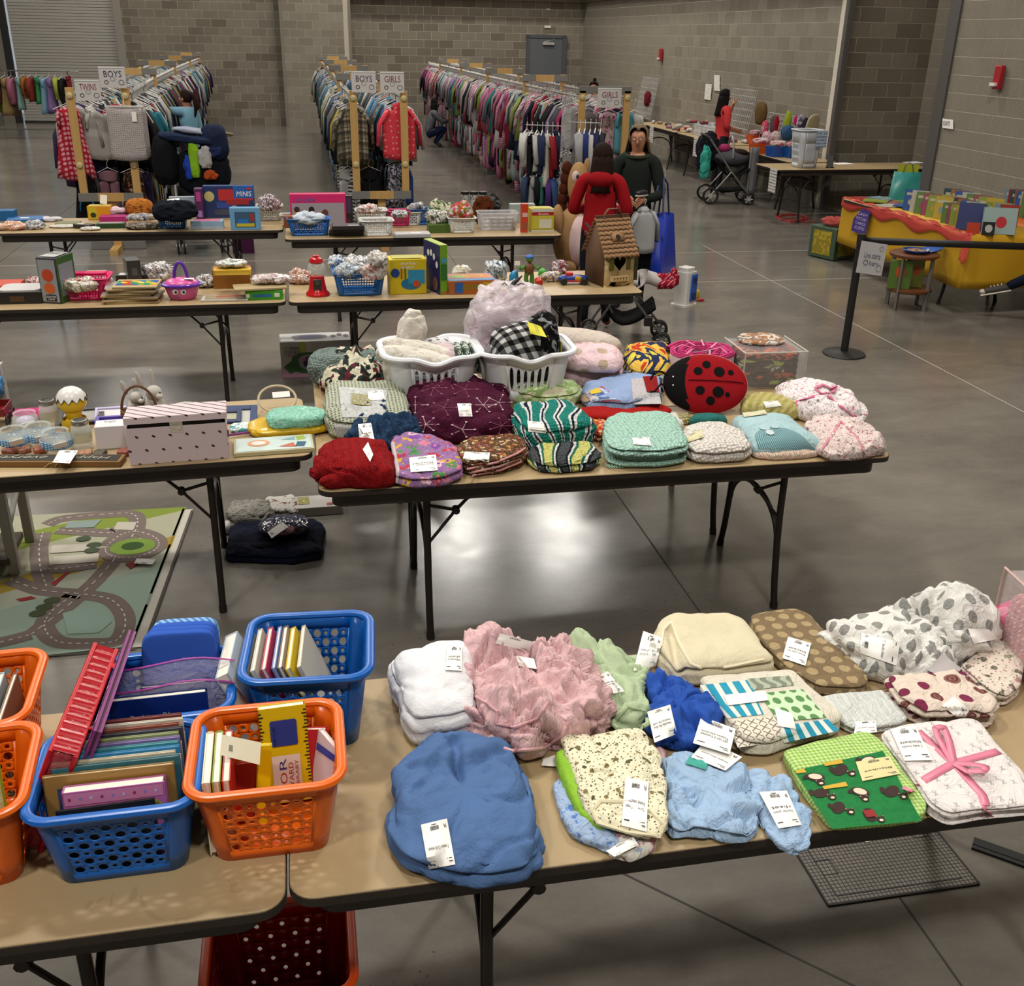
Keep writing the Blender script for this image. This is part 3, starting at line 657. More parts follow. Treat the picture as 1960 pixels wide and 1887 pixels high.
def seam(o,pts,r,m,name='seam',label=None):
 P_=[]
 for k in range(len(pts)-1):
  for j in range(8):t=j/8;P_.append(onto(o,pts[k][0]*(1-t)+pts[k+1][0]*t,pts[k][1]*(1-t)+pts[k+1][1]*t,r*.3))
 P_.append(onto(o,*pts[-1],r*.3));g=Geo();g.tube(P_,r,6,flat=.8);q=obj(name,g,m,o,label=label);q.matrix_parent_inverse=parent_inv(o);return q
seam(pk,[(888,1322),(905,1330),(930,1345),(952,1362),(950,1385),(985,1392),(1030,1375),(1048,1345)],.005,cl('#d3a6aa'),'elastic_hem')
seam(pk,[(900,1412),(930,1420),(980,1437),(1040,1432),(1075,1410),(1085,1385)],.006,cl('#d3a6aa'),'elastic_hem')
mg=cloth('wearable_blanket','crumpled mint green fleece wearable blanket behind the pink sheet','blanket',[(1082,1225),(1098,1207),(1125,1222),(1180,1243),(1228,1268),(1242,1300),(1238,1340),(1243,1372),(1222,1400),(1178,1400),(1163,1372),(1150,1318),(1112,1288)],.065,Z,cl('#b4c6a2','fleece'),0,.026,11,.7,3,folds=[((1150,1285),(1215,1290),.02,.015),((1170,1350),(1230,1345),.018,.012)])
tag(mg,flip((1150,1335),(1197,1325),(1165,1287),(1136,1300)),('Green wearable','blanket'))
seam(mg,[(1172,1385),(1200,1352),(1235,1360),(1240,1385),(1215,1398),(1185,1396),(1172,1385)],.006,cl('#a9bd96','fleece'),'neck_hem')
bf=cloth('crib_sheet','rumpled slate blue fleece crib sheet at the front of the near table','sheet',[(752,1500),(775,1452),(800,1430),(850,1410),(920,1412),(980,1430),(1008,1478),(1022,1518),(1025,1570),(1038,1620),(1036,1660),(1000,1690),(940,1704),(880,1702),(820,1686),(770,1660),(746,1615),(746,1570),(758,1530)],.085,Z,cl('#52709f','fleece'),2,.016,7,.5,4,nth=140,nr=50,folds=[((790,1480),(870,1465),.02,.012),((870,1420),(880,1490),.028,.012),((870,1470),(860,1500),.02,.014),((890,1480),(960,1440),.022,.013),((885,1490),(930,1485),.016,.01),((790,1530),(850,1482),.016,.01)])
tag(bf,flip((821,1666),(872,1657),(856,1569),(806,1581)),('Fleece Crib sheet',),label='white price tag with barcode')
for k,(nm,lab,px,H,m)in enumerate((('sleep_sack','powder blue printed sleep sack at the bottom of the cream pile',[(1058,1500),(1080,1480),(1140,1560),(1230,1560),(1250,1590),(1235,1635),(1200,1645),(1150,1630),(1095,1600),(1070,1560)],.03,pat('speck','#9fb4d2',['#5a7fc0'],40)),('sleep_sack','white and pink printed sleep sack peeking out at the bottom right of the cream pile',[(1165,1600),(1240,1585),(1258,1600),(1250,1630),(1205,1650),(1165,1640)],.025,pat('speck','#dedbd2',['#c98e96'],30)),('swaddle_sack','bright lime green swaddle sack between the cream and blue ones',[(1062,1450),(1075,1430),(1110,1440),(1150,1540),(1180,1590),(1145,1598),(1105,1570),(1080,1510)],.042,cl('#8fbf3e','fleece')))):
 o=cloth(nm,lab,'sleep sack',px,H,Z+(0,0,.012)[k],m,0,.007,10,.6,20+k)
cr=cloth('swaddle_sack','cream swaddle sack printed with little forest animals on top of the green one','sleep sack',[(1070,1410),(1100,1399),(1150,1402),(1228,1394),(1245,1428),(1268,1458),(1270,1520),(1281,1578),(1270,1604),(1236,1609),(1182,1592),(1138,1582),(1118,1540),(1098,1480)],.036,Z+.035,pat('floral','#e4dec2',['#6d6a45','#8a7a52','#56543c'],26,.2),0,.012,8,.6,5,folds=[((1140,1420),(1180,1470),.012,.012),((1200,1430),(1235,1490),-.01,.012)])
seam(cr,[(1145,1575),(1135,1550),(1150,1533),(1200,1535),(1245,1550),(1272,1578),(1262,1600),(1200,1592),(1145,1575)],.0055,pat('speck','#dcd5b6',['#6d6a45'],60),'cuff_hem')
tag(cr,flip((1190,1583),(1238,1595),(1242,1499),(1197,1490)),('Green and Cream','Forest Swaddlers'))
o=tag(None,flip((1176,1643),(1222,1620),(1212,1605),(1160,1632)),(),zfb=.775);o['label']='white price tag sticking out below the cream pile at the table edge';o['category']='price tag'
rb=cloth('wearable_blanket','royal blue fleece wearable blanket with two tags in mid table','blanket',[(1236,1302),(1280,1283),(1312,1308),(1352,1338),(1376,1374),(1370,1420),(1312,1440),(1256,1430),(1240,1390),(1248,1340)],.06,Z,cl('#2d55ad','fleece'),0,.026,11,.6,6,folds=[((1270,1330),(1330,1380),.02,.014),((1300,1360),(1290,1410),-.016,.014)])
tag(rb,flip((1254,1424),(1297,1407),(1284,1351),(1240,1365)),('Swaddle Me Blue','wearable'))
lb=cloth('sleep_gown','light blue cotton sleep gown with long sleeves folded in, front edge','gown',[(1266,1450),(1290,1440),(1330,1445),(1420,1470),(1448,1530),(1456,1588),(1432,1618),(1402,1616),(1330,1602),(1290,1604),(1272,1580),(1274,1500)],.036,Z,cl('#9db8d6'),2,.018,11,.45,7,folds=[((1290,1480),(1330,1540),.014,.01),((1330,1540),(1440,1575),.018,.01),((1330,1590),(1420,1600),-.012,.012)])
def edge_fall(x,y,t):return 0
lb2=cloth('sleep_gown','light blue sleep gown with elastic hem hanging over the front table edge','gown',[(1420,1476),(1460,1486),(1508,1486),(1534,1530),(1553,1588),(1550,1628),(1525,1643),(1490,1625),(1460,1590),(1430,1530)],.024,Z,cl('#9fbad8'),0,.013,13,.4,8)
tag(lb2,flip((1489,1589),(1533,1582),(1505,1516),(1452,1519)),('Gerber gown','sheet'))
cb=cloth('cotton_blanket','thick folded cream cotton blanket with a raised corner, back of the near table','blanket',[(1240,1250),(1262,1200),(1285,1186),(1312,1190),(1390,1177),(1422,1196),(1466,1268),(1484,1294),(1402,1310),(1322,1313),(1280,1300)],.085,Z,cl('#dcd2b4','fleece'),3,.006,6,.4,9,folds=[((1282,1215),(1300,1290),.022,.012),((1300,1285),(1400,1300),.012,.01)],pinch=.03)
seam(cb,[(1266,1238),(1270,1205),(1285,1190),(1300,1230),(1322,1270),(1350,1282),(1400,1275),(1462,1262)],.0045,cl('#e6dcc0'),'bound_edge')
tg=tag(cb,flip((1215,1285),(1258,1275),(1272,1222),(1234,1208)),('Wearable blanket','set of two'),label='white tag standing up at the left corner')
br=cloth('dotted_blanket','folded brown blanket with beige polka dots beside the cream blanket','blanket',[(1433,1184),(1460,1178),(1520,1171),(1546,1180),(1600,1245),(1660,1313),(1658,1326),(1640,1334),(1562,1330),(1505,1292),(1452,1236)],.045,Z,pat('dots','#7d6b51',['#a8946f'],21,.33,rnd=.15),3,.004,6,.25,10,pinch=.03)
tag(br,flip((1497,1262),(1541,1277),(1552,1234),(1508,1221)),('Brown polka dot','blanket'))
d1=cloth('dotted_sheet','white sheet with grey dots, crumpled, the left heap with a big tag','sheet',[(1568,1213),(1600,1186),(1650,1171),(1710,1166),(1790,1200),(1832,1258),(1826,1298),(1752,1300),(1690,1306),(1645,1285),(1612,1252)],.12,Z,pat('dots','#dddbd6',['#8f8f8b'],16,.27,rnd=.4),0,.022,7,.85,11,folds=[((1640,1190),(1760,1260),.02,.016),((1740,1190),(1800,1290),.018,.014)])
tag(d1,((1648,1212),(1645,1251),(1715,1275),(1722,1230)),('Polka dot sheet',))
tag(d1,((1776,1285),(1820,1305),(1842,1282),(1806,1253)),(),col='#a9a2a2',R=False,bar=False,label='grey blank card lying on the dotted sheet')
d2=cloth('dotted_sheet','white sheet with grey dots in a tall round heap behind, under a blank card','sheet',[(1703,1168),(1738,1142),(1770,1134),(1802,1131),(1850,1148),(1890,1184),(1910,1228),(1862,1264),(1826,1276),(1782,1222)],.2,Z,pat('dots','#d9d7d2',['#90908c'],15,.27,rnd=.4),0,.026,7,.95,12,folds=[((1790,1150),(1775,1230),.025,.015),((1740,1150),(1790,1210),.016,.014)])
tag(d2,((1861,1234),(1908,1224),(1890,1206),(1850,1204)),(),R=False,bar=False,label='blank white card')
hp=cloth('dotted_pillow','hot pink pillow with pale dots behind the grey dotted sheets at far right','pillow',[(1888,1180),(1925,1165),(1975,1148),(2040,1170),(2030,1225),(1960,1232),(1912,1230),(1896,1205)],.12,Z,pat('dots','#d23a76',['#e389a8'],18,.36,rnd=.3),0,.006,6,.9,13)
fw=cloth('wrapped_sheets','flat pack of floral sheets in clear wrap beside the grey card','sheets',[(1835,1287),(1872,1256),(1930,1228),(1965,1245),(1950,1330),(1925,1352),(1900,1350),(1868,1322)],.05,Z,pat('floral','#dccfc2',['#b98a8a','#6d685c','#8d9276'],18,.22),4,.004,6,.3,14)
geo=cloth('patchwork_quilt','folded quilt with turquoise stripes, green ovals and grey crosses','quilt',[(1334,1308),(1400,1300),(1516,1291),(1542,1322),(1612,1388),(1602,1404),(1522,1425),(1470,1448),(1420,1444),(1392,1402),(1362,1352)],.062,Z,cl('#d8d2c2'),3,.004,6,.25,15,pinch=.025)
def cover_sheet(o,corners,m,name='printed_top',n=14,h=.002):
 fn=drape(o,corners,.79,h,0);g=Geo();g.grid(lambda u,v:fn(u,v,0),n,n);g2=obj(name,g,m,o);g2 .matrix_parent_inverse=parent_inv(o);return g2
def panel_m(kind):
 n=N('quilt_'+kind);v=n.tc.outputs['UV'];x,y=n.xyz(v)[0:2]
 if kind=='teal':col=n.mix(n.gt(n.m('FRACT',n.m('MULTIPLY',x,3.6)),.42),'#d9ddd2','#2f93ae')
 elif kind=='oval':
  V=n.vor(n.mapv(v,(4,3,1)),1.,.12);col=n.mix(n.lt(V[0],.34),'#c4dcb8','#5d8a55')
 elif kind=='cross':
  u=n.m('SUBTRACT',n.m('FRACT',n.m('MULTIPLY',x,5)),.5);w=n.m('SUBTRACT',n.m('FRACT',n.m('MULTIPLY',y,4)),.5)
  a=n.m('MINIMUM',n.m('ABSOLUTE',n.m('ADD',u,w)),n.m('ABSOLUTE',n.m('SUBTRACT',u,w)));col=n.mix(n.m('MULTIPLY',n.lt(a,.09),n.lt(n.m('ABSOLUTE',u),.42)),'#dcd6c8','#7d7362')
 elif kind=='wave':col=n.mix(n.gt(n.add('ShaderNodeTexWave',{'Vector':v,'Scale':1.1,'Distortion':6,'Detail':0}).outputs[1],.45),'#a9b29e','#7d8474')
 elif kind=='band':col=n.mix(n.gt(n.m('FRACT',n.m('MULTIPLY',x,5)),.45),'#dfe3dc','#3093b0')
 return n.fin(col,.9,0,.15)
for nm,c in(('teal',((1365,1352),(1455,1340),(1430,1302),(1340,1312))),('wave',((1440,1322),(1520,1312),(1510,1294),(1430,1300))),('oval',((1490,1382),(1582,1374),(1536,1320),(1452,1328))),('band',((1500,1422),(1606,1398),(1584,1376),(1490,1390))),('teal',((1392,1376),(1462,1368),(1450,1342),(1368,1352)))):
 cover_sheet(geo,c,panel_m(nm),'patch')
cover_sheet(geo,((1412,1432),(1510,1418),(1480,1372),(1392,1382)),panel_m('cross'),'patch')
tag(geo,flip((1394,1353),(1470,1343),(1464,1325),(1384,1333)),(),R=False,bar=False)
tag(geo,flip((1490,1392),(1524,1398),(1516,1368),(1482,1356)),(),R=False,bar=False)
tag(geo,flip((1326,1425),(1396,1447),(1408,1398),(1342,1374)),('SET OF 3 Tommee','Tippee blankets'))
tt=tag(lb,flip((1322,1452),(1388,1478),(1420,1452),(1352,1418)),('Sleeper blue gown',))
tag(lb,flip((1310,1464),(1350,1477),(1356,1460),(1322,1448)),(),col='#2f9d8e',R=False,bar=False,label='teal brand label')
el=cloth('muslin_blanket','small folded pale grey muslin with outlined elephants, centre right','blanket',[(1566,1340),(1600,1334),(1690,1325),(1716,1355),(1736,1384),(1722,1395),(1640,1409),(1612,1395),(1585,1365)],.03,Z,pat('wave','#c9ccc8',['#b6bcbe','#ced1cc','#d0d3ce'],14),2,.004,7,.3,16)
tag(el,flip((1634,1408),(1678,1404),(1676,1382),(1638,1384)),('Muslin',))
mr=cloth('fleece_blanket','cream fleece blanket with plum swirls, rolled at its front edge','blanket',[(1690,1312),(1740,1298),(1842,1294),(1882,1328),(1910,1368),(1896,1394),(1832,1392),(1762,1392),(1716,1360)],.07,Z,pat('rings','#d9cabc',['#8a2356','#6d3440','#8a6a58'],15,.3,rnd=.7),4,.008,8,.4,17,pinch=.035)
tag(mr,flip((1838,1381),(1856,1360),(1824,1335),(1801,1352)),(),R=False,bar=False)
gb=cloth('bear_blanket','green blanket printed with brown bears and edged in lime gingham','blanket',[(1497,1446),(1560,1426),(1660,1404),(1692,1430),(1732,1490),(1773,1550),(1766,1574),(1680,1586),(1590,1592),(1566,1562),(1530,1510)],.035,Z,pat('gingham','#c9dba4',['#a6c871','#86b04a'],90),2,.003,6,.22,18)
gfn=drape(gb,((1592,1588),(1764,1572),(1690,1438),(1520,1476)),.78,.002,0)
def greenm():
 n=N('green_print');v=n.tc.outputs['UV'];c=n.mix(n.noise(v,14,5,.7)[0],'#135a2c','#2f8a4c');return n.fin(c,.85,0,.15)
g=Geo();g.grid(lambda u,v:gfn(u,v,0),14,14);q=obj('printed_top',g,greenm(),gb);q.matrix_parent_inverse=parent_inv(gb)
BRN,TANF,PINKE,YEL=mat('#33201a',.85),mat('#d8cbb4',.85),mat('#c98a86',.85),mat('#c9a437',.85)
def lp(fn,P_,m,name,par,h):
 q=obj(name,poly(fn,P_,h),m,par);q.matrix_parent_inverse=parent_inv(par);return q
def ell(cx,cy,rx,ry,a=0,n=16):return[(cx+rx*math.cos(t)*math.cos(a)-ry*math.sin(t)*math.sin(a),cy+rx*math.cos(t)*math.sin(a)+ry*math.sin(t)*math.cos(a))for t in[2*PI*k/n for k in range(n)]]
for bx_,by_,an,belly in((.16,.82,-.5,1),(.45,.85,.6,0),(.78,.9,.2,1),(.2,.3,.9,0),(.52,.48,-.6,1),(.85,.42,.5,0),(.48,.14,1.4,2),(.12,.56,.3,0)):
 h=.0016;gd=[]
 body=ell(bx_,by_,.1,.068,an);hd=(bx_+.1*math.cos(an-.9),by_-.1+.02*math.sin(an));gb_=Geo();gt=Geo();gp=Geo()
 for P_ in(body,ell(*hd,.045,.042),ell(hd[0]-.035,hd[1]+.038,.016,.016),ell(hd[0]+.035,hd[1]+.038,.016,.016),ell(bx_-.1*math.cos(an),by_+.03,.05,.03,an+1)):gb_.add([gfn(x,y,h)for x,y in P_],[tuple(range(len(P_)))]);h+=.00015
 for P_ in([ell(bx_,by_,.072,.046,an)]if belly==1 else[])+[ell(hd[0],hd[1]-.014,.022,.018)]:gt.add([gfn(x,y,.0032)for x,y in P_],[tuple(range(len(P_)))])
 for P_ in(ell(hd[0]-.035,hd[1]+.038,.008,.008),ell(hd[0]+.035,hd[1]+.038,.008,.008)):gp.add([gfn(x,y,.0034)for x,y in P_],[tuple(range(len(P_)))])
 for nm,gg,m in(('bear_print',gb_,BRN),('belly_print',gt,TANF),('ear_print',gp,PINKE)):q=obj(nm,gg,m,gb);q.matrix_parent_inverse=parent_inv(gb)
 if belly==2:lp(gfn,[(bx_-.06,by_+.06),(bx_+.06,by_+.06),(bx_+.07,by_-.04),(bx_-.05,by_-.04)],mat('#8f2324',.8),'shirt_print',gb,.004)
for(x,y,w)in((.3,.62,.13),(.42,.97,.1),(.05,.95,.05)):lp(gfn,[(x-w,y-.02),(x+w,y-.035),(x+w,y+.035),(x-w,y+.03)],YEL,'sign_print',gb,.0028)
tag(gb,flip((1650,1498),(1722,1484),(1702,1450),(1637,1461)),('Blanket',),col='#d9cf98',label='pale yellow price tag')
wm=cloth('muslin_set','white muslin blankets with tiny grey prints tied up in pink ribbon','blanket',[(1682,1412),(1730,1396),(1868,1380),(1910,1440),(1962,1500),(1992,1560),(1880,1570),(1810,1583),(1776,1560),(1742,1500)],.05,Z,pat('cross','#e3dcda',['#b5b2b0'],26,.22,rnd=.9),4,.006,6,.25,19,pinch=.02)
RIB=mat('#db7f98',.35,0,.6)
def ribbon(o,pts,w=.011,m=RIB,name='ribbon',lift=.003,loop=0):
 P_=[]
 for k in range(len(pts)-1):
  for j in range(8):t=j/8;P_.append(onto(o,pts[k][0]*(1-t)+pts[k+1][0]*t,pts[k][1]*(1-t)+pts[k+1][1]*t,lift))
 P_.append(onto(o,*pts[-1],lift));g=Geo();L=len(P_)
 if loop:
  for k in range(L):P_[k]=P_[k]+Vector((0,0,loop*math.sin(PI*k/(L-1))))
 vs=[]
 for k in range(L):
  d=(P_[min(k+1,L-1)]-P_[max(k-1,0)]).normalized();s_=d.cross(Vector((0,0,1))).normalized()*w;vs+=[P_[k]-s_,P_[k]+s_]
 g.add(vs,[(2*k,2*k+1,2*k+3,2*k+2)for k in range(L-1)]);q=obj(name,g,m,o,sol=.0012);q.matrix_parent_inverse=parent_inv(o);return q
ribbon(wm,[(1735,1512),(1825,1460),(1912,1437)]);ribbon(wm,[(1757,1398),(1825,1460),(1880,1520),(1893,1562)])
ribbon(wm,[(1825,1460),(1795,1420),(1788,1405),(1803,1402),(1815,1425),(1825,1460)],.009,loop=.02,name='bow_loop');ribbon(wm,[(1825,1460),(1860,1470),(1885,1480),(1880,1487),(1850,1484),(1825,1460)],.009,loop=.02,name='bow_loop')
tag(wm,flip((1731,1459),(1785,1458),(1752,1392),(1703,1398)),('2 baby muslin','blankets'))
a=G(1935,1440,Z);t=thing('vinyl_bag','clear vinyl zip bag of pink bedding standing at the right end of the near table','bag',(1.86,1.97,Z),-.12)
g=Geo();g.box((.2,.15,.13),(.4,.3,.26));obj('vinyl_shell',g,clearm('#fff2f2',.22),t,bev=.02)
for k in range(7):
 g=Geo();g.ball((.035+.055*k,.15,.115),(.026,.13,.105),14,10,e=.6);obj('folded_fabric',g,pat('dots',('#c98d96','#a33a4e','#d9a7a0','#b5566a','#cf9fa5','#8f2f45','#d8b0a8')[k],['#ddc3bd'],60,.25,'Object'),t)
g=Geo();g.tube([(.0,.0,.0),(.0,.0,.26),(.4,.0,.26)],.004,6);g.tube([(0,0,.26),(0,.3,.26),(0,.3,0)],.004,6);obj('piping',g,mat('#c9a9a4',.5),t)
o=tag(None,flip((1036,1468),(1066,1470),(1062,1448),(1040,1455)),(),zfb=.745,R=False,bar=False);o['label']='small white tag poking out beside the green swaddle sack';o['category']='price tag'
o=cloth('baby_hat','scrap of pale pink knit between the cream and light blue gowns','hat',[(1243,1445),(1262,1430),(1275,1445),(1272,1475),(1252,1470)],.03,Z,cl('#d9aeb2','fleece'),0,.006,9,.8,33,nth=40,nr=16)
# ---------------------------------------------------------------- near left table: bins of books
OR=mat('#e0620c',.28,0,.5);BLU=mat('#0b5aae',.28,0,.5)
B_OR=basket('plastic_bin','orange perforated bin of board books at the front, straddling the two near tables',(-.15,1.875,Z),0,.30,.285,.2,OR,.8,cat='bin')
B_BF=basket('plastic_bin','blue perforated bin of upright picture books at the front left',(-.455,1.865,Z),.01,.315,.275,.19,BLU,.82,cat='bin',hv=(.14,.84))
B_BM=basket('plastic_bin','blue perforated bin holding the navy rhyme book and blue towel, back left',(-.395,2.175,Z),.05,.295,.27,.185,BLU,.82,cat='bin')
B_BR=basket('plastic_bin','blue perforated bin of leaning board books, back right',(-.055,2.235,Z),-.07,.29,.29,.22,BLU,.8,cat='bin')
B_O1=basket('plastic_bin','orange perforated bin cut by the left edge, nearer one',(-.79,1.885,Z),.08,.30,.29,.2,OR,.82,cat='bin')
B_O2=basket('plastic_bin','orange perforated bin cut by the left edge, farther one',(-.845,2.2,Z),.04,.30,.29,.2,OR,.82,cat='bin')
basket('plastic_bin','dark red and orange bin standing on the floor under the near tables',(-.17,1.92,.001),0,.34,.3,.3,mat('#9c1a10',.3),.8,(7,6),cat='bin',rimm=mat('#d4480a',.3),small=.0,big=.2)
cols=['#6e2a2a','#c9c4b8','#8a4a3a','#3d3b4a','#8d9a6b','#7e6fa6','#3f8f9a','#2f83b8','#c9bfa8','#3a6f7a']
tl=-.12
for k,c in enumerate(cols):
 y=1.955-.0135*k;wd=.255-.004*(k%3)
 lab={0:'maroon',1:'off-white',2:'rust brown',3:'dark slate',4:'sage green',5:'lilac',6:'teal',7:'sky blue',8:'beige',9:'petrol green'}[k]
 book('thin %s picture book upright in the front blue bin'%lab,(-.462+.006*(k%2),y,Z+.012),(wd,.009,.222-.002*k),c,(tl,0,.012),'picture books in the front blue bin')
def frame_art(t,fn):
 q=obj('cover_print',poly(fn,[(.1,.1),(.9,.1),(.9,.86),(.1,.86)],.0006),mat('#3b4063',.5),t)
book('gold framed picture book with a dark blue panel, in the front blue bin',(-.468,1.815,Z+.012),(.258,.012,.2),'#9a7434',(-.12,0,.012),title=['Fancy'],tcol='#a83a58',bx=(.28,.76,.56,.85),art=frame_art)
def pink_art(t,fn):
 obj('cover_band',poly(fn,[(.02,.84),(.98,.84),(.98,.985),(.02,.985)],.0006),mat('#cf7fa6',.5),t)
 obj('round_window',disc(fn,.5,.38,.24,.24,.0007),BLACK,t);obj('sun_oval',disc(fn,.82,.7,.15,.12,.0009),mat('#a7a43a',.5),t)
 for i in range(9):obj('flower_print',disc(fn,.07+i*.105,.915,.016,.02,.0012,8),mat(('#a22a4a','#8f7fb8','#c9b4d6')[i%3],.5),t)
 for i,s in enumerate(('10 storybooks','small enough','to carry')):ltext(s,fn,(.72,.735-.05*i,.92,.765-.05*i),mat('#3a4a22',.6),t)
book('pink board book set in a slipcase at the front of the blue bin',(-.455,1.785,Z+.012),(.2,.03,.185),'#b5629c',(-.14,0,.02),title=['MINNIE'],tcol='#7d1733',bx=(.34,.66,.68,.81),art=pink_art)
book('thin black board book leaning on the front wall of the blue bin',(-.47,1.762,Z+.012),(.19,.006,.16),'#17171a',(-.1,0,.04))
book('white paper pad standing at the right end of the front blue bin',(-.335,1.90,Z+.012),(.012,.09,.19),'#c9c6bd',(-.1,0,.0))
for k,c in enumerate(('#d8d0b0','#8a9a2c','#b52218')):
 book(('tall cream paged board book standing at the left of the orange bin','board book with olive spine in the orange bin','board book with red spine in the orange bin')[k],(-.272+.02*k,1.86,Z+.012),(.175,.017,.19),c,(-.0,0,-PI/2+.02),'board books in the orange bin',title=['R']if k==1 else None)
def yart(t,fn):
 m=mat('#16161a',.5);g=Geo()
 for i in range(26):
  y=.02+i*.037;L=.06 if i%4 else .1
  for s in(0,1):g.add([fn(s+(L if s==0 else-L),y,.0009),fn(s,y,.0009),fn(s,y+.014,.0009),fn(s+(L if s==0 else-L),y+.014,.0009)],[(0,1,2,3)])
 obj('ruler_mark',g,m,t)
 g=Geo();P_=[fn(.22+.56*x,.6+.27*y,.002)for x,y in rrect(1,1,.08,4,.5,.5)];g.add(P_,[tuple(range(len(P_)))]);obj('window_board',g,mat('#123a8a',.2),t);ltext('BLUE',lambda u,v,h=0:fn(.27+.05*(1-v),.62+.2*u,h),(0,0,1,1),mat('#0a1f4a',.5),t,.004)
 obj('title_panel',poly(fn,[(.2,.02),(.8,.02),(.8,.5),(.2,.5)],.0009),mat('#d9c9bd',.6),t)
 for s,x0,x1,c in(('GIANT',.24,.32,'#8f1d1d'),('L',.35,.5,'#2c5a2a'),('O',.35,.5,'#a81d1d'),('R',.35,.5,'#3a2a7a'),('OLYARD',.54,.64,'#9c1d1d'),('G LIBRARY',.68,.75,'#9c1d1d')):
  y0,y1={'GIANT':(.06,.2),'L':(.06,.17),'O':(.2,.32),'R':(.35,.47),'OLYARD':(.04,.42),'G LIBRARY':(.04,.44)}[s]
  ltext(s,lambda u,v,h=0,x0=x0,x1=x1,y0=y0,y1=y1:fn(x1-(x1-x0)*v,y0+(y1-y0)*u,h),(0,0,1,1),mat(c,.6),t,.0014)
book('tall yellow board book box with ruler marks and a blue window, in the orange bin',(-.115,1.925,Z+.01),(.105,.03,.225),'#d3b60a',(-.28,0,.06),art=yart,name='board_book_box')
book('slim yellow board book leaning open beside the ruler marked box',(-.175,1.85,Z+.012),(.03,.012,.19),'#e2c400',(-.2,.12,.05))
book('red board book with black eyes lying low in the orange bin',(-.195,1.87,Z+.012),(.08,.014,.13),'#9c1c12',(-.35,0,.05))
book('red flash card box behind the ruler marked box',(-.06,1.93,Z+.012),(.05,.02,.16),'#b3202a',(-.25,.1,.0))
def cart(t,fn):
 for y in(.15,.8):obj('blue_band',poly(fn,[(.05,y-.09),(.95,y+.03),(.95,y+.13),(.05,y+.02)],.0008),mat('#2b3a9a',.5),t)
book('white paperback with two blue bands at the right of the orange bin',(-.045,1.89,Z+.012),(.1,.012,.17),'#d9c4cc',(-.2,0,-1.15),art=cart)
fn=patch(GY(432,1470,1.86),GY(502,1470,1.86),GY(502,1445,1.86),GY(436,1412,1.86))
fn=patch((-.245,1.845,.955),(-.165,1.83,.93),(-.16,1.86,.965),(-.24,1.875,.985))
t=thing('price_tag','long cream price tag lying across the board books of the orange bin','price tag',(-.2,1.85,.95));o=sheet('tag_paper',fn,mat('#ddd9c0',.6),t,3,1);
g=Geo()
for i in range(6):g.add([fn(.2,.3+.05*i,.002),fn(.3,.3+.05*i,.002),fn(.3,.325+.05*i,.002),fn(.2,.325+.05*i,.002)],[(0,1,2,3)])
o=obj('barcode',g,INK,t);o.matrix_parent_inverse=parent_inv(t)
t=thing('picture_book','navy hardback Bedtime Rhymes standing spine up in the middle blue bin','book',(-.40,2.085,Z+.055),0,rot=(-.15,0,.03));NV=mat('#0c2366',.35);w,th,h=.215,.022,.15
g=Geo();g.box((0,-th/2,h/2),(w,.003,h));g.box((0,th/2,h/2),(w,.003,h));g.box((0,0,.0015),(w,th,.003));obj('cover',g,NV,t,smooth=False)
g=Geo();g.box((0,0,h/2),(w-.008,th-.004,h-.006));obj('page_block',g,mat('#ddd8c8',.8),t,smooth=False)
fn=patch((-w/2,-th/2-.0022,0),(w/2,-th/2-.0022,0),(w/2,-th/2-.0022,h),(-w/2,-th/2-.0022,h));ltext('Bedtime Rhymes',fn,(.2,.6,.82,.74),mat('#9fb7a0',.5),t)
book('small picture book with a bear and a night sky in a clear zip bag',(-.37,2.15,Z+.05),(.16,.014,.14),'#4a4a7a',(-.15,0,.03),title=['B'],tcol='#7b5a2a')
for k,(y,zz)in enumerate(((2.135,.17),(2.185,.2))):
 t=thing('zip_bag',('clear zip bag with purple seal, nearer one, in the middle blue bin','clear zip bag with purple seal, farther one, in the middle blue bin')[k],'bag',(-.37,y,Z+.03),.03)
 g=Geo();g.grid(lambda u,v:(-.14+.28*u,.008*math.sin(7*u+3*v),zz*v+.012*math.sin(PI*u)),12,6);obj('film',g,clearm('#e9e6ff',.22),t,sol=.0008)
 g=Geo();g.tube([(-.14+.28*u/12,.008*math.sin(7*u/12+3),zz+.012*math.sin(PI*u/12))for u in range(13)],.0032,6,flat=.5);obj('zip_seal',g,mat('#9a2a8a',.35),t)
t=thing('hooded_towel','folded royal blue plush towel standing in the middle blue bin','towel',(-.375,2.265,Z+.04),0,rot=(-.1,.05,.04));TW_=cl('#3158b4','fleece')
for k in range(4):
 g=Geo();g.ball((0,0,0),(.088-.002*k,.015,.118),28,16,e=.3);obj('towel_fold',g,TW_ if k<3 else pat('stripes','#4d7fc0',['#8fb6dd'],60,uv='Object'),t,(.004*k,-.03+.022*k,.12))
g=Geo();g.tube([(.065,-.05,.13),(.085,-.06,.12),(.09,-.05,.09),(.07,-.05,.08)],.008,8,flat=.5);obj('hanging_loop',g,TW_,t)
bk=[('thick board book reading first 100 on its orange end','#b9c4cc',.034,-.095,.55,'#c8541c'),('grey board book leaning in the back blue bin','#8a8478',.012,-.055,.5,None),('white board book leaning in the back blue bin','#c4c0b4',.012,-.04,.45,None),('board book striped pink, green and yellow','#b8355a',.014,-.02,.42,None),('periwinkle board book leaning in the back blue bin','#6b7fb8',.01,0.,.4,None),('brown board book leaning in the back blue bin','#6a5140',.014,.015,.4,None),('yellow board book with a blue star, rightmost in the back blue bin','#d6b92a',.014,.05,.5,None),('cream board book at the right wall of the back blue bin','#c9c2ae',.01,.068,.45,None)]
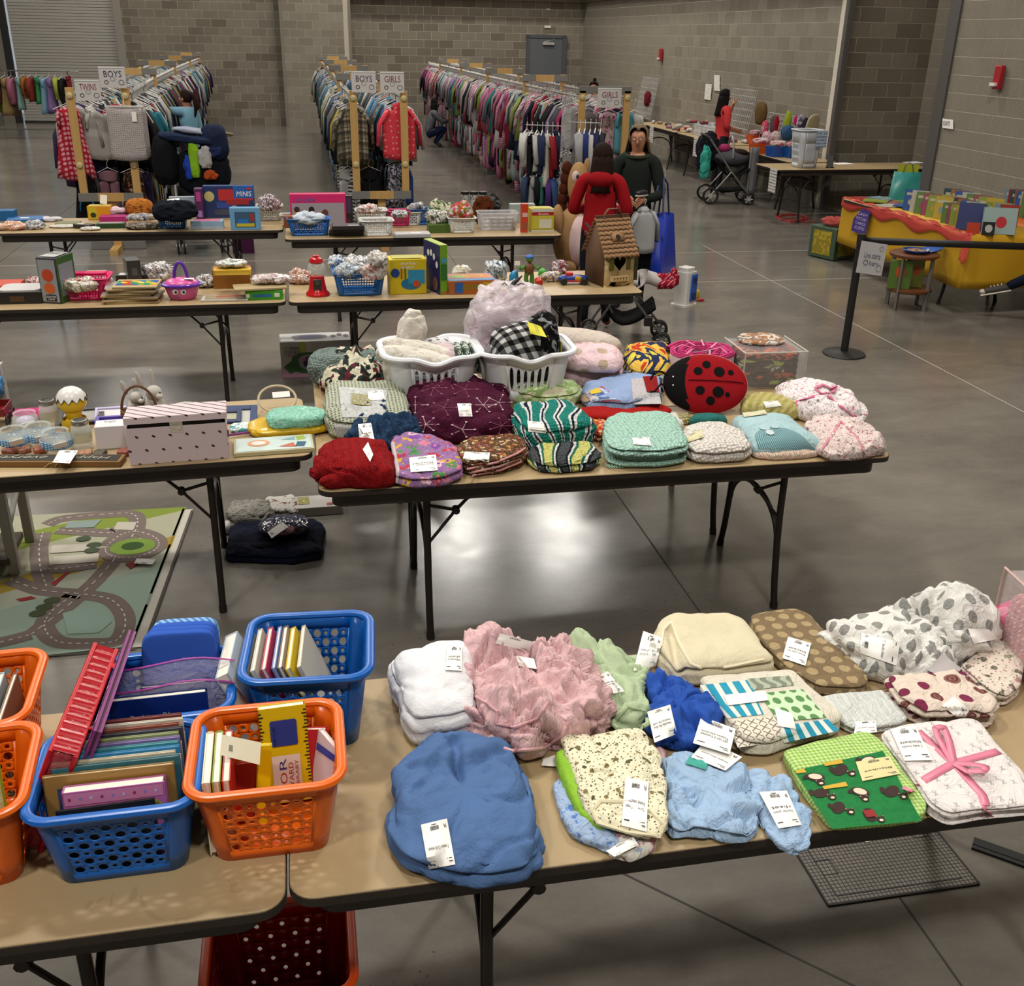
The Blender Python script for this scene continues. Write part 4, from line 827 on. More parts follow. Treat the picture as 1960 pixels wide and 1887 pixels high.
for lab,c,th,x,an,sp in bk:
 a=None
 if 'first' in lab:
  def a(t,fn):
   for i,cc in enumerate(('#c8541c','#5f8a2c','#b8254a','#3a8ac0')):obj('edge_band',poly(lambda u,v,h=0:Vector((-.087,(.5-u)*.034,v*.175)),[(0,i*.25),(1,i*.25),(1,i*.25+.25),(0,i*.25+.25)],0),mat(cc,.5),t)
   ltext('first 100',lambda u,v,h=0:Vector((-.0885,(v-.5)*.026,.01+.08*u)),(0,.15,1,.85),mat('#e3c22a',.5),t)
 def a2(t,fn,c=c,lab=lab):
  if 'striped' in lab:
   for i,cc in enumerate(('#d8a81c','#5f9a3c','#b8355a','#d8c81c')):obj('cover_band',poly(fn,[(0,i*.22),(1,i*.22+.06),(1,i*.22+.16),(0,i*.22+.12)],.001),mat(cc,.5),t)
  if 'star' in lab:obj('star_print',disc(fn,.5,.8,.16,.12,.001,5),mat('#1d4f9a',.5),t);[ltext(s,fn,(.2,.55-.12*i,.85,.62-.12*i),mat('#b8621c',.5),t)for i,s in enumerate(('Spring','is here','book'))]
 book(lab,(x-.06,2.225,Z+.012),(.19,th,.23),c,(an*.8,0,-PI/2-.07),'board books in the back blue bin',art=a or a2,name='board_book')
for k,(c,x,th,lab)in enumerate((('#d8d3c4',-.90,.01,'white booklet in a clear bag'),('#8a7a5a',-.87,.012,'tan board book'),('#c9bd6a',-.845,.01,'pale yellow storybook'),('#a82030',-.82,.02,'red paperback'),('#c9c4b8',-.795,.008,'off-white storybook'),('#9fb0b8',-.765,.012,'grey blue hardback'),('#7a5a48',-.74,.01,'brown paperback'))):
 book(lab+' leaning in the farther orange bin at the left edge',(x,2.16,Z+.012),(.2,th,.24-.008*k),c,(0,.1+.02*(k%3),-PI/2),'books in the farther left orange bin')
def la(t,fn):obj('cover_panel',poly(fn,[(-.1,.0),(.86,.0),(.86,.9),(-.1,.9)],.0008),mat('#b9bccb',.35),t)
book('lime edged white board book in a clear bag in the nearer left orange bin',(-.755,1.82,Z+.012),(.16,.012,.25),'#9fb53a',(-.1,0,-.12),art=la)
t=thing('zip_bag','clear zip bag with pink seal round the lime edged book','bag',(-.76,1.80,Z+.02),-.12);g=Geo();g.grid(lambda u,v:(-.1+.2*u,.006*math.sin(9*u+4*v),.275*v),10,6);obj('film',g,clearm('#ffffff',.2),t,sol=.0008)
g=Geo();g.grid(lambda u,v:(-.1+.2*u,.006*math.sin(9*u+4)-.002,.245+.03*v),10,2);obj('zip_seal',g,mat('#b0506a',.3),t)
def slab_thing(name,lab,cat,base,top,w,th,m,lean):
 pass
pA,pB=Vector((-.60,1.88,Z+.002)),Vector((-.56,2.3,Z+.002))
t=thing('vinyl_case','clear vinyl book case with red zip and trim leaning between the bins','case',(-.655,2.06,Z+.002),0,rot=(0,.42,-.05));CLR=clearm('#c04048',.55)
g=Geo();g.box((0,0,.14),(.05,.4,.27));obj('vinyl_shell',g,CLR,t,bev=.012)
g=Geo();[g.tube([(s*.025,-.2,.0),(s*.025,-.2,.27),(s*.025,.2,.275),(s*.025,.2,0)],.006,8)for s in(-1,1)];obj('red_trim',g,mat('#b3101c',.35),t)
g=Geo();g.tube([(.03,-.1,.27),(.045,-.12,.29),(.045,.1,.3),(.03,.14,.275)],.01,8,flat=.35);obj('carry_handle',g,mat('#b8141e',.5),t)
g=Geo();g.grid(lambda u,v:(-.024+.05*v,-.2+.4*u,.276+.0015*math.sin(90*u)),60,2);obj('zip_gusset',g,mat('#a01420',.15),t)
for k in range(5):g=Geo();g.box((-.018+.008*k,0,.125),(.006,.36,.235));obj('pocket_page',g,mat(('#a8121e','#6f5d58','#8f1822','#a39a8c','#7a1620')[k],.4),t)
t=thing('storybook','tall magenta edged storybook leaning against the red vinyl case','book',(-.61,2.08,Z+.002),0,rot=(0,.42,-.04));g=Geo();g.box((0,0,.155),(.006,.4,.31));g.box((.012,0,.155),(.006,.4,.31));obj('cover',g,mat('#7a2a72',.3),t,smooth=False)
g=Geo();g.box((.006,0,.155),(.007,.39,.3));obj('page_block',g,mat('#5c3a4a',.8),t,smooth=False)
g=Geo();g.box((-.0045,0,.155),(.001,.36,.28));obj('cover_print',g,pat('floral','#6b3a6a',['#b56aa0','#d8a8c8','#3a2a5a'],18,.4,'Object',fab='paper'),t,smooth=False)
t=thing('wipes_bag','crinkled white bag tucked between the two blue bins at the back','bag',(-.225,2.335,Z),.1);g=Geo();g.ball((0,0,.03),(.05,.035,.03),20,12,e=.7);obj('bag_body',g,mat('#cfcbc4',.3),t)
# ---------------------------------------------------------------- middle tables: blankets, pillows, laundry baskets
WP=mat('#dddfe3',.35,0,.5)
L1=basket('laundry_basket','white laundry basket with rolled cream blankets',(.55,4.755,Z),.02,.435,.36,.25,WP,.8,(6,1),shape='slot',big=.4,rim=.017,rimout=.03,r=.1,hv=(.28,.8),dip=.03,side=(5,1),cat='laundry basket')
L2=dup(L1,(1.0,4.745,Z),(0,0,.0),'white laundry basket holding the buffalo check fleece and the plastic sack')
def lump(name,lab,cat,loc,r,m,seed=0,amp=.012,freq=6,rot=(0,0,0),e=.8,nu=56,nv=36,flat=.9,group=None,parent=None,ridge=1.2,squash=None):
 """closed fabric lump of radii r standing in space (contents of baskets, sacks)"""
 g=Geo();G0=Geo();G0 .ball((0,0,0),r,nu,nv,e=e);sv=Vector((seed*3.1,seed,seed*2.2));vs=[]
 for v in G0 .v:
  p=Vector(v);q=p*freq+sv;cr=max(0,1-abs(noise.noise(q+noise.noise_vector(q*.6)))*5);n_=p.normalized()
  d=amp*(noise.noise(q)+ridge*(.5-abs(noise.noise(q*1.7))*1.5-cr*cr*.9));p=p+n_*d
  if p.z<-r[2]*flat:p.z=-r[2]*flat
  if squash:p=squash(p)
  vs.append(p+Vector((0,0,r[2]*flat)))
 uv=[(p.x+p.z*.35,p.y*1.0+p.z*.9)for p in vs];g.add(vs,G0 .f,0,None,uv)
 o=obj(name,g,m,parent,loc,rot,label=lab if cat else None,cat=cat,group=group,ang=0)
 mt=Matrix.Translation(loc)@Matrix.Rotation(rot[2],4,'Z')@Matrix.Rotation(rot[1],4,'Y')@Matrix.Rotation(rot[0],4,'X')
 o_bvh[o.name]=BVHTree.FromPolygons([mt@Vector(v)for v in vs],G0 .f);return o
CREAM=pat('speck','#d6d0c6',['#c3bbad'],16)
lump('rolled_blanket','cream rolled blanket lying nearest in the left laundry basket','blanket',(.47,4.70,Z+.17),(.19,.05,.05),CREAM,1,.006,9,(0,.1,-.35))
lump('rolled_blanket','second cream rolled blanket just behind the nearest roll','blanket',(.49,4.79,Z+.19),(.18,.045,.045),CREAM,2,.006,9,(0,.12,-.4))
lump('rolled_blanket','cream blanket standing up with a twisted end above the left basket','blanket',(.44,4.87,Z+.16),(.07,.06,.13),CREAM,3,.014,9,(0,.25,0))
lump('cream_pile','bulk of folded cream blankets at the left side of the left basket','blanket',(.41,4.80,Z+.05),(.08,.14,.11),CREAM,4,.01,8)
lump('dotted_bundle','white bundle with grey dots in the left laundry basket','blanket',(.60,4.89,Z+.14),(.09,.07,.06),pat('dots','#d3cfd0',['#77747c'],26,.27,rnd=.2),5,.01,8)
lump('fabric_bundle','pale pink bundle in the middle of the left laundry basket','blanket',(.62,4.78,Z+.12),(.08,.09,.07),cl('#cdb6ba'),6,.012,9)
for k in range(3):lump('printed_roll',('green leaf printed roll, left of three','green leaf printed roll, middle of three','green leaf printed roll, right of three')[k]+' in the left basket','blanket',(.685+.038*k,4.77,Z+.13),(.02,.1,.065),pat('blobs','#b9c2b2',['#3c4a40','#c4ccc0'],30),7+k,.003,8,e=.5)
lump('basket_filling','folded striped towels seen through the slots of the left laundry basket','towel',(.57,4.79,Z+.005),(.19,.14,.075),pat('stripes','#6d7f8a',['#aeb3b5'],40,rot=1.57),11,.004,7,e=.5)
sk=thing('plastic_sack','big translucent white plastic sack of pink comforter tied at the top','bag',(.965,4.91,Z+.05))
lump('comforter',None,None,(0,0,.0),(.18,.14,.225),cl('#bfa9b3'),12,.028,5.5,parent=sk,ridge=1.5)
lump('sack_film',None,None,(0,0,-.01),(.205,.16,.25),clearm('#f3eaf0',.42,.2),13,.03,8,parent=sk,ridge=1.8)
g=Geo();g.tube([(0,0,.43),(.02,-.01,.47),(.06,0,.5)],[.02,.012,.003],8);g.tube([(0,0,.44),(-.03,-.01,.47),(-.05,0,.45)],.003,5);g.tube([(0,0,.44),(.05,-.03,.47),(.08,-.03,.455)],.003,5);obj('drawstring',g,BLACK,sk)
lump('checked_fleece','black and white buffalo check fleece with yellow tag in the right laundry basket','blanket',(.98,4.71,Z+.17),(.13,.1,.105),pat('gingham','#cfcfcf',['#5c5c5c','#121212'],18,fab='fleece'),14,.008,6,(0,-.15,.2),e=.75)
lump('tied_fleece','black fringed fleece with grey flecks at the right end of the basket','blanket',(1.10,4.75,Z+.16),(.075,.11,.13),pat('blobs','#0e0e0f',['#0f0f10','#111112','#85888a'],22),15,.014,10)
ytag=tag(bpy.data.objects['checked_fleece'],((1008,617),(1015,640),(1046,647),(1035,626)),('TODDLER throw','fleece'),col='#c9c22e',R=False,bar=False,label='yellow price tag')
t=thing('price_tag','yellow card hanging down the right end of the right laundry basket','price tag',(1.172,4.68,Z+.2));g=Geo();g.box((0,0,0),(.002,.05,.16));obj('card',g,mat('#b9b22c',.6),t)
lump('basket_filling','dark clothes seen through the slots of the right laundry basket','clothes',(1.01,4.79,Z+.005),(.19,.14,.075),cl('#2c2d33'),16,.01,7)
hs=cloth('houndstooth_quilt','black and cream houndstooth quilt with dark green bands bunched at the back left','quilt',[(612,745),(616,700),(640,682),(665,674),(700,672),(730,688),(744,725),(738,748),(700,756),(640,760)],.16,Z,pat('cells','#c4bfa8',['#26302a','#bdb8a2','#1f2622','#c8c4b0','#5a1f26'],34,rnd=1),0,.03,7,.9,40,nth=120,folds=[((690,680),(720,740),.02,.02),((640,700),(690,740),.02,.015)])
lump('knit_throw','grey green chunky knit throw under the houndstooth quilt','blanket',(.10,5.05,Z),(.13,.11,.09),cl('#7c8b86','crochet'),41,.012,9)
lump('knit_throw','grey green knit end beside the left laundry basket','blanket',(.29,5.04,Z),(.09,.09,.085),cl('#748680','crochet'),42,.012,9)
lump('fleece_roll','dark roll with red and white ends against the left laundry basket','blanket',(.30,4.86,Z),(.03,.09,.04),pat('cells','#1c1a1e',['#7c1d2c','#b9b4ae'],24),43,.006,9)
pq=cloth('patchwork_quilt','white baby quilt bordered in yellow, blue and black plaid','quilt',[(618,815),(618,795),(625,745),(650,738),(765,740),(778,770),(788,800),(788,832),(720,842),(668,842),(634,834)],.12,Z,pat('gingham','#b9b8a4',['#a3a88c','#59626e'],60),3,.01,6,.45,44,folds=[((640,790),(700,800),.02,.015)])
cover_sheet(pq,((655,800),(735,800),(742,745),(648,742)),pat('speck','#cfd1d0',['#b7bfc0'],12),'white_panel',h=.003)
cover_sheet(pq,((645,836),(705,840),(702,818),(640,812)),cl('#c6c8c8'),'white_panel',h=.003)
lpq=drape(pq,((672,775),(712,778),(710,758),(672,754)),.85,.005,0);g=Geo();g.grid(lambda u,v:lpq(u,v,0),4,4);q_=obj('applique_car',g,pat('blobs','#cfd1d0',['#7d8f84','#c9b53a','#cfd1d0'],10),pq);q_.matrix_parent_inverse=parent_inv(pq)
tag(pq,flip((705,768),(737,767),(733,748),(704,752)),())
bk_=cloth('ruffled_knit','slate blue ruffled knit blanket with a long white tag','blanket',[(662,862),(668,820),(678,793),(690,781),(740,780),(775,790),(806,815),(806,840),(760,862),(700,872)],.1,Z,cl('#2f4f74','knit'),0,.026,12,.85,45,nth=140,nr=50,ridge=1.5)
tag(bk_,flip((690,852),(719,850),(711,811),(686,813)),('Blanket, blue','sweater'))
pl=cloth('plum_comforter','plum comforter printed with pink dandelions in the middle of the table','comforter',[(775,765),(790,738),(825,717),(848,718),(868,730),(905,727),(948,747),(976,775),(982,828),(945,842),(880,846),(805,842),(786,800)],.15,Z,cl('#45102b'),0,.022,6.5,.8,46,nth=140,nr=50,folds=[((870,800),(975,830),.03,.015),((800,835),(880,800),.02,.015)])
GM=mat('#c3a8ae',.9)
for(cx,cy,n_)in((830,742,7),(815,812,7),(960,815,7),(890,745,5),(850,780,5),(925,775,6),(885,822,5),(795,775,4),(955,770,5),(860,730,5)):
 g=Geo();c_=onto(pl,cx,cy,.002)
 for k in range(n_):
  a=2*PI*k/n_;q_=onto(pl,cx+24*math.cos(a),cy+15*math.sin(a),.002);m_=onto(pl,cx+12*math.cos(a),cy+7.5*math.sin(a),.003);g.tube([c_,m_,q_],.0013,4);g.ball(tuple(q_),(.006,.006,.003),8,5)
 q_=obj('flower_print',g,mat(('#8e4a63','#c3a8ae')[cx%2],.9),pl);q_.matrix_parent_inverse=parent_inv(pl);q_['kind']='stuff'
tag(pl,flip((880,798),(905,798),(902,773),(876,773)),('Comforter',))
cloth('plum_comforter','plum comforter flap reaching towards the green quilt','comforter',[(925,760),(940,737),(960,733),(975,745),(976,775),(950,785)],.11,Z,pat('floral','#45102b',['#8e4a63','#b58c98','#6b2340'],14,.2),0,.012,8,.9,47)
rk=cloth('knit_blanket','scarlet chunky knit blanket rolled up at the front left corner','blanket',[(603,905),(605,880),(612,862),(640,854),(700,848),(738,850),(750,875),(758,902),(757,926),(720,934),(680,932),(640,926),(615,922)],.11,Z,cl('#a8161c','knit'),0,.012,8,.6,48,folds=[((700,900),(720,860),-.01,.02)])
lump('knit_blanket','scarlet knit sleeve roll along the front table edge','blanket',(.105,3.735,Z),(.11,.035,.03),cl('#a0141a','knit'),49,.006,10,(0,0,.15))
lump('knit_blanket','ribbed scarlet knit cuff hanging past the table corner','blanket',(.015,3.80,Z+.005),(.055,.04,.033),cl('#98131a','knit'),50,.01,12,(0,0,.5))
tag(rk,flip((708,886),(714,872),(704,848),(694,862)),('Red blanket',),R=False,bar=False)
fl=cloth('floral_blanket','purple floral blanket with fluffy white lining beside the red knit','blanket',[(748,846),(760,834),(775,831),(790,838),(830,840),(868,856),(884,888),(886,912),(852,930),(790,936),(757,926),(750,890)],.075,Z,pat('floral','#8c6a9a',['#c9788f','#c9a23a','#4f8a4a','#b23a3a','#d9b0bd','#7a4a9a'],15,.4),2,.01,8,.5,51)
seam(fl,[(752,848),(756,870),(762,900),(760,924)],.009,cl('#d5c3c6','sherpa'),'fluffy_edge')
tag(fl,flip((786,906),(838,902),(834,872),(783,878)),('Small blanket','floral'))
bf_=cloth('floral_blanket','brown calico blanket with ruffled pink layers folded in front','blanket',[(872,880),(878,858),(900,846),(986,838),(1006,850),(1012,870),(1000,888),(960,904),(905,910),(884,902)],.075,Z,pat('floral','#4e3524',['#b88a4a','#a85a52','#d0c0a0','#7a4a2a'],34,.34),5,.006,8,.35,52,pinch=.05)
seam(bf_,[(895,898),(950,885),(990,868),(1005,858)],.006,cl('#c48f92'),'pink_ruffle');seam(bf_,[(900,905),(955,893),(995,877),(1010,866)],.006,cl('#c99a9a'),'pink_ruffle');seam(bf_,[(905,910),(958,900),(998,884)],.005,cl('#bd8487'),'pink_ruffle')
tag(bf_,flip((886,880),(936,886),(938,868),(890,866)),())
gq=cloth('quilted_blanket','lime green and cream quilted blanket in front of the right laundry basket','quilt',[(966,742),(970,730),(1020,728),(1060,731),(1100,737),(1116,752),(1104,772),(1050,782),(1000,773),(976,760)],.085,Z,pat('blobs','#a9c08a',['#bccba0','#93b06c','#d6d3b4'],7,fab='quilt'),3,.012,8,.5,53)
tag(gq,flip((990,742),(1022,738),(1018,727),(988,730)),(),R=False)
zz1=cloth('crochet_afghan','zigzag crochet afghan in teal, white and navy, upper folded half','blanket',[(979,815),(980,792),(1000,783),(1060,780),(1098,780),(1120,805),(1142,832),(1130,846),(1080,858),(1030,862),(1000,850)],.13,Z,pat('wave','#1f7a70',['#d3d3d0','#101a33','#d6d6d4','#1f7a70'],2.2,fab='crochet'),3,.014,8,.5,54)
zz2=cloth('crochet_afghan','grey, green and yellow edged crochet afghan, lower folded half','blanket',[(1008,880),(1012,862),(1060,852),(1120,848),(1140,860),(1152,880),(1135,897),(1070,906),(1030,902)],.065,Z,pat('wave','#43474a',['#16181c','#d0d0cc','#23624f','#c3c070'],2.2,fab='crochet'),2,.012,9,.6,55)
tag(zz1,flip((1012,826),(1046,830),(1040,808),(1010,806)),('Afghan',))
lb_=cloth('cartoon_blanket','pale blue blanket printed with a yellow and red badge, folded','blanket',[(1112,765),(1118,742),(1190,724),(1250,719),(1263,735),(1266,772),(1200,792),(1130,786)],.08,Z,cl('#8ea3c9'),3,.006,6,.3,56)
cover_sheet(lb_,((1212,775),(1266,774),(1256,722),(1208,726)),cl('#cfccd0'),'white_panel',h=.003)
cover_sheet(lb_,((1238,752),(1262,752),(1256,721),(1230,722)),cl('#a01a1c'),'red_panel',h=.005)
cover_sheet(lb_,((1246,776),(1266,775),(1264,754),(1244,756)),cl('#a01a1c'),'red_panel',h=.005)
fz=drape(lb_,((1116,772),(1190,772),(1186,732),(1120,744)),.84,.004,0)
for P_,c_ in(([(.0,.7),(.5,.95),(1,.1),(.5,.12)],'#a8231f'),([(.06,.68),(.48,.86),(.88,.18),(.5,.2)],'#b9bfd3'),([(.12,.65),(.45,.78),(.72,.25),(.45,.28)],'#3b5a96'),([(.15,.8),(.4,.9),(.5,.6),(.2,.55)],'#d2b32e'),(ell(.08,.35,.14,.28),'#cda98a'),(ell(.3,.25,.12,.2),'#cdc6c0')):
 q_=obj('badge_print',poly(fz,P_,.0005+.0006*len(P_)*0+.0004*('#a8231f #b9bfd3 #3b5a96 #d2b32e #cda98a #cdc6c0'.split().index(c_))),mat(c_,.85),lb_);q_.matrix_parent_inverse=parent_inv(lb_)
cloth('red_fleece','plain red fleece showing under the pale blue blanket','blanket',[(1095,790),(1130,785),(1200,792),(1268,776),(1290,790),(1260,805),(1180,812),(1110,806)],.045,Z,cl('#9c1512'),2,.005,7,.4,57)
cloth('floral_cloth','small red and yellow flowered cloth between afghan and mint crochet','cloth',[(1112,812),(1130,803),(1160,806),(1168,830),(1150,846),(1128,838)],.05,Z,pat('floral','#a82a1e',['#d8a83a','#d8c2a0'],40,.35),2,.006,9,.6,58)
kq=cloth('cartoon_pillow','orange, yellow and navy pillow with a sleeping face behind the blue blanket','pillow',[(1188,700),(1192,668),(1240,664),(1285,666),(1290,700),(1284,735),(1240,742),(1204,730)],.15,Z,pat('blobs','#d9a64a',['#b63a1c','#d9b04c','#1f2c4f','#cfc04a','#d9a64a'],3),2,.008,6,.8,59)
cloth('bedding_stack','navy and pale patterned bedding under the orange pillow','bedding',[(1180,740),(1185,715),(1240,718),(1290,712),(1292,740),(1240,752),(1200,752)],.07,Z,pat('blobs','#4a6275',['#26344a','#8fa0a0','#2c3c5c'],9),2,.008,8,.5,60)
pc1=cloth('dotted_comforter','pale pink comforter with gold dots, lower fold beside the right laundry basket','comforter',[(1072,735),(1070,700),(1090,690),(1150,700),(1192,712),(1190,730),(1140,738),(1095,742)],.1,Z,pat('dots','#dcbcc4',['#c2ab94'],9,.2),0,.014,6,.7,61)
pc2=cloth('dotted_comforter','pale pink comforter with gold dots, upper fold','comforter',[(1074,700),(1080,664),(1110,645),(1150,655),(1186,672),(1195,695),(1185,712),(1140,712),(1100,708)],.10,Z+.095,pat('dots','#e0c2c8',['#bda892'],8,.22),0,.012,6,.8,62)
lump('plain_pillow','beige pillow lying behind the pink dotted comforter','pillow',(1.36,5.04,Z+.12),(.22,.1,.06),cl('#c9bdb2'),63,.006,5,(0,.12,-.1),e=.8)
t=thing('rolled_bumper','pink and white crib bumper rolled into a drum and tied with ribbons','crib bumper',(1.955,4.84,Z));ts=[]
PKW=pat('speck','#cdbcc0',['#b08a96'],20)
for k in range(3):
 g=Geo();n_=90;turns=3.4;pts=[]
 for i in range(n_+1):
  a=2*PI*turns*i/n_;r_=.045+.115*i/n_;pts.append((r_*math.cos(a)*1.12,r_*math.sin(a)))
 z0,z1,w=((.0,.15,.013),(.146,.16,.014),(.156,.166,.008))[k];vs=[];fs=[]
 for i,(x,y)in enumerate(pts):
  d=Vector((x,y)).normalized()*w;vs+=[(x-d.x,y-d.y,z0),(x+d.x,y+d.y,z0),(x+d.x,y+d.y,z1+.006*math.sin(i*1.1)),(x-d.x,y-d.y,z1+.006*math.sin(i*1.1))]
  if i:b=4*i;fs+=[(b-4,b-3,b+1,b),(b-3,b-2,b+2,b+1),(b-2,b-1,b+3,b+2),(b-1,b-4,b,b+3)]
 g.add(vs,fs);obj(('bumper_wall','pink_edge','inner_edge')[k],g,(PKW,cl('#c2497f'),cl('#b8326c'))[k],t)
for k in range(7):
 a=k*.9;g=Geo();g.tube([(.05*math.cos(a),.05*math.sin(a),.172),(.1*math.cos(a+.3),.1*math.sin(a+.3),.19),(.15*math.cos(a+.2),.13*math.sin(a+.2),.16)],.005,6,flat=.3);obj('ribbon_tie',g,cl('#d79ab2'),t)
t=thing('ladybug_cushion','round red ladybug cushion with black head and spots leaning on the pink roll','cushion',(1.80,4.33,Z),0,rot=(-.62,0,-.24))
LR=.2;LH=.148;RF,BF_=cl('#93101a','fleece'),cl('#0d0c0d','fleece')
G0=Geo();G0 .ball((0,0,0),(LR,.05,LH),60,30,e=1.);hg=Geo();bg_=Geo();mi=[]
for f in G0 .f:
 c_=sum((Vector(G0 .v[i])for i in f),Vector())/len(f);mi.append(1 if c_.x<-.083+.35*c_.z*c_.z*0-.02*math.cos(c_.z*16)else 0)
gb2=Geo();gb2 .add(G0 .v,[f for f,k in zip(G0 .f,mi)if not k]);obj('body',gb2,RF,t,(0,0,LH),ang=0)
gb2=Geo();gb2 .add(G0 .v,[f for f,k in zip(G0 .f,mi)if k]);obj('head',gb2,BF_,t,(0,0,LH),ang=0)
def lsurf(x,z,h=.0):return(x,-.05*math.sqrt(max(0,1-(x/LR)**2-(z/LH)**2))-h,z+LH)
for x,z,r_ in((.0,.085,.02),(-.04,.05,.021),(.06,.05,.026),(.115,.05,.014),(-.03,-.045,.022),(.055,-.05,.027),(.1,-.06,.012),(.02,-.092,.021)):
 g=Geo();g.add([lsurf(x+r_*math.cos(a),z+r_*math.sin(a)*.95,.0025)for a in[2*PI*k/20 for k in range(20)]]+[lsurf(x,z,.0035)],[(k,(k+1)%20,20)for k in range(20)]);obj('spot',g,BF_,t)
g=Geo();g.tube([lsurf(-.085+.262*k/20,.004,.0015)for k in range(21)],.003,6,flat=.5);obj('wing_line',g,BF_,t)
for z in(.022,-.02):g=Geo();g.ball(lsurf(-.155,z,.002),.0042,10,6);obj('eye',g,WHITE,t)
g=Geo();g.tube([(LR*math.cos(a),0,LH+LH*math.sin(a))for a in[2*PI*k/60 for k in range(60)]],.003,6,closed=True);obj('piping',g,cl('#a9847a'),t)
for s in(1,-1):
 g=Geo();g.tube([(-.17,-.01,LH+.03*s),(-.21,-.02,LH+.03*s+.02),(-.24,-.02,LH+.03*s-.0+.02*s),(-.26,-.01,LH-.02+.03*s)],.005,6);obj('feeler',g,BF_,t)
t=thing('bedding_bag','clear zipped bag of brown, lime and orange patterned bedding at the back right','bag',(2.29,4.80,Z),-.03)
for k in range(5):
 g=Geo();g.ball((0,0,.032+.032*k),(.155,.14,.021),26,10,e=.5);obj('folded_bedding',g,pat('blobs','#2a1a14',[('#2a1a14','#2a1a14','#8fa03a'),('#2a1a14','#b04a1c','#2a1a14'),('#33201a','#33201a','#b9b4a0')][k%3],11,uv='Object'),t)
g=Geo();g.box((0,0,.095),(.33,.3,.19));obj('vinyl_shell',g,clearm('#ffffff',.18),t,bev=.015)
g=Geo()
for s in(-1,1):
 g.tube([(s*.165,-.15,0),(s*.165,-.15,.19)],.004,6);g.tube([(s*.165,-.15,.19),(s*.165,.15,.19)],.004,6)
g.tube([(-.165,-.15,.19),(.165,-.15,.19)],.004,6);obj('white_piping',g,mat('#b9b3a8',.6),t)
lump('crumpled_sheet','crumpled white and brown printed sheet on top of the brown bedding bag','sheet',(2.29,4.87,Z+.185),(.12,.1,.016),pat('blobs','#c9c4bd',['#c9c4bd','#a5714a','#77706a','#c9c4bd'],10),64,.01,14)
mc=cloth('crochet_blanket','mint green crochet blanket with a fringe over the table edge','blanket',[(1150,845),(1158,815),(1180,800),(1280,797),(1296,815),(1318,868),(1312,884),(1260,894),(1190,894),(1160,884)],.1,Z,cl('#abd3c4','crochet'),4,.006,7,.35,65,pinch=.045)
tag(mc,flip((1212,852),(1246,855),(1242,838),(1210,840)),())
g=Geo();FR=mat('#86b8a2',.9)
for k in range(26):
 x=1220+k*2.7 if k<20 else 1160+(k-20)*5;p=G(x,884 if k<20 else 889,Z+.005);r_=random.random()
 q_=[p,p+Vector((.004*r_,-.018,.0)),p+Vector((.008*(r_-.5),-.03,-.03-.03*r_)),p+Vector((.014*(r_-.5),-.032,-.055-.045*r_))]if k<20 else[p,p+Vector((0,-.02,.002)),p+Vector((.006,-.035,.0))]
 g.tube(q_,.0026,5)
o=obj('fringe',g,FR,mc);o.matrix_parent_inverse=parent_inv(mc);o['kind']='stuff'
wc=cloth('crochet_blanket','white scalloped crochet blanket between the mint one and the striped pillow','blanket',[(1308,868),(1303,830),(1340,815),(1385,813),(1420,835),(1440,868),(1425,880),(1370,886),(1330,884)],.085,Z,cl('#e6dfd8','crochet'),2,.008,7,.55,66)
tag(wc,flip((1318,848),(1348,838),(1340,822),(1312,840)),(),col='#c9c39a',label='yellowish price tag')
cloth('white_shirt','white cotton piece peeking out behind the mint crochet blanket','cloth',[(1240,800),(1270,792),(1295,792),(1310,818),(1300,826),(1270,812)],.05,Z,cl('#cfc8c2'),0,.006,9,.7,67)
cloth('knit_socks','folded teal socks with a white tag','socks',[(1318,812),(1325,797),(1360,794),(1388,800),(1392,810),(1360,814)],.04,Z,cl('#2a6a66'),0,.005,9,.6,68)
cloth('bobble_hat','small grey and yellow bobble trimmed knit beside the teal socks','hat',[(1296,800),(1302,792),(1318,790),(1325,802),(1318,812),(1302,812)],.035,Z,pat('dots','#7d7d80',['#b9a84a'],80,.4,fab='crochet'),0,.008,14,.8,69)
sp=cloth('striped_pillow','pale blue pillow with pinstripes and a peeping animal print','pillow',[(1398,800),(1440,796),(1480,794),(1512,800),(1545,835),(1576,862),(1530,868),(1480,875),(1440,870),(1425,840)],.1,Z,cl('#a6c4ca'),0,.006,6,.85,70)
n=N('pinstripe');v=n.tc.outputs['UV'];V=n.xyz(v);PIN=n.fin(n.mix(n.gt(n.m('FRACT',n.m('MULTIPLY',V[0],26)),.5),'#8fb0b6','#47757c'),.9,0,.15)
fs_=drape(sp,((1450,860),(1560,862),(1510,808),(1436,812)),.8,.003,0);g=Geo();rr_=12
g.grid(lambda u,v:fs_(.5+(u-.5)*(1 if v<.5 else math.sqrt(max(0,1-((v-.5)*2)**2))),v*.85,0),16,12);q_=obj('striped_belly',g,PIN,sp);q_.matrix_parent_inverse=parent_inv(sp)
for(x,y,r_)in((.3,.82,.13),(.55,.84,.1)):q_=obj('face_print',disc(fs_,x,y,r_,r_*.8,.003),mat('#a4bfc4',.9),sp);q_.matrix_parent_inverse=parent_inv(sp)
q_=obj('button_print',disc(fs_,.36,.62,.09,.1,.0035),mat('#c3d0d2',.9),sp);q_.matrix_parent_inverse=parent_inv(sp)
tag(sp,flip((1425,800),(1468,794),(1464,786),(1420,792)),(),col='#c9c5a4',R=False,label='cream price strip')
cloth('printed_pillow','cream pillow with a coral line print under the pinstriped one','pillow',[(1432,862),(1470,858),(1560,860),(1572,870),(1530,877),(1480,880),(1446,876)],.035,Z,pat('wave','#cdbfae',['#cdbfae','#b9705c','#cdbfae'],12),0,.004,8,.7,71)
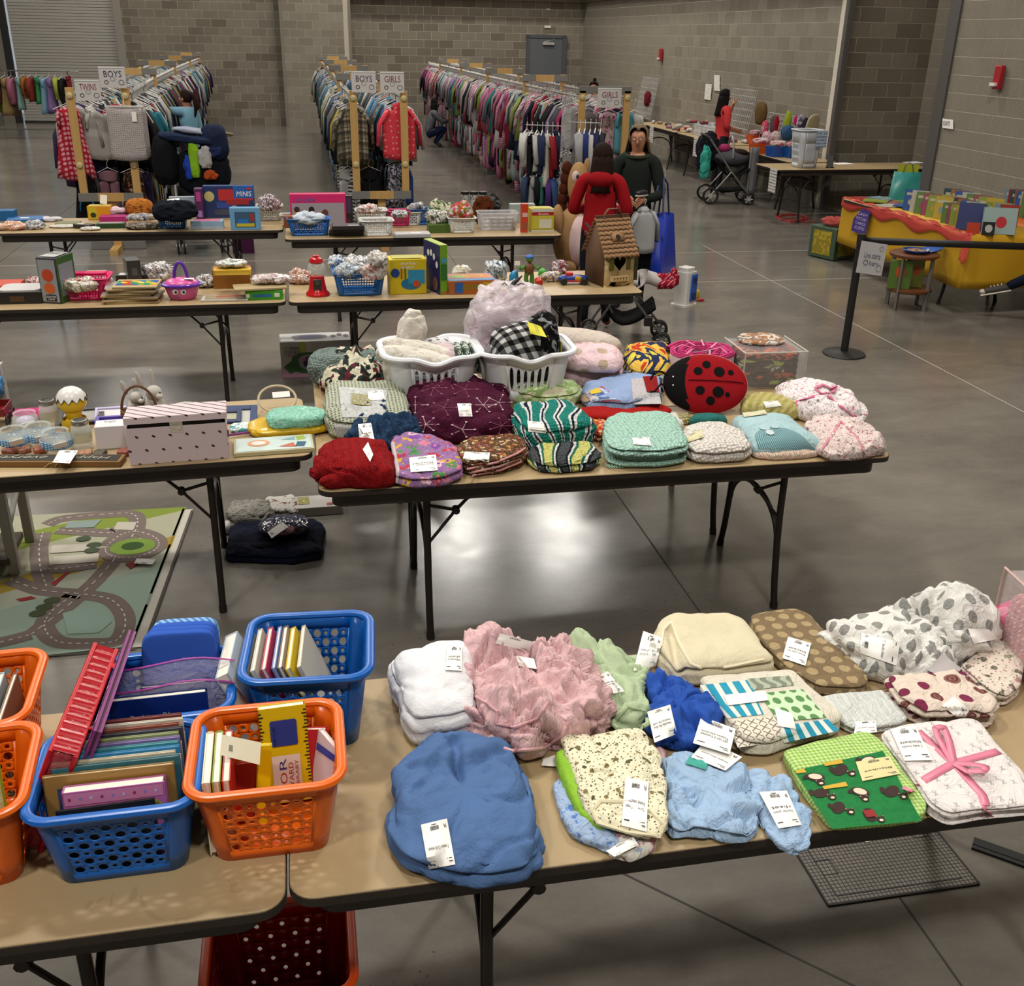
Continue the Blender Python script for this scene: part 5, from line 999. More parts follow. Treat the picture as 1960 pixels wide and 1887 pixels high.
op=cloth('olive_pillow','yellow green striped pillow behind the pinstriped one','pillow',[(1420,792),(1418,765),(1432,757),(1470,756),(1510,770),(1536,796),(1520,802),(1470,800)],.09,Z,pat('stripes','#a29a58',['#b4ab72'],28,rot=.7),0,.008,7,.8,72)
tag(op,flip((1466,782),(1496,778),(1488,768),(1460,770)),(),R=False)
s1=cloth('tied_sheets','white and pink sheet set tied in pink tulle, upper bundle at the right end','sheets',[(1484,745),(1500,735),(1545,732),(1590,745),(1640,775),(1660,800),(1655,815),(1600,812),(1540,800),(1500,775)],.13,Z,pat('floral','#e6dedf',['#c9889a','#8f8488'],17,.16),0,.02,8,.8,73,nth=130)
ribbon(s1,[(1512,790),(1530,765),(1580,752),(1640,800)],.012,cl('#cf6a92'),'tulle_band');ribbon(s1,[(1572,752),(1560,744),(1575,738),(1590,746),(1600,741),(1595,752),(1572,752)],.008,cl('#d8809f'),'bow',loop=.01)
s2=cloth('tied_sheets','pink toile sheet set tied in pink ribbon, lower bundle at the right end','sheets',[(1540,815),(1560,800),(1620,800),(1660,815),(1690,850),(1696,865),(1640,880),(1590,882),(1560,865),(1548,840)],.09,Z,pat('floral','#dccac6',['#a8707a','#8c8478'],24,.18),0,.018,10,.8,74,nth=130)
ribbon(s2,[(1570,865),(1600,820),(1610,805)],.006,cl('#cf8a98'));ribbon(s2,[(1610,805),(1640,835),(1655,870)],.006,cl('#cf8a98'))
seam(s2,[(1655,862),(1668,852),(1682,858),(1676,872),(1660,872)],.003,cl('#c9aaa6'),'elastic_loop')
# ---------------------------------------------------------------- left middle table: nursery decor
def Zp(px,py,zz=0.):return G(px,py,Z+zz)
GLS=N('glass').fin('#dfe8e6',.05,0,.6,Alpha=.28)
RBN=pat('dots','#4f8fc4',['#dce6ee'],105,.3,'Object',rnd=0,fab='paper')
def bowl(lab,p,rib,s=1.,fill=None):
 t=thing('glass_bowl',lab,'bowl',p,0,'glass candy bowls')
 g=Geo();g.lathe([(.03*s,0),(.05*s,.006),(.062*s,.035*s),(.056*s,.065*s),(.045*s,.078*s),(.05*s,.084*s),(.047*s,.084*s),(.042*s,.078*s),(.053*s,.062*s),(.058*s,.035*s),(.045*s,.01)],28,cap=False);obj('glass',g,GLS,t)
 if rib:g=Geo();g.lathe([(.0605*s,.022*s),(.0645*s,.036*s),(.0625*s,.052*s),(.0600*s,.052*s),(.062*s,.036*s),(.0585*s,.022*s)],28,cap=False);obj('dotted_ribbon',g,rib,t)
 if fill:g=Geo();g.ball((0,0,.035*s),(.046*s,.046*s,.03*s),16,8);obj('filling',g,fill,t)
 g=Geo();g.box((.015,-.05*s,.08*s),(.055,.002,.03),0,Matrix.Rotation(.3,4,'Z'));obj('price_tag',g,PAPER,t,rot=(.5,0,0));return t
for lab,px,py,rib,s in(('glass bowl with blue dotted ribbon, farthest left',30,856,RBN,1.),('glass bowl with blue dotted ribbon, behind the front one',78,848,RBN,1.),('glass bowl with blue dotted ribbon, nearest the mason jar',112,862,RBN,1.05),('glass bowl with lavender filling behind the blue ones',52,822,None,.95)):
 bowl(lab,Zp(px,py),rib,s,pat('speck','#b9a9c9',['#d6c8da'],30)if rib is None else None)
def jar(lab,p):
 t=thing('mason_jar',lab,'jar',p);g=Geo()
 g.lathe([(.03,0),(.038,.006),(.04,.03),(.04,.09),(.034,.105),(.029,.112),(.029,.125),(.027,.125),(.027,.112),(.031,.103),(.037,.089),(.037,.012),(.03,.005)],28,cap=False);obj('glass',g,GLS,t)
 g=Geo();g.lathe([(.0405,.035),(.0408,.036),(.0408,.08),(.0405,.081)],28,cap=False);obj('raised_label',g,mat('#b9b48c',.4,Alpha=.5),t)
 g=Geo();g.lathe([(.031,.108),(.0325,.11),(.0325,.124),(.031,.1275),(.025,.1285),(.025,.1275),(.03,.1255)],28,cap=False);obj('screw_ring',g,mat('#8f8c86',.3,.8),t)
jar('mason jar with metal ring standing behind the bowls',Zp(98,818));jar('mason jar with metal ring standing in front of the ceramic chick',Zp(160,858))
t=thing('ceramic_chick','yellow ceramic chick wearing a cracked white eggshell','figurine',Zp(146,822));YC=mat('#d6b016',.2)
g=Geo();g.lathe([(.045,0),(.05,.02),(.045,.04),(.03,.055),(.034,.075),(.04,.09)],24);obj('base',g,YC,t)
g=Geo();g.ball((0,0,.13),(.062,.06,.052),24,14);obj('body',g,YC,t)
g=Geo();n_=24;vs=[];
for k in range(n_):a=2*PI*k/n_;z_=.016 if k%2 else-.006;r_=math.sqrt(max(0,1-(z_/.058)**2))*.0645;vs.append((r_*math.cos(a),r_*math.sin(a),.14+z_))
for ph in(.45,.8,1.15):vs+=[(.0635*math.cos(ph)*math.cos(2*PI*k/n_),.0625*math.cos(ph)*math.sin(2*PI*k/n_),.14+.058*math.sin(ph))for k in range(n_)]
vs.append((0,0,.199));g.add(vs,[(j*n_+k,j*n_+(k+1)%n_,(j+1)*n_+(k+1)%n_,(j+1)*n_+k)for j in range(3)for k in range(n_)]+[(3*n_+k,3*n_+(k+1)%n_,4*n_)for k in range(n_)]);obj('eggshell_hat',g,mat('#dcdad6',.25),t)
g=Geo();g.lathe([(.05,.004),(.058,.03),(.05,.055)],12,cap=False);obj('lower_shell',g,mat('#c9a21a',.3),t)
g=Geo();[g.tube([(.0640*math.cos(2*PI*k/24),.0630*math.sin(2*PI*k/24),.14+(.016 if k%2 else-.006))for k in range(25)],.0018,5)];obj('crack_line',g,BLACK,t)
def frame(lab,p,w,h,m,bw=.02,rz=0,tilt=0,inner='#d8d6d0',name='photo_holder',cat='frame',th=.015,rot=None):
 t=thing(name,lab,cat,p,rz,rot=rot or(tilt,0,rz));g=Geo()
 for c,d in(((-w/2+bw/2,0,th/2),(bw,h,th)),((w/2-bw/2,0,th/2),(bw,h,th)),((0,-h/2+bw/2,th/2),(w-2*bw,bw,th)),((0,h/2-bw/2,th/2),(w-2*bw,bw,th))):g.box(c,d)
 obj('frame',g,m,t,bev=.002);g=Geo();g.box((0,0,th*.3),(w-2*bw,h-2*bw,th*.4));obj('picture',g,mat(inner,.3),t);return t
frame('black photo frame lying behind the ceramic chick',Zp(155,800),.2,.2,mat('#1d1b1b',.35),.025,.1,inner='#8f8c88')
frame('navy blue picture frame standing behind the pink box',Zp(440,806,.0),.24,.19,mat('#1e3460',.4),.03,-.03,.35,inner='#b7b8b0')
t=frame('inner navy frame of the double picture frame',Zp(434,800,.012),.13,.09,mat('#1a2c55',.4),.02,-.03,.35,inner='#a9aa8e')
frame('white and lilac photo frame behind the purple block frame',Zp(215,795),.15,.1,mat('#b7aed0',.4),.012,.05,.3,inner='#d6d4d6')
frame('purple wooden block frame beside the white box',Zp(213,812),.13,.07,mat('#5a49a0',.5),.018,.05,inner='#44367e',th=.03)
g=Geo();p=Zp(560,795);t=thing('embroidery_hoop','pale wooden embroidery hoop with a tag standing behind the mint parcel','hoop',Zp(534,790,.0),0,rot=(.75,0,.1));g.tube([(.085*math.cos(a),.07*math.sin(a)+.07,.006)for a in[2*PI*k/40 for k in range(40)]],.006,8,closed=True);obj('ring',g,mat('#b9ab90',.6),t)
g=Geo();g.box((.02,.09,.01),(.08,.03,.001));obj('price_tag',g,PAPER,t)
b_=box('carton','small plain white gift box beside the pink starred box','box',Zp(217,852),(.12,.085,.1),mat('#d3cfd2',.6),.06);fnw=patch((-.06,-.0425,.1015),(.06,-.0425,.1015),(.06,.0425,.1015),(-.06,.0425,.1015));ltext('fragile',fnw,(.3,.55,.7,.75),INK,b_)
def starm():
 n=N('star_print');v=n.tc.outputs['Object'];x,y,z=n.xyz(v)
 u=n.m('MULTIPLY',n.m('ADD',x,y),15.5);w=n.m('MULTIPLY',z,17.);c=n.add('ShaderNodeCombineXYZ',(n.m('ADD',u,n.m('MULTIPLY',w,.5)),w,0)).outputs[0]
 V=n.vor(c,1,0,dim='2D');return n.fin(n.mix(n.lt(V[0],.1),'#cdbcc0','#3a2a30'),.55,0,.3)
STARM=starm();t=thing('storage_box','pale pink cardboard box printed with little dark stars, its lid ajar','box',Zp(347,866),.065);w_,d_,h_=.385,.2,.155;g=Geo()
for c,d in(((0,-d_/2,h_/2),(w_,.004,h_)),((0,d_/2,h_/2),(w_,.004,h_)),((-w_/2,0,h_/2),(.004,d_,h_)),((w_/2,0,h_/2),(.004,d_,h_)),((0,0,.002),(w_,d_,.004))):g.box(c,d)
obj('box_body',g,STARM,t);g=Geo();g.box((0,0,0),(w_+.01,d_+.01,.004));g.box((0,-d_/2-.005,-.012),(w_+.012,.003,.026));g.box((-w_/2-.005,0,-.012),(.003,d_,.026));g.box((w_/2+.005,0,-.012),(.003,d_,.026))
obj('lid',g,STARM,t,(0,.005,h_+.032),(-.1,.0,0));g=Geo();g.box((0,0,0),(w_-.03,d_-.02,.02));obj('wrap_inside',g,mat('#4a4444',.3),t,(0,.005,h_-.004))
g=Geo();g.box((0,-d_/2-.0035,h_-.005),(.05,.001,.045));obj('sticky_tape',g,clearm('#e8e0c8',.35),t);g=Geo();g.box((w_/2+.003,-.08,.1),(.012,.004,.03));obj('metal_clip',g,mat('#8f8a80',.3,.8),t)
WPL=cl('#cfc9c2','sherpa')
for lab,px,sc_ in(('white plush rabbit with tall ears behind the pink box',297,1.),('white plush rabbit lying in the handled basket',262,.8)):
 t=thing('plush_rabbit',lab,'soft toy',Zp(px,795));g=Geo();g.ball((0,0,.05*sc_),(.05*sc_,.05,.05*sc_),18,12);obj('body',g,WPL,t)
 g=Geo();g.ball((.01,-.02,.115*sc_),(.036*sc_,.034,.034*sc_),16,10);g.ball((.035,-.045,.105*sc_),(.018*sc_,.016,.014*sc_));obj('head',g,WPL,t)
 for s in(0,1):g=Geo();g.ball((-.005+.02*s,0,.175*sc_),(.012,.008,.045*sc_),12,10,0,Matrix.Rotation(-.25+.2*s,4,'Y'));obj('ear',g,WPL,t)
 g=Geo();g.ball((.04,-.045,.122*sc_),.004);obj('eye',g,BLACK,t)
t=thing('wicker_basket','brown twig basket with an arched handle behind the pink box','basket',Zp(270,808));WK=mat('#5e3f26',.8)
for k in range(5):g=Geo();g.tube([(.075*math.cos(a)*(1+.02*(k%2)),.055*math.sin(a),.008+.012*k)for a in[2*PI*q/30 for q in range(30)]],.007,6,closed=True);obj('woven_ring',g,WK,t)
g=Geo();g.tube([(-.075*math.cos(a),0,.05+.12*math.sin(a))for a in[PI*q/20 for q in range(21)]],.006,8);obj('handle',g,WK,t)
lump('cable_knit','white cable knit baby blanket in clear wrap behind the pink box','blanket',Zp(368,800),(.11,.07,.035),cl('#cdc8c2','crochet'),80,.008,12)
lump('yellow_parcel','yellow fabric in clear plastic under the mint parcel','blanket',Zp(555,822),(.18,.11,.022),mat('#c9a21a',.25),81,.006,12,(0,0,.05),e=.6)
mp=lump('mint_parcel','mint green blanket in shiny clear plastic','blanket',Zp(567,812,.03),(.13,.085,.035),pat('speck','#7cb8a4',['#a6cdbd'],60,rough=.2),82,.007,14,(0,0,.08),e=.65)
t=box('framed_print','flat pale yellow framed print with party pennants','print',Zp(524,866),(.33,.17,.018),mat('#b8b08a',.5),.055);t.location.y+=.06
fp=patch((-.155,-.078,.0195),(.155,-.078,.0195),(.155,.078,.0195),(-.155,.078,.0195));obj('print_sheet',poly(fp,[(0,0),(1,0),(1,1),(0,1)],0),mat('#b9c9c6',.4),t)
obj('orange_ring',poly(fp,ell(.3,.55,.15,.24,.0,24),.001),mat('#c98a5a',.5),t);obj('ring_inside',poly(fp,ell(.3,.55,.1,.15),.002),mat('#d3cfc6',.5),t)
for P_,c in(([(.6,.7),(.78,.9),(.8,.62)],'#7fa6ae'),([(.56,.2),(.76,.45),(.8,.1)],'#b05a44'),([(.82,.6),(.93,.66),(.92,.95),(.8,.9)],'#9aae4a'),([(.78,.15),(.9,.1),(.94,.45),(.82,.5)],'#22506a')):obj('pennant',poly(fp,P_,.001),mat(c,.5),t)
g=Geo();g.tube([(-.1,0,0),(.1,.02,.004)],.006,8);obj('purple_marker',g,mat('#7a2a7a',.4),loc=Zp(475,830,.012),rot=(0,0,.1),label='purple plastic wand lying across the pale framed print',cat='wand')
lump('teal_sleeve','small teal and white printed sleeve right of the pink box','cloth',Zp(462,822),(.05,.05,.012),pat('blobs','#8fb9bd',['#cfd6d6','#4a8f96'],20),83,.004,12)
a_,b2_=Zp(0,893),Zp(236,893);t=thing('rustic_sign','wooden sign with white hand lettering Happy everything, lying upside down','sign',((a_+b2_)/2)+Vector((-.0,.035,.0)),0,rot=(0,0,math.atan2((b2_-a_).y,(b2_-a_).x)))
g=Geo();g.box((-.1,0,.012),(.68,.082,.024));obj('wood_frame',g,mat('#7d5a2e',.7),t,bev=.002);g=Geo();g.box((-.1,0,.025),(.65,.06,.002));obj('slate_panel',g,mat('#2c2a26',.8),t)
fu=patch((.22,.028,.0265),(-.42,.028,.0265),(-.42,-.028,.0265),(.22,-.028,.0265));CH=mat('#9c9a88',.8)
ltext('Happy',fu,(.04,.2,.3,.85),CH,t,sh=.08);ltext('everything',fu,(.42,.1,.88,.85),CH,t,sh=.08)
g=Geo();g.tube([(-.02,-.04,.02),(-.04,-.043,.015),(-.1,-.046,-.03),(-.16,-.05,-.075)],.004,6);g.tube([(.02,.02,.03),(-.0,-.04,.024),(-.02,-.044,0)],.004,6);obj('twine',g,mat('#8f7a4a',.9),t)
o=tag(None,flip((101,887),(134,889),(150,864),(114,864)),(),zfb=.78);o['label']='white price tag lying over the rustic sign';o['category']='price tag'
for k,(px,py,c,lab)in enumerate(((20,868,'#7a4536','rust coloured wooden heart cluster at the left'),(45,866,'#8a5a44','brown and cream wooden heart beside the rust one'),(78,866,'#94503c','reddish wooden cloud shape'),(165,873,'#a3785a','tan painted wooden garland piece'),(192,873,'#4c4a3c','dark green wooden garland piece'),(238,870,'#8f4a3c','red wooden bow near the pink box'))):
 t=thing('wooden_ornament',lab,'ornament',Zp(px,py),.3*k);g=Geo()
 for q in range(4):g.ball((.016*math.cos(q*1.7+k),.014*math.sin(q*1.7+k),.012),(.016,.014,.012),12,8,e=.6)
 obj('ornament_body',g,mat(c,.5),t);t.children[0]['kind']='stuff'
t=thing('wooden_ring','pale wooden ring ornament at the left end of the sign','ring',Zp(4,880));g=Geo();g.tube([(.03*math.cos(a),.03*math.sin(a),.006)for a in[2*PI*k/24 for k in range(24)]],.006,8,closed=True);obj('ring',g,mat('#a5946e',.6),t)
t=thing('toy_wagon','little red metal wagon with spoked wheels at the far left','toy',Zp(2,812));g=Geo();g.box((0,0,.06),(.08,.14,.004));[g.box(c,d)for c,d in(((.04,0,.075),(.003,.14,.035)),((-.04,0,.075),(.003,.14,.035)),((0,.07,.075),(.08,.003,.035)),((0,-.07,.075),(.08,.003,.035)))];obj('tub',g,mat('#6d1218',.35),t)
for x,y in((.045,-.045),(.045,.045),(-.045,-.045),(-.045,.045)):
 g=Geo();g.tube([(x,y+.028*math.cos(a),.03+.028*math.sin(a))for a in[2*PI*k/18 for k in range(18)]],.004,6,closed=True);[g.cyl((x,y,.03),(x,y+.026*math.cos(a),.03+.026*math.sin(a)),.0012,4)for a in(0,1.05,2.1,3.14,4.2,5.2)];obj('wheel',g,BLACK,t)
lump('pink_scarf','hot pink folded fabric behind the lavender bowl','cloth',Zp(60,800),(.1,.05,.022),cl('#b8326f'),84,.006,10,(0,0,.1))
t=thing('baby_crib','white wooden crib frame standing behind the left table','crib',(-1.30,4.85,0),.02);CW=mat('#a8a49c',.5);X0=G(57,719,.93)
for x,y,h in((-.14,.12,.93),(-.14,-.22,.6),(-1.0,.12,.93),(-1.0,-.22,.6)):g=Geo();g.box((x,y,h/2),(.045,.045,h));obj('post',g,CW,t,bev=.004)
for z in(.9,.35):g=Geo();g.cyl((-1.0,.12,z),(-.14,.12,z),.014,10);obj('rail',g,CW,t)
g=Geo();g.cyl((-.14,.12,.35),(-.14,-.22,.22),.014,10);obj('rail',g,CW,t);g=Geo();g.cyl((-.14,.12,.85),(-.14,-.3,.72),.014,10);obj('rail',g,CW,t)
g=Geo();g.box((-.6,-.2,.3),(.8,.02,.42));obj('side_board',g,mat('#97917f',.6),t,bev=.003);g=Geo();g.box((-.6,-.1,.08),(.9,.3,.03));obj('bottom_shelf',g,mat('#4c4436',.7),t)
lump('blue_bedding','bright blue bedding draped over the white crib rail','bedding',(-1.52,4.85,.80),(.12,.1,.06),cl('#4a7fae'),85,.012,9)
# ---------------------------------------------------------------- on the floor
def road_m():
 n=N('play_mat');v=n.tc.outputs['UV'];x,y=n.xyz(v)[0:2];P2=n.noise(v,1.4,1,.3)[0]
 col=n.ramp(n.m('ADD',y,n.m('MULTIPLY',n.m('SUBTRACT',x,.5),-.5)),[(0,'#8fa093'),(.28,'#a3a696'),(.4,'#9c8538'),(.5,'#a3a28c'),(.72,'#7b8a3e'),(.86,'#a3a28c')],'CONSTANT')
 return n.fin(col,.95,0,.1)
c4=[G(60,1268),G(255,1240),G(357,973),G(90,985)];c4[0].x-=.9;c4[3].x-=.75
mt_=thing('play_mat','children play mat printed with roads, roundabout and houses on the floor','play mat',(0,0,0));fm=patch(*[Vector((p.x,p.y,.006))for p in c4])
g=Geo();g.grid(lambda u,v:fm(u,v,.003),30,14);g.add([fm(0,0,-.005),fm(1,0,-.005),fm(1,1,-.005),fm(0,1,-.005)],[(3,2,1,0)]);obj('mat_sheet',g,road_m(),mt_)
def strip(fn,pts,w,m,name,par,h,dash=0,closed=False):
 P_=[]
 for k in range(len(pts)-1):
  p0=pts[max(k-1,0)];p1=pts[k];p2=pts[k+1];p3=pts[min(k+2,len(pts)-1)]
  for j in range(8):
   s=j/8;P_.append(tuple(.5*((2*p1[i])+(-p0[i]+p2[i])*s+(2*p0[i]-5*p1[i]+4*p2[i]-p3[i])*s*s+(-p0[i]+3*p1[i]-3*p2[i]+p3[i])*s**3)for i in(0,1)))
 P_.append(pts[-1]);Q=[fn(x,y,h)for x,y in P_];g=Geo();vs=[]
 for k,q in enumerate(Q):
  d=(Q[min(k+1,len(Q)-1)]-Q[max(k-1,0)]).normalized();s=Vector((-d.y,d.x,0))*w/2;vs+=[q-s,q+s]
 g.add(vs,[(2*k,2*k+2,2*k+3,2*k+1)for k in range(len(Q)-1)if not dash or k%dash==0]);return obj(name,g,m,par)
ROAD,DASH=mat('#6f625c',.95),mat('#c4beb4',.9)
def mp_(px,py):
 p=G(px,py,.009);a,b,c,d=c4;e1=b-a;e2=d-a
 u,v=.5,.5
 for _ in range(12):
  q=fm(u,v,.003);du=(b-a)*(1-v)+(c-d)*v;dv=(d-a)*(1-u)+(c-b)*u;r=p-q;det=du.x*dv.y-du.y*dv.x
  u+=(r.x*dv.y-r.y*dv.x)/det;v+=(du.x*r.y-du.y*r.x)/det
 return(u,v)
RD=[[(60,1215),(130,1160),(190,1105),(235,1050),(262,1010),(255,985),(200,985),(120,993),(90,1005)],[(20,1110),(80,1130),(160,1138),(215,1150),(240,1185),(225,1225),(170,1232),(110,1228),(85,1200),(100,1170),(140,1140)],[(82,1020),(75,1050),(78,1090),(90,1125)],[(85,1090),(130,1088),(185,1080)],[(110,1015),(160,1018),(215,1020),(228,1010)],[(205,1045),(230,1025),(262,1018),(298,1030),(302,1048),(270,1065),(230,1068),(205,1060),(202,1048)],[(-60,1240),(0,1230),(60,1215)]]
for k,pts in enumerate(RD):strip(fm,[mp_(*p)for p in pts],.085,ROAD,'road_print',mt_,.004+.0002*k)
for k,pts in enumerate(RD):strip(fm,[mp_(*p)for p in pts],.006,DASH,'road_dash',mt_,.0062,dash=2)['kind']='stuff'
for px,py,r_,c,h in((254,1047,.09,'#6f8a34',.0066),(254,1046,.045,'#2f4a1c',.007),(160,1032,.03,'#3f4a34',.0068),(180,1044,.03,'#3f4a34',.0068),(176,1054,.03,'#3f4a34',.0068),(100,1150,.03,'#3a4628',.0068),(85,1163,.03,'#3a4628',.0068),(72,1175,.03,'#3a4628',.0068)):u,v=mp_(px,py);c_=fm(u,v,h);g=Geo();g.add([c_+Vector((r_*math.cos(2*PI*k/20)*1.2,r_*math.sin(2*PI*k/20),0))for k in range(20)],[tuple(range(20))]);obj('tree_print',g,mat(c,.95),mt_)
for P_,c in(([(98,1118),(128,1095),(135,1095),(105,1122)],'#8a1f22'),([(30,1148),(60,1142),(70,1146),(40,1152)],'#8a1f22'),([(240,1080),(275,1068),(280,1074),(250,1090)],'#7d2a24'),([(100,1045),(190,1040),(186,1054),(96,1060)],'#b3aea0'),([(104,1066),(190,1060),(188,1076),(100,1082)],'#b3aea0'),([(225,1000),(262,1000),(255,1016),(218,1014)],'#b3aea0'),([(120,1175),(190,1155),(215,1190),(190,1212),(130,1215)],'#8aa195'),([(130,1000),(195,995),(180,1010),(125,1012)],'#7f8f8a')):
 g=Geo();g.add([fm(*mp_(*p),.0066)for p in P_],[tuple(range(len(P_)))]);obj('house_print',g,mat(c,.95),mt_)
for(a,b,w,c,h)in(((250,1240),(352,975),.012,'#4a4640',.008),((262,1240),(360,976),.05,'#b9b4a8',.006),((275,1240),(368,978),.012,'#4a4640',.008),((-300,1290),(260,1243),.012,'#3f3b36',.008)):strip(lambda u,v,h_=0:Vector((u,v,h_)),[G(*a,.003).xy[:],((G(*a,.003)+G(*b,.003))/2).xy[:],G(*b,.003).xy[:]],w,mat(c,.9),'mat_border',mt_,h+.001)
o=tag(None,((257,1080),(292,1082),(298,1072),(262,1070)),(),zfb=.016);o['label']='white price tag lying on the play mat';o['category']='price tag'
cloth('navy_coat','folded dark navy padded coat on the floor beneath the blanket table','coat',[(430,1075),(440,1010),(480,1000),(600,995),(620,1010),(618,1068),(560,1080),(500,1078)],.07,.001,cl('#070d22'),2,.012,6,.5,86)
lump('bagged_clothes','clear bag of striped baby clothes lying on the navy coat','bag',G(545,1015,.07),(.13,.1,.03),mat('#3a3a4c',.12),87,.012,14);lump('bagged_shirt','brown and pink striped shirt showing through the clear bag','shirt',G(540,1018,.11),(.06,.045,.012),pat('stripes','#8a6450',['#a8788a','#6a4a5a'],60,uv='Object'),88,.004,14)
o=tag(None,((512,1020),(520,1032),(552,1010),(540,1000)),(),zfb=.14);o['label']='white tag on the clear bag of clothes on the floor';o['category']='price tag'
cloth('shaggy_rug','rolled white shaggy rug on the floor behind the navy coat','rug',[(434,985),(440,965),(500,958),(525,965),(528,990),(500,1000),(450,1002)],.07,.001,cl('#a9a49c','sherpa'),0,.012,16,.8,89)
cloth('flat_sheet','folded white sheet with small print between rug and box on the floor','sheet',[(505,985),(510,955),(560,950),(585,975),(570,990)],.05,.001,pat('speck','#b9b5ae',['#6a4a3a'],20),2,.006,8,.4,90)
t=box('white_carton','flat white cardboard box with a red round sticker on the floor','box',G(610,975,.001),(.24,.16,.05),mat('#a9a5a0',.6),.02);fw_=patch((-.12,-.08,.0512),(.12,-.08,.0512),(.12,.08,.0512),(-.12,.08,.0512));obj('red_sticker',disc(fw_,.75,.2,.08,.1,.001),mat('#8a2630',.5),t);obj('yellow_pattern',poly(fw_,[(.05,.3),(.3,.3),(.3,.9),(.05,.9)],.001),pat('speck','#8a8550',['#c9c492'],60,uv='Object',fab='paper'),t)
lump('white_shoe','small white strap lying left of the navy coat','shoe',G(436,1018,.001),(.02,.04,.03),mat('#a7a5a2',.5),91,.003,10)
cb_=thing('toy_oven_box','grey box reading girl scouts COOKIE with a purple toy oven printed on it','box',(.02,7.66,.001),.02);d_=(.52,.24,.27);g=Geo();g.box((0,0,d_[2]/2),d_);obj('carton',g,mat('#b0aeac',.55),cb_,bev=.003)
ff,ft=facefn(None,0,d_,'front'),facefn(None,0,d_,'top');m_=mat
for P_,c,h in((rrect(.8,.6,.2,5,.55,.4),'#2c5a2c',.0005),([(.03,.3),(.2,.55),(.25,.2),(.12,.1)],'#2c5a2c',.0007),([(0,0),(1,0),(1,.22),(.45,.1),(.2,.28),(0,.3)],'#a87f93',.0003),(rrect(.6,.42,.15,5,.55,.42),'#8f8b92',.001),(rrect(.52,.34,.12,5,.57,.42),'#2c1640',.0014)):obj('oven_print',poly(ff,P_,h),mat(c,.5),cb_)
obj('pink_dot',disc(ff,.32,.5,.035,.05,.002),mat('#b05a86',.5),cb_);obj('label_print',poly(ff,[(.5,.3),(.74,.32),(.74,.46),(.5,.44)],.002),mat('#a9a6ae',.5),cb_)
ltext('girl',ff,(.03,.77,.13,.88),mat('#a6a82c',.5),cb_,.002);ltext('scouts',ff,(.135,.78,.27,.87),mat('#1d3a1c',.5),cb_,.002);ltext('COOKIE',ff,(.06,.66,.29,.76),mat('#5a3a22',.5),cb_,.002);ltext('oven',ff,(.1,.58,.24,.64),mat('#8a5a3a',.5),cb_,.002)
obj('yellow_tape',poly(ff,[(.28,.7),(.36,.7),(.35,1),(.27,1)],.003),mat('#9fa03a',.5),cb_);obj('top_oven_print',poly(ft,rrect(.5,.55,.2,5,.42,.5),.001),mat('#5c5c66',.5),cb_);obj('top_window_print',poly(ft,rrect(.36,.35,.15,5,.44,.5),.002),mat('#2a1a4a',.5),cb_)
for k in range(3):obj('cookie_print',disc(ft,.76+.09*k,.5+.15*(k%2),.04,.16,.001),mat('#3f3430',.5),cb_)
obj('white_label',poly(ft,[(.02,.05),(.2,.05),(.2,.35),(.02,.35)],.001),PAPER,cb_)
# ---------------------------------------------------------------- toy tables
def onT(p,hd):
 for b in(7.568,9.858 if p.x>-.15 else 10.36):
  if b-hd<p.y<b+1.3:k=(b-hd)/p.y;return Vector((p.x*k,p.y*k,p.z))
 return p
def tb(name,lab,px,py,w,d,h,c,rz=0,z=Z,art=(),txt=(),cat='box',side=None,rot=None):
 """printed box: (px, py) is the middle of its front bottom edge; art = (face, u0, v0, u1, v1, colour); txt = (string, face, u0, v0, u1, v1, colour)"""
 p=G(px,py,z);p=p+Vector((-math.sin(rz),math.cos(rz),0))*d/2;p=onT(p,d/2)
 t=box(name,lab,cat,p,(w,d,h),mat(c,.45)if isinstance(c,str)else c,rz,rot)
 for k,(fc,u0,v0,u1,v1,cc)in enumerate(art):
  fn=facefn(None,0,(w,d,h),fc);m=mat(cc,.45)if isinstance(cc,str)else cc
  if u0<0:g=disc(fn,u0+1,v0,u1,v1,.0006*(k+1),20)
  else:g=poly(fn,[(u0,v0),(u1,v0),(u1,v1),(u0,v1)],.0006*(k+1))
  obj('print_panel' if u0>=0 else 'print_circle',g,m,t)
 for s,fc,u0,v0,u1,v1,cc in txt:ltext(s,facefn(None,0,(w,d,h),fc),(u0,v0,u1,v1),mat(cc,.5),t,.001+.0006*len(art),sh=.05)
 return t
SHINY=lambda a,b,c:pat('blobs',a,[b,c,'#d9d8d6'],45,uv='UV',rough=.15,fab='paper')
def crk(lab,px,py,rx,ry,rz_,m,seed,z=Z,name='clear_bag',cat='bag',rot=0):return lump(name,lab,cat,onT(G(px,py,z)+Vector((0,ry,0)),ry),(rx,ry,rz_),m,seed,.35*min(rx,ry,rz_)+.004,18,(0,0,rot),e=.8,nu=28,nv=16,ridge=1.6)
tb('flat_box','flat red orange box cut by the left edge on the toy table',5,538,.18,.2,.03,'#b5381c')
t=tb('toy_case','black toy case with a rounded white top at the left',38,582,.27,.24,.075,'#141416',art=[('front',.3,.2,.62,.7,'#4a3218')]);g=Geo();P_=rrect(.25,.21,.05,6);g.prism(P_,.075,.085);obj('white_pad',g,mat('#c9c6c4',.3),t)
crk('red candy in a twist of clear wrap behind the black case',60,530,.045,.03,.025,SHINY('#a8323c','#c9c5c2','#8a2a34'),100)
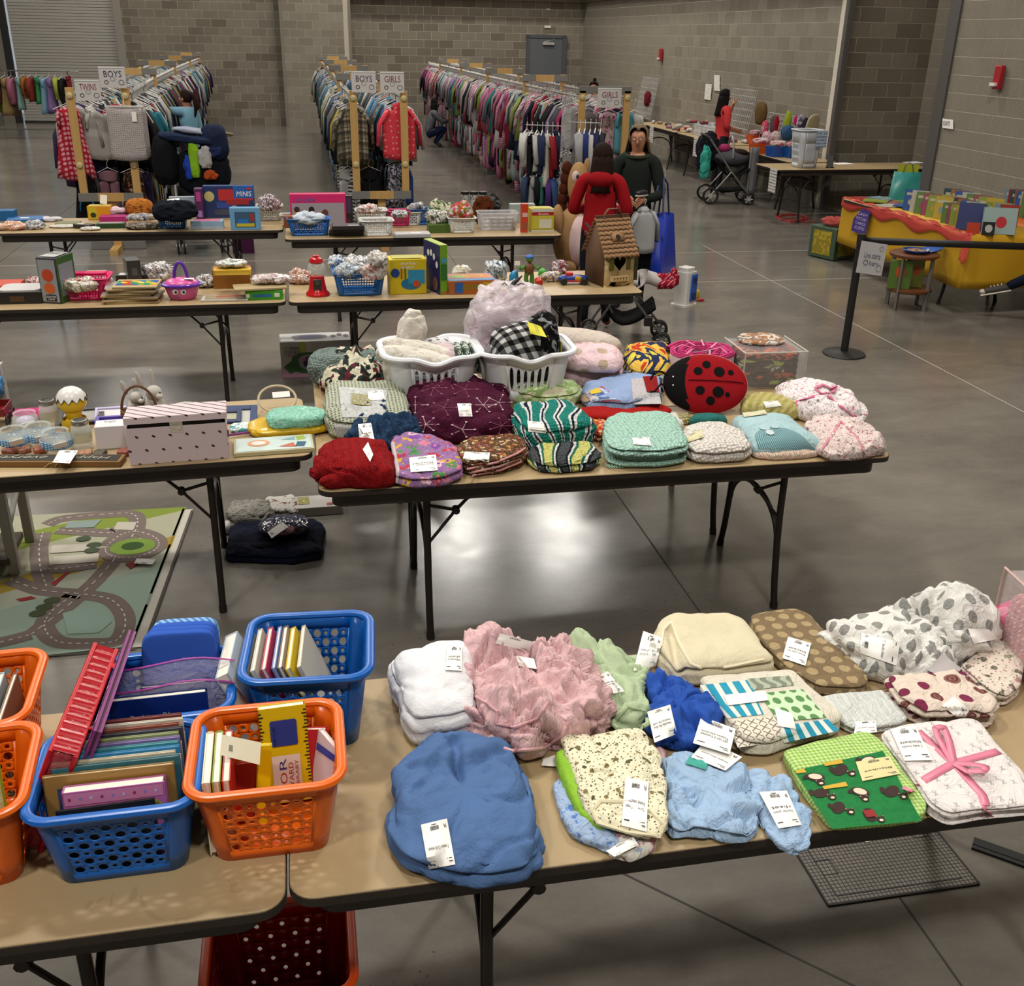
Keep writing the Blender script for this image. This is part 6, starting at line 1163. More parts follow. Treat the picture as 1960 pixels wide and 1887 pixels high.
tb('game_box','tall narrow sports game box with orange balls printed on it',100,581,.13,.2,.29,'#3a3a40',-.35,art=[('front',.05,.04,.95,.96,'#8f9196'),('front',-.5,.62,.3,.14,'#b8401c'),('front',-.5,.34,.28,.12,'#c85a20'),('front',.25,.06,.8,.2,'#1c1c28'),('right',0,0,1,1,'#2c5a24'),('right',.1,.15,.9,.85,'#7a8690'),('top',.1,.1,.9,.9,'#a9aaa6')],txt=[('SHOOTER','front',.28,.13,.78,.18,'#d9d9d9'),('GAME','front',.35,.08,.7,.12,'#d9d9d9'),('BASKET','top',.15,.5,.85,.8,'#1c1c1c')])
basket('plastic_basket','hot pink perforated basket of little packets',G(160,576,Z)+Vector((0,.11,0)),-.02,.32,.24,.14,mat('#d11a62',.3),.8,(11,5),small=.3,side=(7,5),r=.04,rim=.006)
crk('clear bags of small toys inside the pink basket',152,560,.1,.07,.04,SHINY('#a3a08a','#7d8a5a','#c9b0a8'),101,Z+.07)
crk('flat blue edged zip bag behind the pink basket',180,522,.12,.04,.02,SHINY('#5a6aa0','#b9bcc2','#8a90a8'),102)
tb('book_box','tan paperback standing behind the pink basket',187,540,.13,.03,.08,'#a08a70')
tb('black_carton','low black gift carton with a white card on top',250,528,.2,.1,.06,'#1c1715',art=[('top',.1,.1,.7,.8,'#c9c8c6')])
tb('speaker_box','upright grey and black box standing behind the puzzles',258,524,.09,.15,.17,'#2a2a2a',.3,art=[('left',0,0,1,1,'#6e6c6a'),('front',.3,.4,.7,.7,'#4a4a4c')])
crk('clear zip bag of toys with pink seal behind the purple handled basket',305,530,.1,.05,.07,SHINY('#8d8a8c','#5d5a60','#b9b0b5'),103)
crk('clear packets beside the picnic basket toy',395,552,.07,.06,.04,SHINY('#a5a09a','#5d5652','#b9b5b0'),104)
for k in range(8):
 x=250+(4,-6,8,-10,0,9,-3,12)[k];p=G(x,582,Z)+Vector((0,.12,.014*k));t=thing('puzzle_board',('wooden puzzle board at the bottom of the stack','second wooden puzzle board up the stack','third wooden puzzle board up the stack','middle wooden puzzle board of the stack','wooden puzzle board just above the middle of the stack','third wooden puzzle board from the top','wooden puzzle board beneath the alphabet one','topmost wooden puzzle board with colourful animal letters')[k],'puzzle',p,.1*math.sin(k*2.3))
 g=Geo();g.box((0,0,.006),(.33-.008*k,.23,.012));obj('board',g,mat(('#9c8458','#a9946a','#8a7350')[k%3],.6),t,bev=.002)
 if k==7:g=Geo();g.box((0,.0,.0135),(.25,.13,.003));obj('puzzle_picture',g,pat('cells','#c9a23a',['#b5401c','#3a8a5a','#3a5aa0','#d9c04a'],28,uv='Object',rnd=1),t)
 else:g=Geo();g.box((0,0,.0128),(.3,.2,.0016));obj('clear_wrap',g,mat('#a5a29a',.15),t)
t=thing('picnic_basket_toy','pink toy picnic basket with purple rim, handle and a smiling face','toy',G(348,577,Z)+Vector((0,.09,0)));PKT,PUR=mat('#cf5a9a',.25),mat('#5a2a9c',.25)
g=Geo();g.lathe([(.075,0),(.088,.01),(.1,.05),(.112,.085)],28);obj('bowl',g,PKT,t);t.children[0].scale=(1,.8,1)
g=Geo();g.lathe([(.105,.08),(.128,.088),(.13,.1),(.118,.106),(.1,.105)],28);obj('rim',g,PUR,t);t.children[1].scale=(1,.8,1)
g=Geo();g.ball((0,0,.1),(.11,.09,.04),20,10);obj('lid',g,PKT,t)
g=Geo();g.tube([(-.0,.0,0)if 0 else(-.035*math.cos(a)*1.2,0,.11+.125*math.sin(a))for a in[PI*k/16 for k in range(17)]],.011,8);obj('handle',g,PUR,t)
for s in(-.035,.015):
 g=Geo();g.ball((s,-.083,.06),(.018,.006,.019),14,10);obj('eye',g,mat('#e0e0e0',.3),t);g=Geo();g.ball((s+.003,-.089,.06),(.008,.004,.009),10,8);obj('pupil',g,BLACK,t)
g=Geo();g.tube([(-.045,-.078,.03),(-.03,-.083,.023),(-.01,-.084,.026)],.0022,5);obj('smile',g,BLACK,t);g=Geo();g.box((.055,-.04,.137),(.06,.03,.002));obj('price_tag',g,PAPER,t)
tb('card_box','brown orange cardboard box behind the white packet',445,552,.25,.14,.13,'#8c5a1c');tb('activity_pad','yellow activity pad lying on the brown box',445,527,.24,.1,.035,'#c9a02a',z=Z+.135,art=[('front',.05,.1,.95,.5,'#d9b84a')])
crk('clear bag of tiny toys on top of the yellow pad',443,514,.1,.05,.025,SHINY('#a8a9a6','#6f7a70','#c9c8c2'),105,Z+.175)
tb('picture_tray','flat white framed tray of small pictures at the front',430,577,.3,.13,.012,'#b9b5ac',art=[('top',.08,.1,.95,.9,'#8a7a58'),('top',.3,.55,.8,.85,'#a84a3a')])
tb('game_carton','flat bright green game box near the right end',506,574,.24,.14,.06,'#3a9a1c',art=[('front',.2,.3,.7,.65,'#2a6aa0'),('front',.02,.3,.12,.7,'#d9d9d2'),('front',.78,.3,.92,.75,'#d9d9d2'),('top',.02,.05,.98,.95,'#a9a88a')])
tb('puzzle_tray','wooden puzzle tray laid across the green box, clear bag on it',500,556,.34,.16,.014,'#a8956e',.12,z=Z+.065)
crk('clear zip bag resting on the tilted wooden tray',520,545,.13,.06,.03,SHINY('#b3a9a2','#a06a80','#c9c2ba'),106,Z+.085)
crk('small clear bag of red and tan toys beside the gumball machine',575,545,.08,.05,.045,SHINY('#a5605a','#b9a88a','#8a3a34'),107)
t=thing('gumball_machine','red gumball machine with an empty glass globe','gumball machine',G(609,568,Z)+Vector((0,.06,0)));RDM=mat('#b3101a',.2)
g=Geo();g.lathe([(.075,0),(.075,.012),(.06,.03),(.052,.08),(.045,.13),(.05,.135)],4);g2=Geo();g2 .lathe([(.078,0),(.08,.006),(.078,.016),(.062,.03),(.056,.06),(.047,.12),(.047,.128)],28);obj('base',g2,RDM,t)
g=Geo();g.ball((0,0,.175),(.06,.06,.058),28,18);obj('glass_globe',g,GLS,t);g=Geo();g.ball((0,0,.2),(.035,.035,.02),16,8);obj('gumballs',g,pat('cells','#b5301c',['#c9a02a','#c9c5ba'],90,uv='Object',rnd=1),t,kind='stuff')
g=Geo();g.lathe([(.042,.215),(.047,.222),(.04,.245),(.02,.252),(.02,.262),(.008,.268)],28);obj('lid',g,RDM,t);g=Geo();g.box((0,-.052,.075),(.055,.012,.08),0,Matrix.Rotation(0,4,'X'));obj('coin_plate',g,mat('#5a5856',.3,.8),t,bev=.004);g=Geo();g.cyl((0,-.055,.09),(0,-.068,.09),.014,14);obj('crank',g,mat('#77736f',.3,.8),t)
basket('plastic_basket','bright blue perforated basket heaped with clear bags on the toy table',G(690,567,Z)+Vector((0,.12,0)),0,.345,.25,.15,mat('#1462ac',.3),.84,(13,6),small=.42,side=(7,5),r=.04,rim=.006)
for k,(px,py,r_,zz,c)in enumerate(((670,545,.1,.1,('#8f9fae','#55789a','#b9b9b5')),(715,545,.09,.11,('#b5a9a6','#a8504a','#d0cbc8')),(690,530,.12,.14,('#a9acb0','#6f7276','#c9c8c6')),(725,520,.07,.2,('#b9b3ad','#9a8a7c','#cfccc8')),(650,530,.08,.1,('#7d93ab','#3a628f','#bcc0c2')))):
 crk('clear bag of small toys heaped in the blue basket, '+('front left','front right','centre top','tall one at right','back left')[k],px,py-8,r_*.85,.05,.05,SHINY(*c),110+k,Z+zz+.01)
tb('craft_kit_box','yellow marker maker craft kit box with a blue machine printed on it',782,563,.25,.15,.235,'#c9b412',.04,art=[('front',.02,.02,.98,.98,'#c4ad14'),('front',-.42,.3,.28,.17,'#1f6a92'),('front',.5,.3,.95,.7,'#2a86ae'),('front',-.85,.62,.12,.13,'#183a7a'),('front',-.28,.3,.1,.1,'#b54a20'),('front',.3,.45,.34,.8,'#b0301c'),('front',.4,.45,.44,.8,'#1a6a3a'),('top',.1,.1,.9,.9,'#a8a23a')],txt=[('marker','front',.3,.85,.72,.95,'#e0ded0'),('maker','front',.3,.74,.68,.83,'#e0ded0')])
tb('science_kit_box','tall navy and lime green kit box with white circles',850,564,.055,.27,.33,'#6a9a1c',.3,art=[('left',0,0,1,1,'#1a1c54'),('front',.1,.3,.9,.62,'#2c6a2a'),('front',.1,.02,.9,.06,'#b5562c'),('front',-.5,.7,.35,.06,'#3a92b0'),('top',0,0,1,1,'#9aa83a')]+[('left',-1+u,v,.07,.07,'#d0d0d0')for u,v in((.15,.62),(.32,.78),(.5,.8),(.68,.74),(.85,.6))]+[('left',-.25,.2,.16,.14,'#6a4a44')])
tb('game_box','flat orange and blue game box with green lettering',905,563,.33,.24,.09,'#a8581c',.02,art=[('front',.02,.05,.98,.95,'#a85a1a'),('front',.12,.1,.3,.9,'#2a5aa0'),('front',.7,.1,.9,.9,'#c49a1c'),('top',.02,.03,.98,.97,'#2f6aa0'),('top',.05,.3,.95,.92,'#b8631c'),('top',.1,.4,.4,.7,'#5a9a3a')],txt=[('BLOCKWAYS','front',.28,.4,.72,.75,'#4a9a2c'),('BLOCK','top',.35,.45,.8,.75,'#c9a83a')])
crk('clear bag with blue card leaning behind the orange game box',950,540,.08,.04,.075,SHINY('#8a97a5','#3a6a8a','#c0c2c2'),120);crk('white crumpled tissue pack behind the orange game box',885,520,.07,.04,.03,SHINY('#c0bcae','#a59a70','#c9c8c2'),121)
t=thing('toy_figure','chunky green and brown toy figure standing among small toys','toy',G(1014,545,Z)+Vector((0,.03,0)));GN=mat('#4a7a34',.4)
for s in(-1,1):g=Geo();g.tube([(s*.02,0,.0),(s*.022,0,.05),(s*.015,0,.08)],[.02,.015,.018],10);obj('leg',g,GN,t);g=Geo();g.tube([(s*.03,0,.13),(s*.06,-.01,.11),(s*.08,-.02,.125)],[.014,.013,.012],8);obj('arm',g,GN,t)
g=Geo();g.ball((0,0,.11),(.036,.026,.045),16,10);obj('torso',g,mat('#6d4424',.5),t);g=Geo();g.ball((0,0,.18),(.03,.027,.027),16,10);obj('head',g,GN,t);g=Geo();g.ball((0,0,.19),(.031,.028,.018),16,8);obj('cap',g,mat('#2f5fae',.4),t);g=Geo();g.box((-.09,-.01,.15),(.04,.002,.03));obj('price_tag',g,PAPER,t)
for k,(px,py,rx,ry,rz_,c,lab)in enumerate(((985,545,.03,.03,.05,'#1f7fae','blue plastic toy bottle left of the green figure'),(1033,548,.03,.03,.03,'#b5301c','red toy at the foot of the green figure'),(1040,530,.03,.03,.03,'#3f9a34','lime green plastic toy behind the green figure'),(1000,552,.025,.025,.02,'#a83244','crimson toy ball in front of the green figure'))):lump('small_toy',lab,'toy',G(px,py,Z)+Vector((0,ry,0)),(rx,ry,rz_),mat(c,.3),130+k,.006,16,nu=20,nv=12)
crk('clear bag of blue, white and yellow beads near the toy car',1055,540,.07,.04,.035,SHINY('#9aa4b8','#2a4a9a','#c9a83a'),135)
t=thing('toy_car','red and blue toy racing car with yellow print','toy',G(1100,546,Z)+Vector((0,.05,0)),-.08);g=Geo();g.ball((0,0,.04),(.11,.035,.025),20,10,e=.7);obj('body',g,mat('#1f3a8a',.25),t);g=Geo();g.box((.02,0,.025),(.16,.08,.012));obj('chassis',g,mat('#a8181c',.3),t,bev=.003);g=Geo();g.box((-.03,0,.07),(.05,.05,.03));obj('cab',g,mat('#b31c1c',.3),t,bev=.006);g=Geo();g.ball((.03,-.035,.045),(.025,.006,.018));obj('emblem',g,mat('#c49a1c',.4),t)
for x,y in((-.075,-.045),(.075,-.045),(-.075,.045),(.075,.045)):g=Geo();g.cyl((x,y-.012,.024),(x,y+.012,.024),.024,16);obj('wheel',g,BLACK,t)
crk('clear bag with red toy behind the racing car',1075,525,.06,.04,.05,SHINY('#a5a3a8','#a03034','#7a7f8a'),136)
t=thing('birdhouse_carrier','brown cardboard birdhouse carrier with scalloped roof, heart window and handle','box',G(1176,549,Z)+Vector((0,.15,0)),0,rot=(0,0,.28));KR,KD,CRM=mat('#8f6a46',.8),mat('#5a3f28',.8),mat('#b3986a',.8);hw,hd,he,hr=.125,.13,.24,.46
g=Geo();g.add([(-hw,-hd,0),(-hw,hd,0),(-hw,hd,he),(-hw,0,hr),(-hw,-hd,he)],[(0,4,3,2,1)]);g.add([(hw,-hd,0),(hw,hd,0),(hw,hd,he),(hw,0,hr),(hw,-hd,he)],[(0,1,2,3,4)]);g.add([(-hw,hd,0),(hw,hd,0),(hw,hd,he),(-hw,hd,he)],[(0,3,2,1)]);obj('side_wall',g,KD,t,sol=.003)
hf=patch((-hw,-hd,0),(hw,-hd,0),(hw,-hd,he),(-hw,-hd,he));g=Geo();hrt=[]
for k in range(32):a=2*PI*k/32;hrt.append((.5+.0135*16*math.sin(a)**3,.68+.0165*(13*math.cos(a)-5*math.cos(2*a)-2*math.cos(3*a)-math.cos(4*a))))
outp=[]
for x,y in hrt:dx,dy=x-.5,y-.6;s=min(.5/abs(dx)if dx else 9,(.4/dy if dy>0 else .6/-dy if dy<0 else 9));outp.append((.5+dx*s,.6+dy*s))
vs=[hf(*p)for p in hrt]+[hf(*p)for p in outp];n_=32;fs=[(k,(k+1)%n_,n_+(k+1)%n_,n_+k)for k in range(n_)];cn=[(0,0),(1,0),(1,1),(0,1)]
for c_ in cn:
 k=min(range(n_),key=lambda k:abs(outp[k][0]-c_[0])+abs(outp[k][1]-c_[1])-(0));k2=(k+1)%n_;k3=(k-1)%n_;vs.append(hf(*c_));fs+=[(n_+k3,len(vs)-1,n_+k),(n_+k,len(vs)-1,n_+k2)]
g.add(vs,fs);obj('front_wall',g,CRM,t,sol=.003);g=Geo();g.tube([hf(*p,.002)for p in hrt],.0025,5,closed=True);obj('heart_edge',g,mat('#c9b48c',.7),t)
for u0 in(.16,.72):g=Geo();g.box((-hw+2*hw*(u0+.07),-hd-.004,he*.66),(.036,.006,.085));obj('shutter',g,mat('#5a5a1c',.8),t,bev=.002)
g=Geo();g.box((0,-hd-.012,.055),(.145,.024,.035));obj('flower_box',g,mat('#bfa678',.8),t)
for k in range(5):g=Geo();x=-.05+.025*k;g.ball((x,-hd-.025,.06),(.007,.002,.005),8,6);g.box((x,-hd-.0245,.05),(.0025,.001,.016));obj('tulip_cutout',g,KD,t)
sl=Vector((0,hd+.02,hr-he+.02));
for side in(-1,1):
 for r_ in range(9):
  v0,v1=r_/9,(r_+1.25)/9;g=Geo();nb=36;P_=[]
  top=lambda v,x,off:Vector((x,side*(-(hd+.03)*(v))if 0 else side*(hd+.03)*v,hr-(hr-he+.035)*v+off))
  for k in range(nb+1):x=-hw-.02+(2*hw+.04)*k/nb;P_.append(top(v1-.045*abs(math.sin(PI*k/nb*7)),x,.007))
  for k in range(nb,-1,-1):x=-hw-.02+(2*hw+.04)*k/nb;P_.append(top(v0,x,.003))
  g.add(P_,[(k,k+1,2*nb+1-k-1,2*nb+1-k)for k in range(nb)])
  obj('shingle_row',g,mat('#93704c' if r_%2 else '#8b6845',.8),t,sol=.002)
  if side==-1:g=Geo();g.tube([P_[k]+Vector((0,-.002,-.001))for k in range(nb+1)],.0016,4);obj('scallop_edge',g,KD,t)
g=Geo();fr=lambda u,v,h=0:Vector((-.05+.1*u,-(hd+.03)*(.62-.2*v)-.004-h,hr-(hr-he+.035)*(.62-.2*v)+.012+h));g.add([fr(*p,.001)for p in[(.0,0),(1,0),(1,.8),(.5,1.2),(0,.8)]],[(0,1,2,3,4)]);obj('dormer_front',g,KR,t,sol=.002);obj('round_opening',disc(fr,.5,.4,.2,.36,.003),mat('#20150e',.9),t)
g=Geo();pts=[(-.075,0,hr-.01),(-.06,0,hr+.035),(-.035,0,hr+.06),(.035,0,hr+.06),(.06,0,hr+.035),(.075,0,hr-.01)];g.tube(pts,.012,6,flat=.3);g.box((0,0,hr+.005),(2*hw+.03,.01,.03));obj('carry_handle',g,KD,t)
t=thing('green_box_edge','dark green and brown toy box standing just behind the birdhouse','box',G(1228,540,Z)+Vector((-.035,.15,0)),-.1);g=Geo();g.box((0,0,.12),(.06,.16,.24));obj('carton',g,pat('blobs','#3a2a1a',['#2a4a24','#5a3a20'],18,uv='Object',fab='paper'),t,bev=.004)
tb('book_box','teal and blue box at the left end of the far table',5,412,.2,.12,.09,'#1a5a8a');tb('folder','blue zip folder with a white label',48,428,.3,.22,.035,'#1c5a92',.12,art=[('top',.35,.3,.6,.6,'#c9ccd0'),('front',0,0,1,.5,'#1c7a6a')])
for k,(px,py,rx,ry,rz_,c,lab)in enumerate(((20,442,.12,.07,.035,SHINY('#b9893a','#c9b49a','#b5562c'),'yellow and orange crinkled wrapping at the left'),(65,440,.08,.05,.035,SHINY('#8a8c92','#c2c3c6','#6a6c72'),'silver rolled packet beside the yellow wrapping'),(95,425,.1,.06,.02,mat('#b9b5bd',.4),'white and lilac paper heap'),(120,437,.13,.06,.012,mat('#b9b5aa',.4),'flat pale plastic plates'),(172,442,.08,.05,.015,SHINY('#b9b6ae','#a5a29a','#c9c6c0'),'clear bag of white pieces beside the green tray'))):crk(lab,px,py,rx,ry,rz_,c,140+k,name='packet',cat='packet')
tb('card_folder','olive green card folder lying flat on the far table',128,432,.2,.14,.02,'#6e7049');tb('dark_case','folded dark brown case with white pocket',155,438,.16,.1,.035,'#2b2622',-.5,art=[('top',.1,.2,.5,.8,'#b9b6b0')])
tb('sponge_box','yellow and orange cartoon box with a white slip sticking up',190,414,.2,.12,.12,'#c98a12',-.05,art=[('front',.05,.05,.42,.95,'#b9a81c'),('front',-.75,.35,.13,.2,'#2a2a14'),('top',.05,.1,.9,.9,'#b9a42a')])
g=Geo();g.box((0,0,.04),(.06,.003,.08));obj('paper_slip',g,PAPER,loc=G(198,390,Z+.13),rot=(0,.15,0),label='white paper slip standing in the yellow box',cat='slip')
tb('tray_box','magenta glitter craft box',217,424,.24,.12,.045,'#a01a6a');tb('green_tray','dark green tray box with white packets',212,437,.24,.1,.04,'#1a3a1c',art=[('top',.1,.1,.9,.9,'#8a7a7a')])
crk('pink and white tissue lying over the craft box',222,408,.09,.05,.03,mat('#c9b0b9',.5),146,Z+.04,'tissue','tissue')
lump('orange_hat','orange crochet hat bulging on the far table','hat',G(267,420,Z)+Vector((0,.06,.03)),(.125,.09,.08),pat('speck','#b8702c',['#7a4420'],26,fab='crochet'),147,.006,9)
lump('fabric_stack','stack of blue flowered and white fabrics','fabric',G(272,430,Z)+Vector((0,.07,.03)),(.14,.08,.03),pat('blobs','#b0aeb0',['#2c2f5a','#c2bfbc','#7a6a58'],30),148,.01,12);lump('fabric_stack','brown patterned fabrics at the bottom of the stack','fabric',G(272,440,Z)+Vector((0,.07,0)),(.15,.08,.025),pat('blobs','#4a3a32',['#8a8278','#2a2220'],30),149,.008,12)
bb=lambda lab,px,py,w,d,h,c,n_=(9,5),rz=0:basket('plastic_basket',lab,onT(G(px,py,Z)+Vector((0,d/2,0)),d/2),rz,w,d,h,mat(c,.3),.86,n_,small=.3,side=(5,4),r=.03,rim=.006)
bb('petrol blue perforated basket under dark clothes on the far left table',330,439,.25,.2,.11,'#124a7a');lump('dark_clothes','heap of black and navy clothes with white tags in the petrol blue basket','clothes',G(335,425,Z+.09)+Vector((0,.1,0)),(.19,.12,.09),cl('#111520'),150,.02,9)
o=tag(None,((322,392),(345,392),(343,380),(320,383)),(),zfb=.93,R=False);o['label']='white tags lying on the dark clothes';o['category']='price tag'
tb('camera_box','pale box with a pink camera print behind the dark clothes',351,397,.24,.06,.14,'#8f9aa8',.05,z=Z+.05,art=[('front',-.35,.5,.13,.2,'#b03a7a'),('front',.45,.3,.85,.7,'#6a3a8a'),('front',.52,.35,.78,.65,'#c9a0b9')]);tb('purple_box','narrow purple doll box left of the racing toy box',384,421,.07,.12,.28,'#471a4a',art=[('front',.2,.1,.8,.3,'#8a6aa8'),('front',.2,.6,.8,.9,'#a03a7a')])
tb('race_set_box','large blue and red box with MINIS lettering and toy engines printed on it',441,416,.46,.1,.29,'#17396e',-.02,art=[('front',0,0,1,1,'#1a2c5c'),('front',.3,.55,.98,.9,'#a8242a'),('front',.6,.62,1,1,'#1c55a0'),('front',-.88,.68,.1,.16,'#b5a96e'),('front',.25,.3,.6,.5,'#26408a'),('front',.2,.1,.6,.28,'#3a3f52'),('front',-.4,.3,.07,.1,'#9a94a0'),('front',.45,.42,.9,.56,'#8f1f26'),('front',-.08,.92,.06,.035,'#a82a34')],txt=[('MINIS','front',.66,.68,.95,.84,'#dcdce4')])
tb('frame_case','light blue handled plastic case with a train scene',471,440,.26,.08,.19,'#5f93b8',-.02,art=[('front',.16,.12,.84,.82,'#35506a'),('front',.2,.15,.8,.3,'#b9a82a'),('front',.25,.3,.6,.5,'#1f6aae'),('front',.68,.4,.8,.75,'#9a2a24')])
tb('toy_tub','clear pink and blue tub of craft beads',397,439,.28,.12,.07,'#7f9fb5',art=[('front',0,0,1,.4,'#9aa8b8'),('top',.1,.1,.9,.9,'#c05a8a')])
bb('white perforated basket holding a zip bag at the right end of the far left table',517,423,.23,.2,.13,'#b5b2a9',(9,6));crk('zip bag of grey toy soldiers standing in the white basket',515,405,.09,.05,.07,SHINY('#8f858a','#3a383a','#a88a98'),151,Z+.1)
tb('doll_box','wide pink box of dolls at the back of the far right table',610,418,.5,.1,.28,'#c01c62',art=[('front',.03,.02,.97,.72,'#8f8a94'),('front',-.88,.4,.06,.14,'#b58a6a'),('front',-.62,.4,.06,.14,'#6a4030'),('front',-.38,.4,.06,.12,'#5a3028'),('front',-.88,.52,.05,.09,'#3a1f16'),('front',-.62,.52,.05,.09,'#1f120e')],txt=[('Color Collection','front',.1,.77,.45,.92,'#2a5aa8')])
tb('game_box','black box reading STAR WARS with a dark helmet printed on it',648,428,.27,.08,.26,'#1a1116',-.03,art=[('front',-.5,.5,.2,.3,'#2f1830'),('front',.1,.08,.9,.22,'#3a1f18'),('front',.75,.4,.95,.95,'#3a2a44')],txt=[('STAR','front',.07,.84,.34,.94,'#c9c6c2'),('WARS','front',.07,.72,.34,.82,'#c9c6c2')])
tb('ring_toy_box','shallow orange box with green and yellow plastic rings',575,436,.28,.08,.1,'#8a4a2a',z=Z+.05,art=[('front',-.8,.5,.1,.3,'#2a8a9a'),('front',-.5,.5,.12,.36,'#5aa82a'),('front',-.25,.5,.12,.36,'#a8b83a')])
bb('bright blue perforated basket with crumpled white paper, front left of the far right table',593,452,.36,.19,.14,'#1458a2',(12,6));crk('crumpled white and blue paper in the front blue basket',591,430,.13,.06,.05,mat('#b9c4d0',.4),152,Z+.1,'paper','paper')
bb('white perforated basket hidden behind the blue one at the left',570,425,.3,.15,.1,'#b9b9b6')
for k,zz in enumerate((0,.035,.07)):tb('game_case','black flat game case '+('at the bottom of three','in the middle of three','on top of three with a white label')[k],663+2*k,452-170*zz,.29-.01*k,.16,.033,('#17130f','#1d1818','#241a1c')[k],z=Z+zz,art=[('top',.5,.1,.85,.3,'#b9c0d0')]if k==2 else[('front',.4,.3,.9,.7,'#3a3434')])
bb('white perforated basket in the very front of the far right table',723,453,.28,.22,.13,'#c9c9c7',(9,5),.03);bb('white perforated basket behind the front one, with mixed packets',712,430,.28,.2,.14,'#c4c4c2',(9,5));bb('white perforated basket at the back holding orange packets',783,418,.23,.18,.12,'#bdbdbb');bb('magenta perforated basket of discs',765,433,.21,.16,.13,'#b01a5a');bb('royal blue perforated basket beside the magenta one',808,424,.2,.16,.14,'#17529a')
crk('clear and red packets on the second white basket',705,410,.09,.05,.04,SHINY('#b0aca8','#a03028','#c6c3bf'),153,Z+.13);crk('orange packets in the back white basket',790,398,.05,.04,.03,SHINY('#a8552a','#b9a48a','#8a3a1c'),154,Z+.1);crk('grey disc sleeves in the magenta basket',765,418,.07,.05,.03,SHINY('#8a8a92','#5a5a62','#b0b0b5'),155,Z+.1);crk('silver packets in the royal blue basket',800,410,.07,.04,.05,SHINY('#7a8490','#4a5260','#a9acb0'),156,Z+.1)
for k in range(2):tb('disc_case','white edged disc case stack, '+('lower one','upper one with a label')[k],787+4*k,455,.3,.14,.03,('#9a9a9a','#a5a3a3')[k],z=Z+.031*k,art=[('front',.35,.2,.7,.8,'#1a1a1c')]if k==0 else[('top',.45,.2,.75,.6,'#d0d0d0')])
tb('green_tub','olive green plastic tub under hair bands',842,446,.2,.16,.07,'#3f5a1a');crk('black, green and white hair bands over the olive tub',840,430,.1,.07,.06,SHINY('#7a7f72','#262a26','#b9b5a8'),157,Z+.06,'hair_bands','hair bands');crk('green and white artificial flowers at the back of the far right table',845,412,.12,.07,.1,pat('cells','#b9b5a2',['#3f5a2c','#8a9a5a','#c9c4b4'],50,rnd=1),158,Z,'artificial_flowers','flowers')
bb('white perforated basket of coloured hair ties',886,447,.24,.17,.13,'#c6c6c4',(9,5));crk('pink, orange and striped hair ties heaped in the white basket',886,425,.1,.06,.08,pat('cells','#b83a7a',['#c9a0a0','#b5561c','#c9c2b8','#6a7a2c'],50,rnd=1),159,Z+.08,'hair_ties','hair ties')
t=basket('clear_bin','clear plastic bin of dark masks at the right of the far table',G(955,441,Z)+Vector((0,.1,0)),0,.36,.2,.15,clearm('#e0e0e4',.35),.9,(4,3),small=0,big=0,side=(3,2),r=.03,rim=.005);lump('dark_masks','black and grey masks inside the clear bin','mask',G(940,425,Z+.01)+Vector((0,.09,0)),(.1,.06,.13),pat('blobs','#2a2a2c',['#1a1a1b','#55575a'],20),160,.02,12);tb('tin_box','grey plastic drawer standing in the clear bin',962,439,.22,.12,.1,'#4f4d50',z=Z+.005)
for s in(0,1,2):t=thing('baby_boot',('white boot with black top, left of three','white boot with black top, middle of three','white boot with black top, right of three')[s],'boot',G(893+17*s,411,Z)+Vector((0,.1,.05)));g=Geo();g.lathe([(.028,0),(.034,.06),(.04,.13)],14);obj('shaft',g,pat('speck','#b9b6b0',['#4a4a4a'],40,uv='Object'),t);g=Geo();g.lathe([(.038,.125),(.044,.16),(.036,.16)],14);obj('black_top',g,BLACK,t)
lump('doll_wig','brown curly haired doll head at the back','doll',onT(G(930,412,Z)+Vector((0,.1,0)),.08),(.09,.07,.12),cl('#5a2a10','crochet'),161,.03,12);lump('doll_arm_toy','tan doll arm beside the brown curls','doll',onT(G(953,412,Z)+Vector((0,.1,0)),.05),(.04,.03,.03),cl('#9a7a58'),162,.006,10)
tb('tube_box','narrow orange red toy tube box',1004,445,.06,.06,.25,'#b8381a',art=[('front',.15,.1,.85,.35,'#8a4a34'),('front',.1,.55,.9,.7,'#c9a29a')]);tb('bottle_box','yellow and white baby bottle box with a red top band',1038,443,.21,.14,.2,'#b9ad2c',.02,art=[('front',.02,.72,.98,.86,'#a3161a'),('front',.02,.86,.98,1,'#b9b9b0'),('front',.05,.12,.95,.7,'#b5ad3a'),('front',.35,.15,.9,.55,'#c2c0ae'),('front',0,0,1,.07,'#c6c4ba'),('top',.1,.2,.9,.9,'#c4b82a')],txt=[('Bottles','front',.3,.74,.75,.83,'#d9d0c8')]);tb('back_box','white and teal box behind the yellow bottle box',1000,425,.24,.08,.17,'#8f9a98')
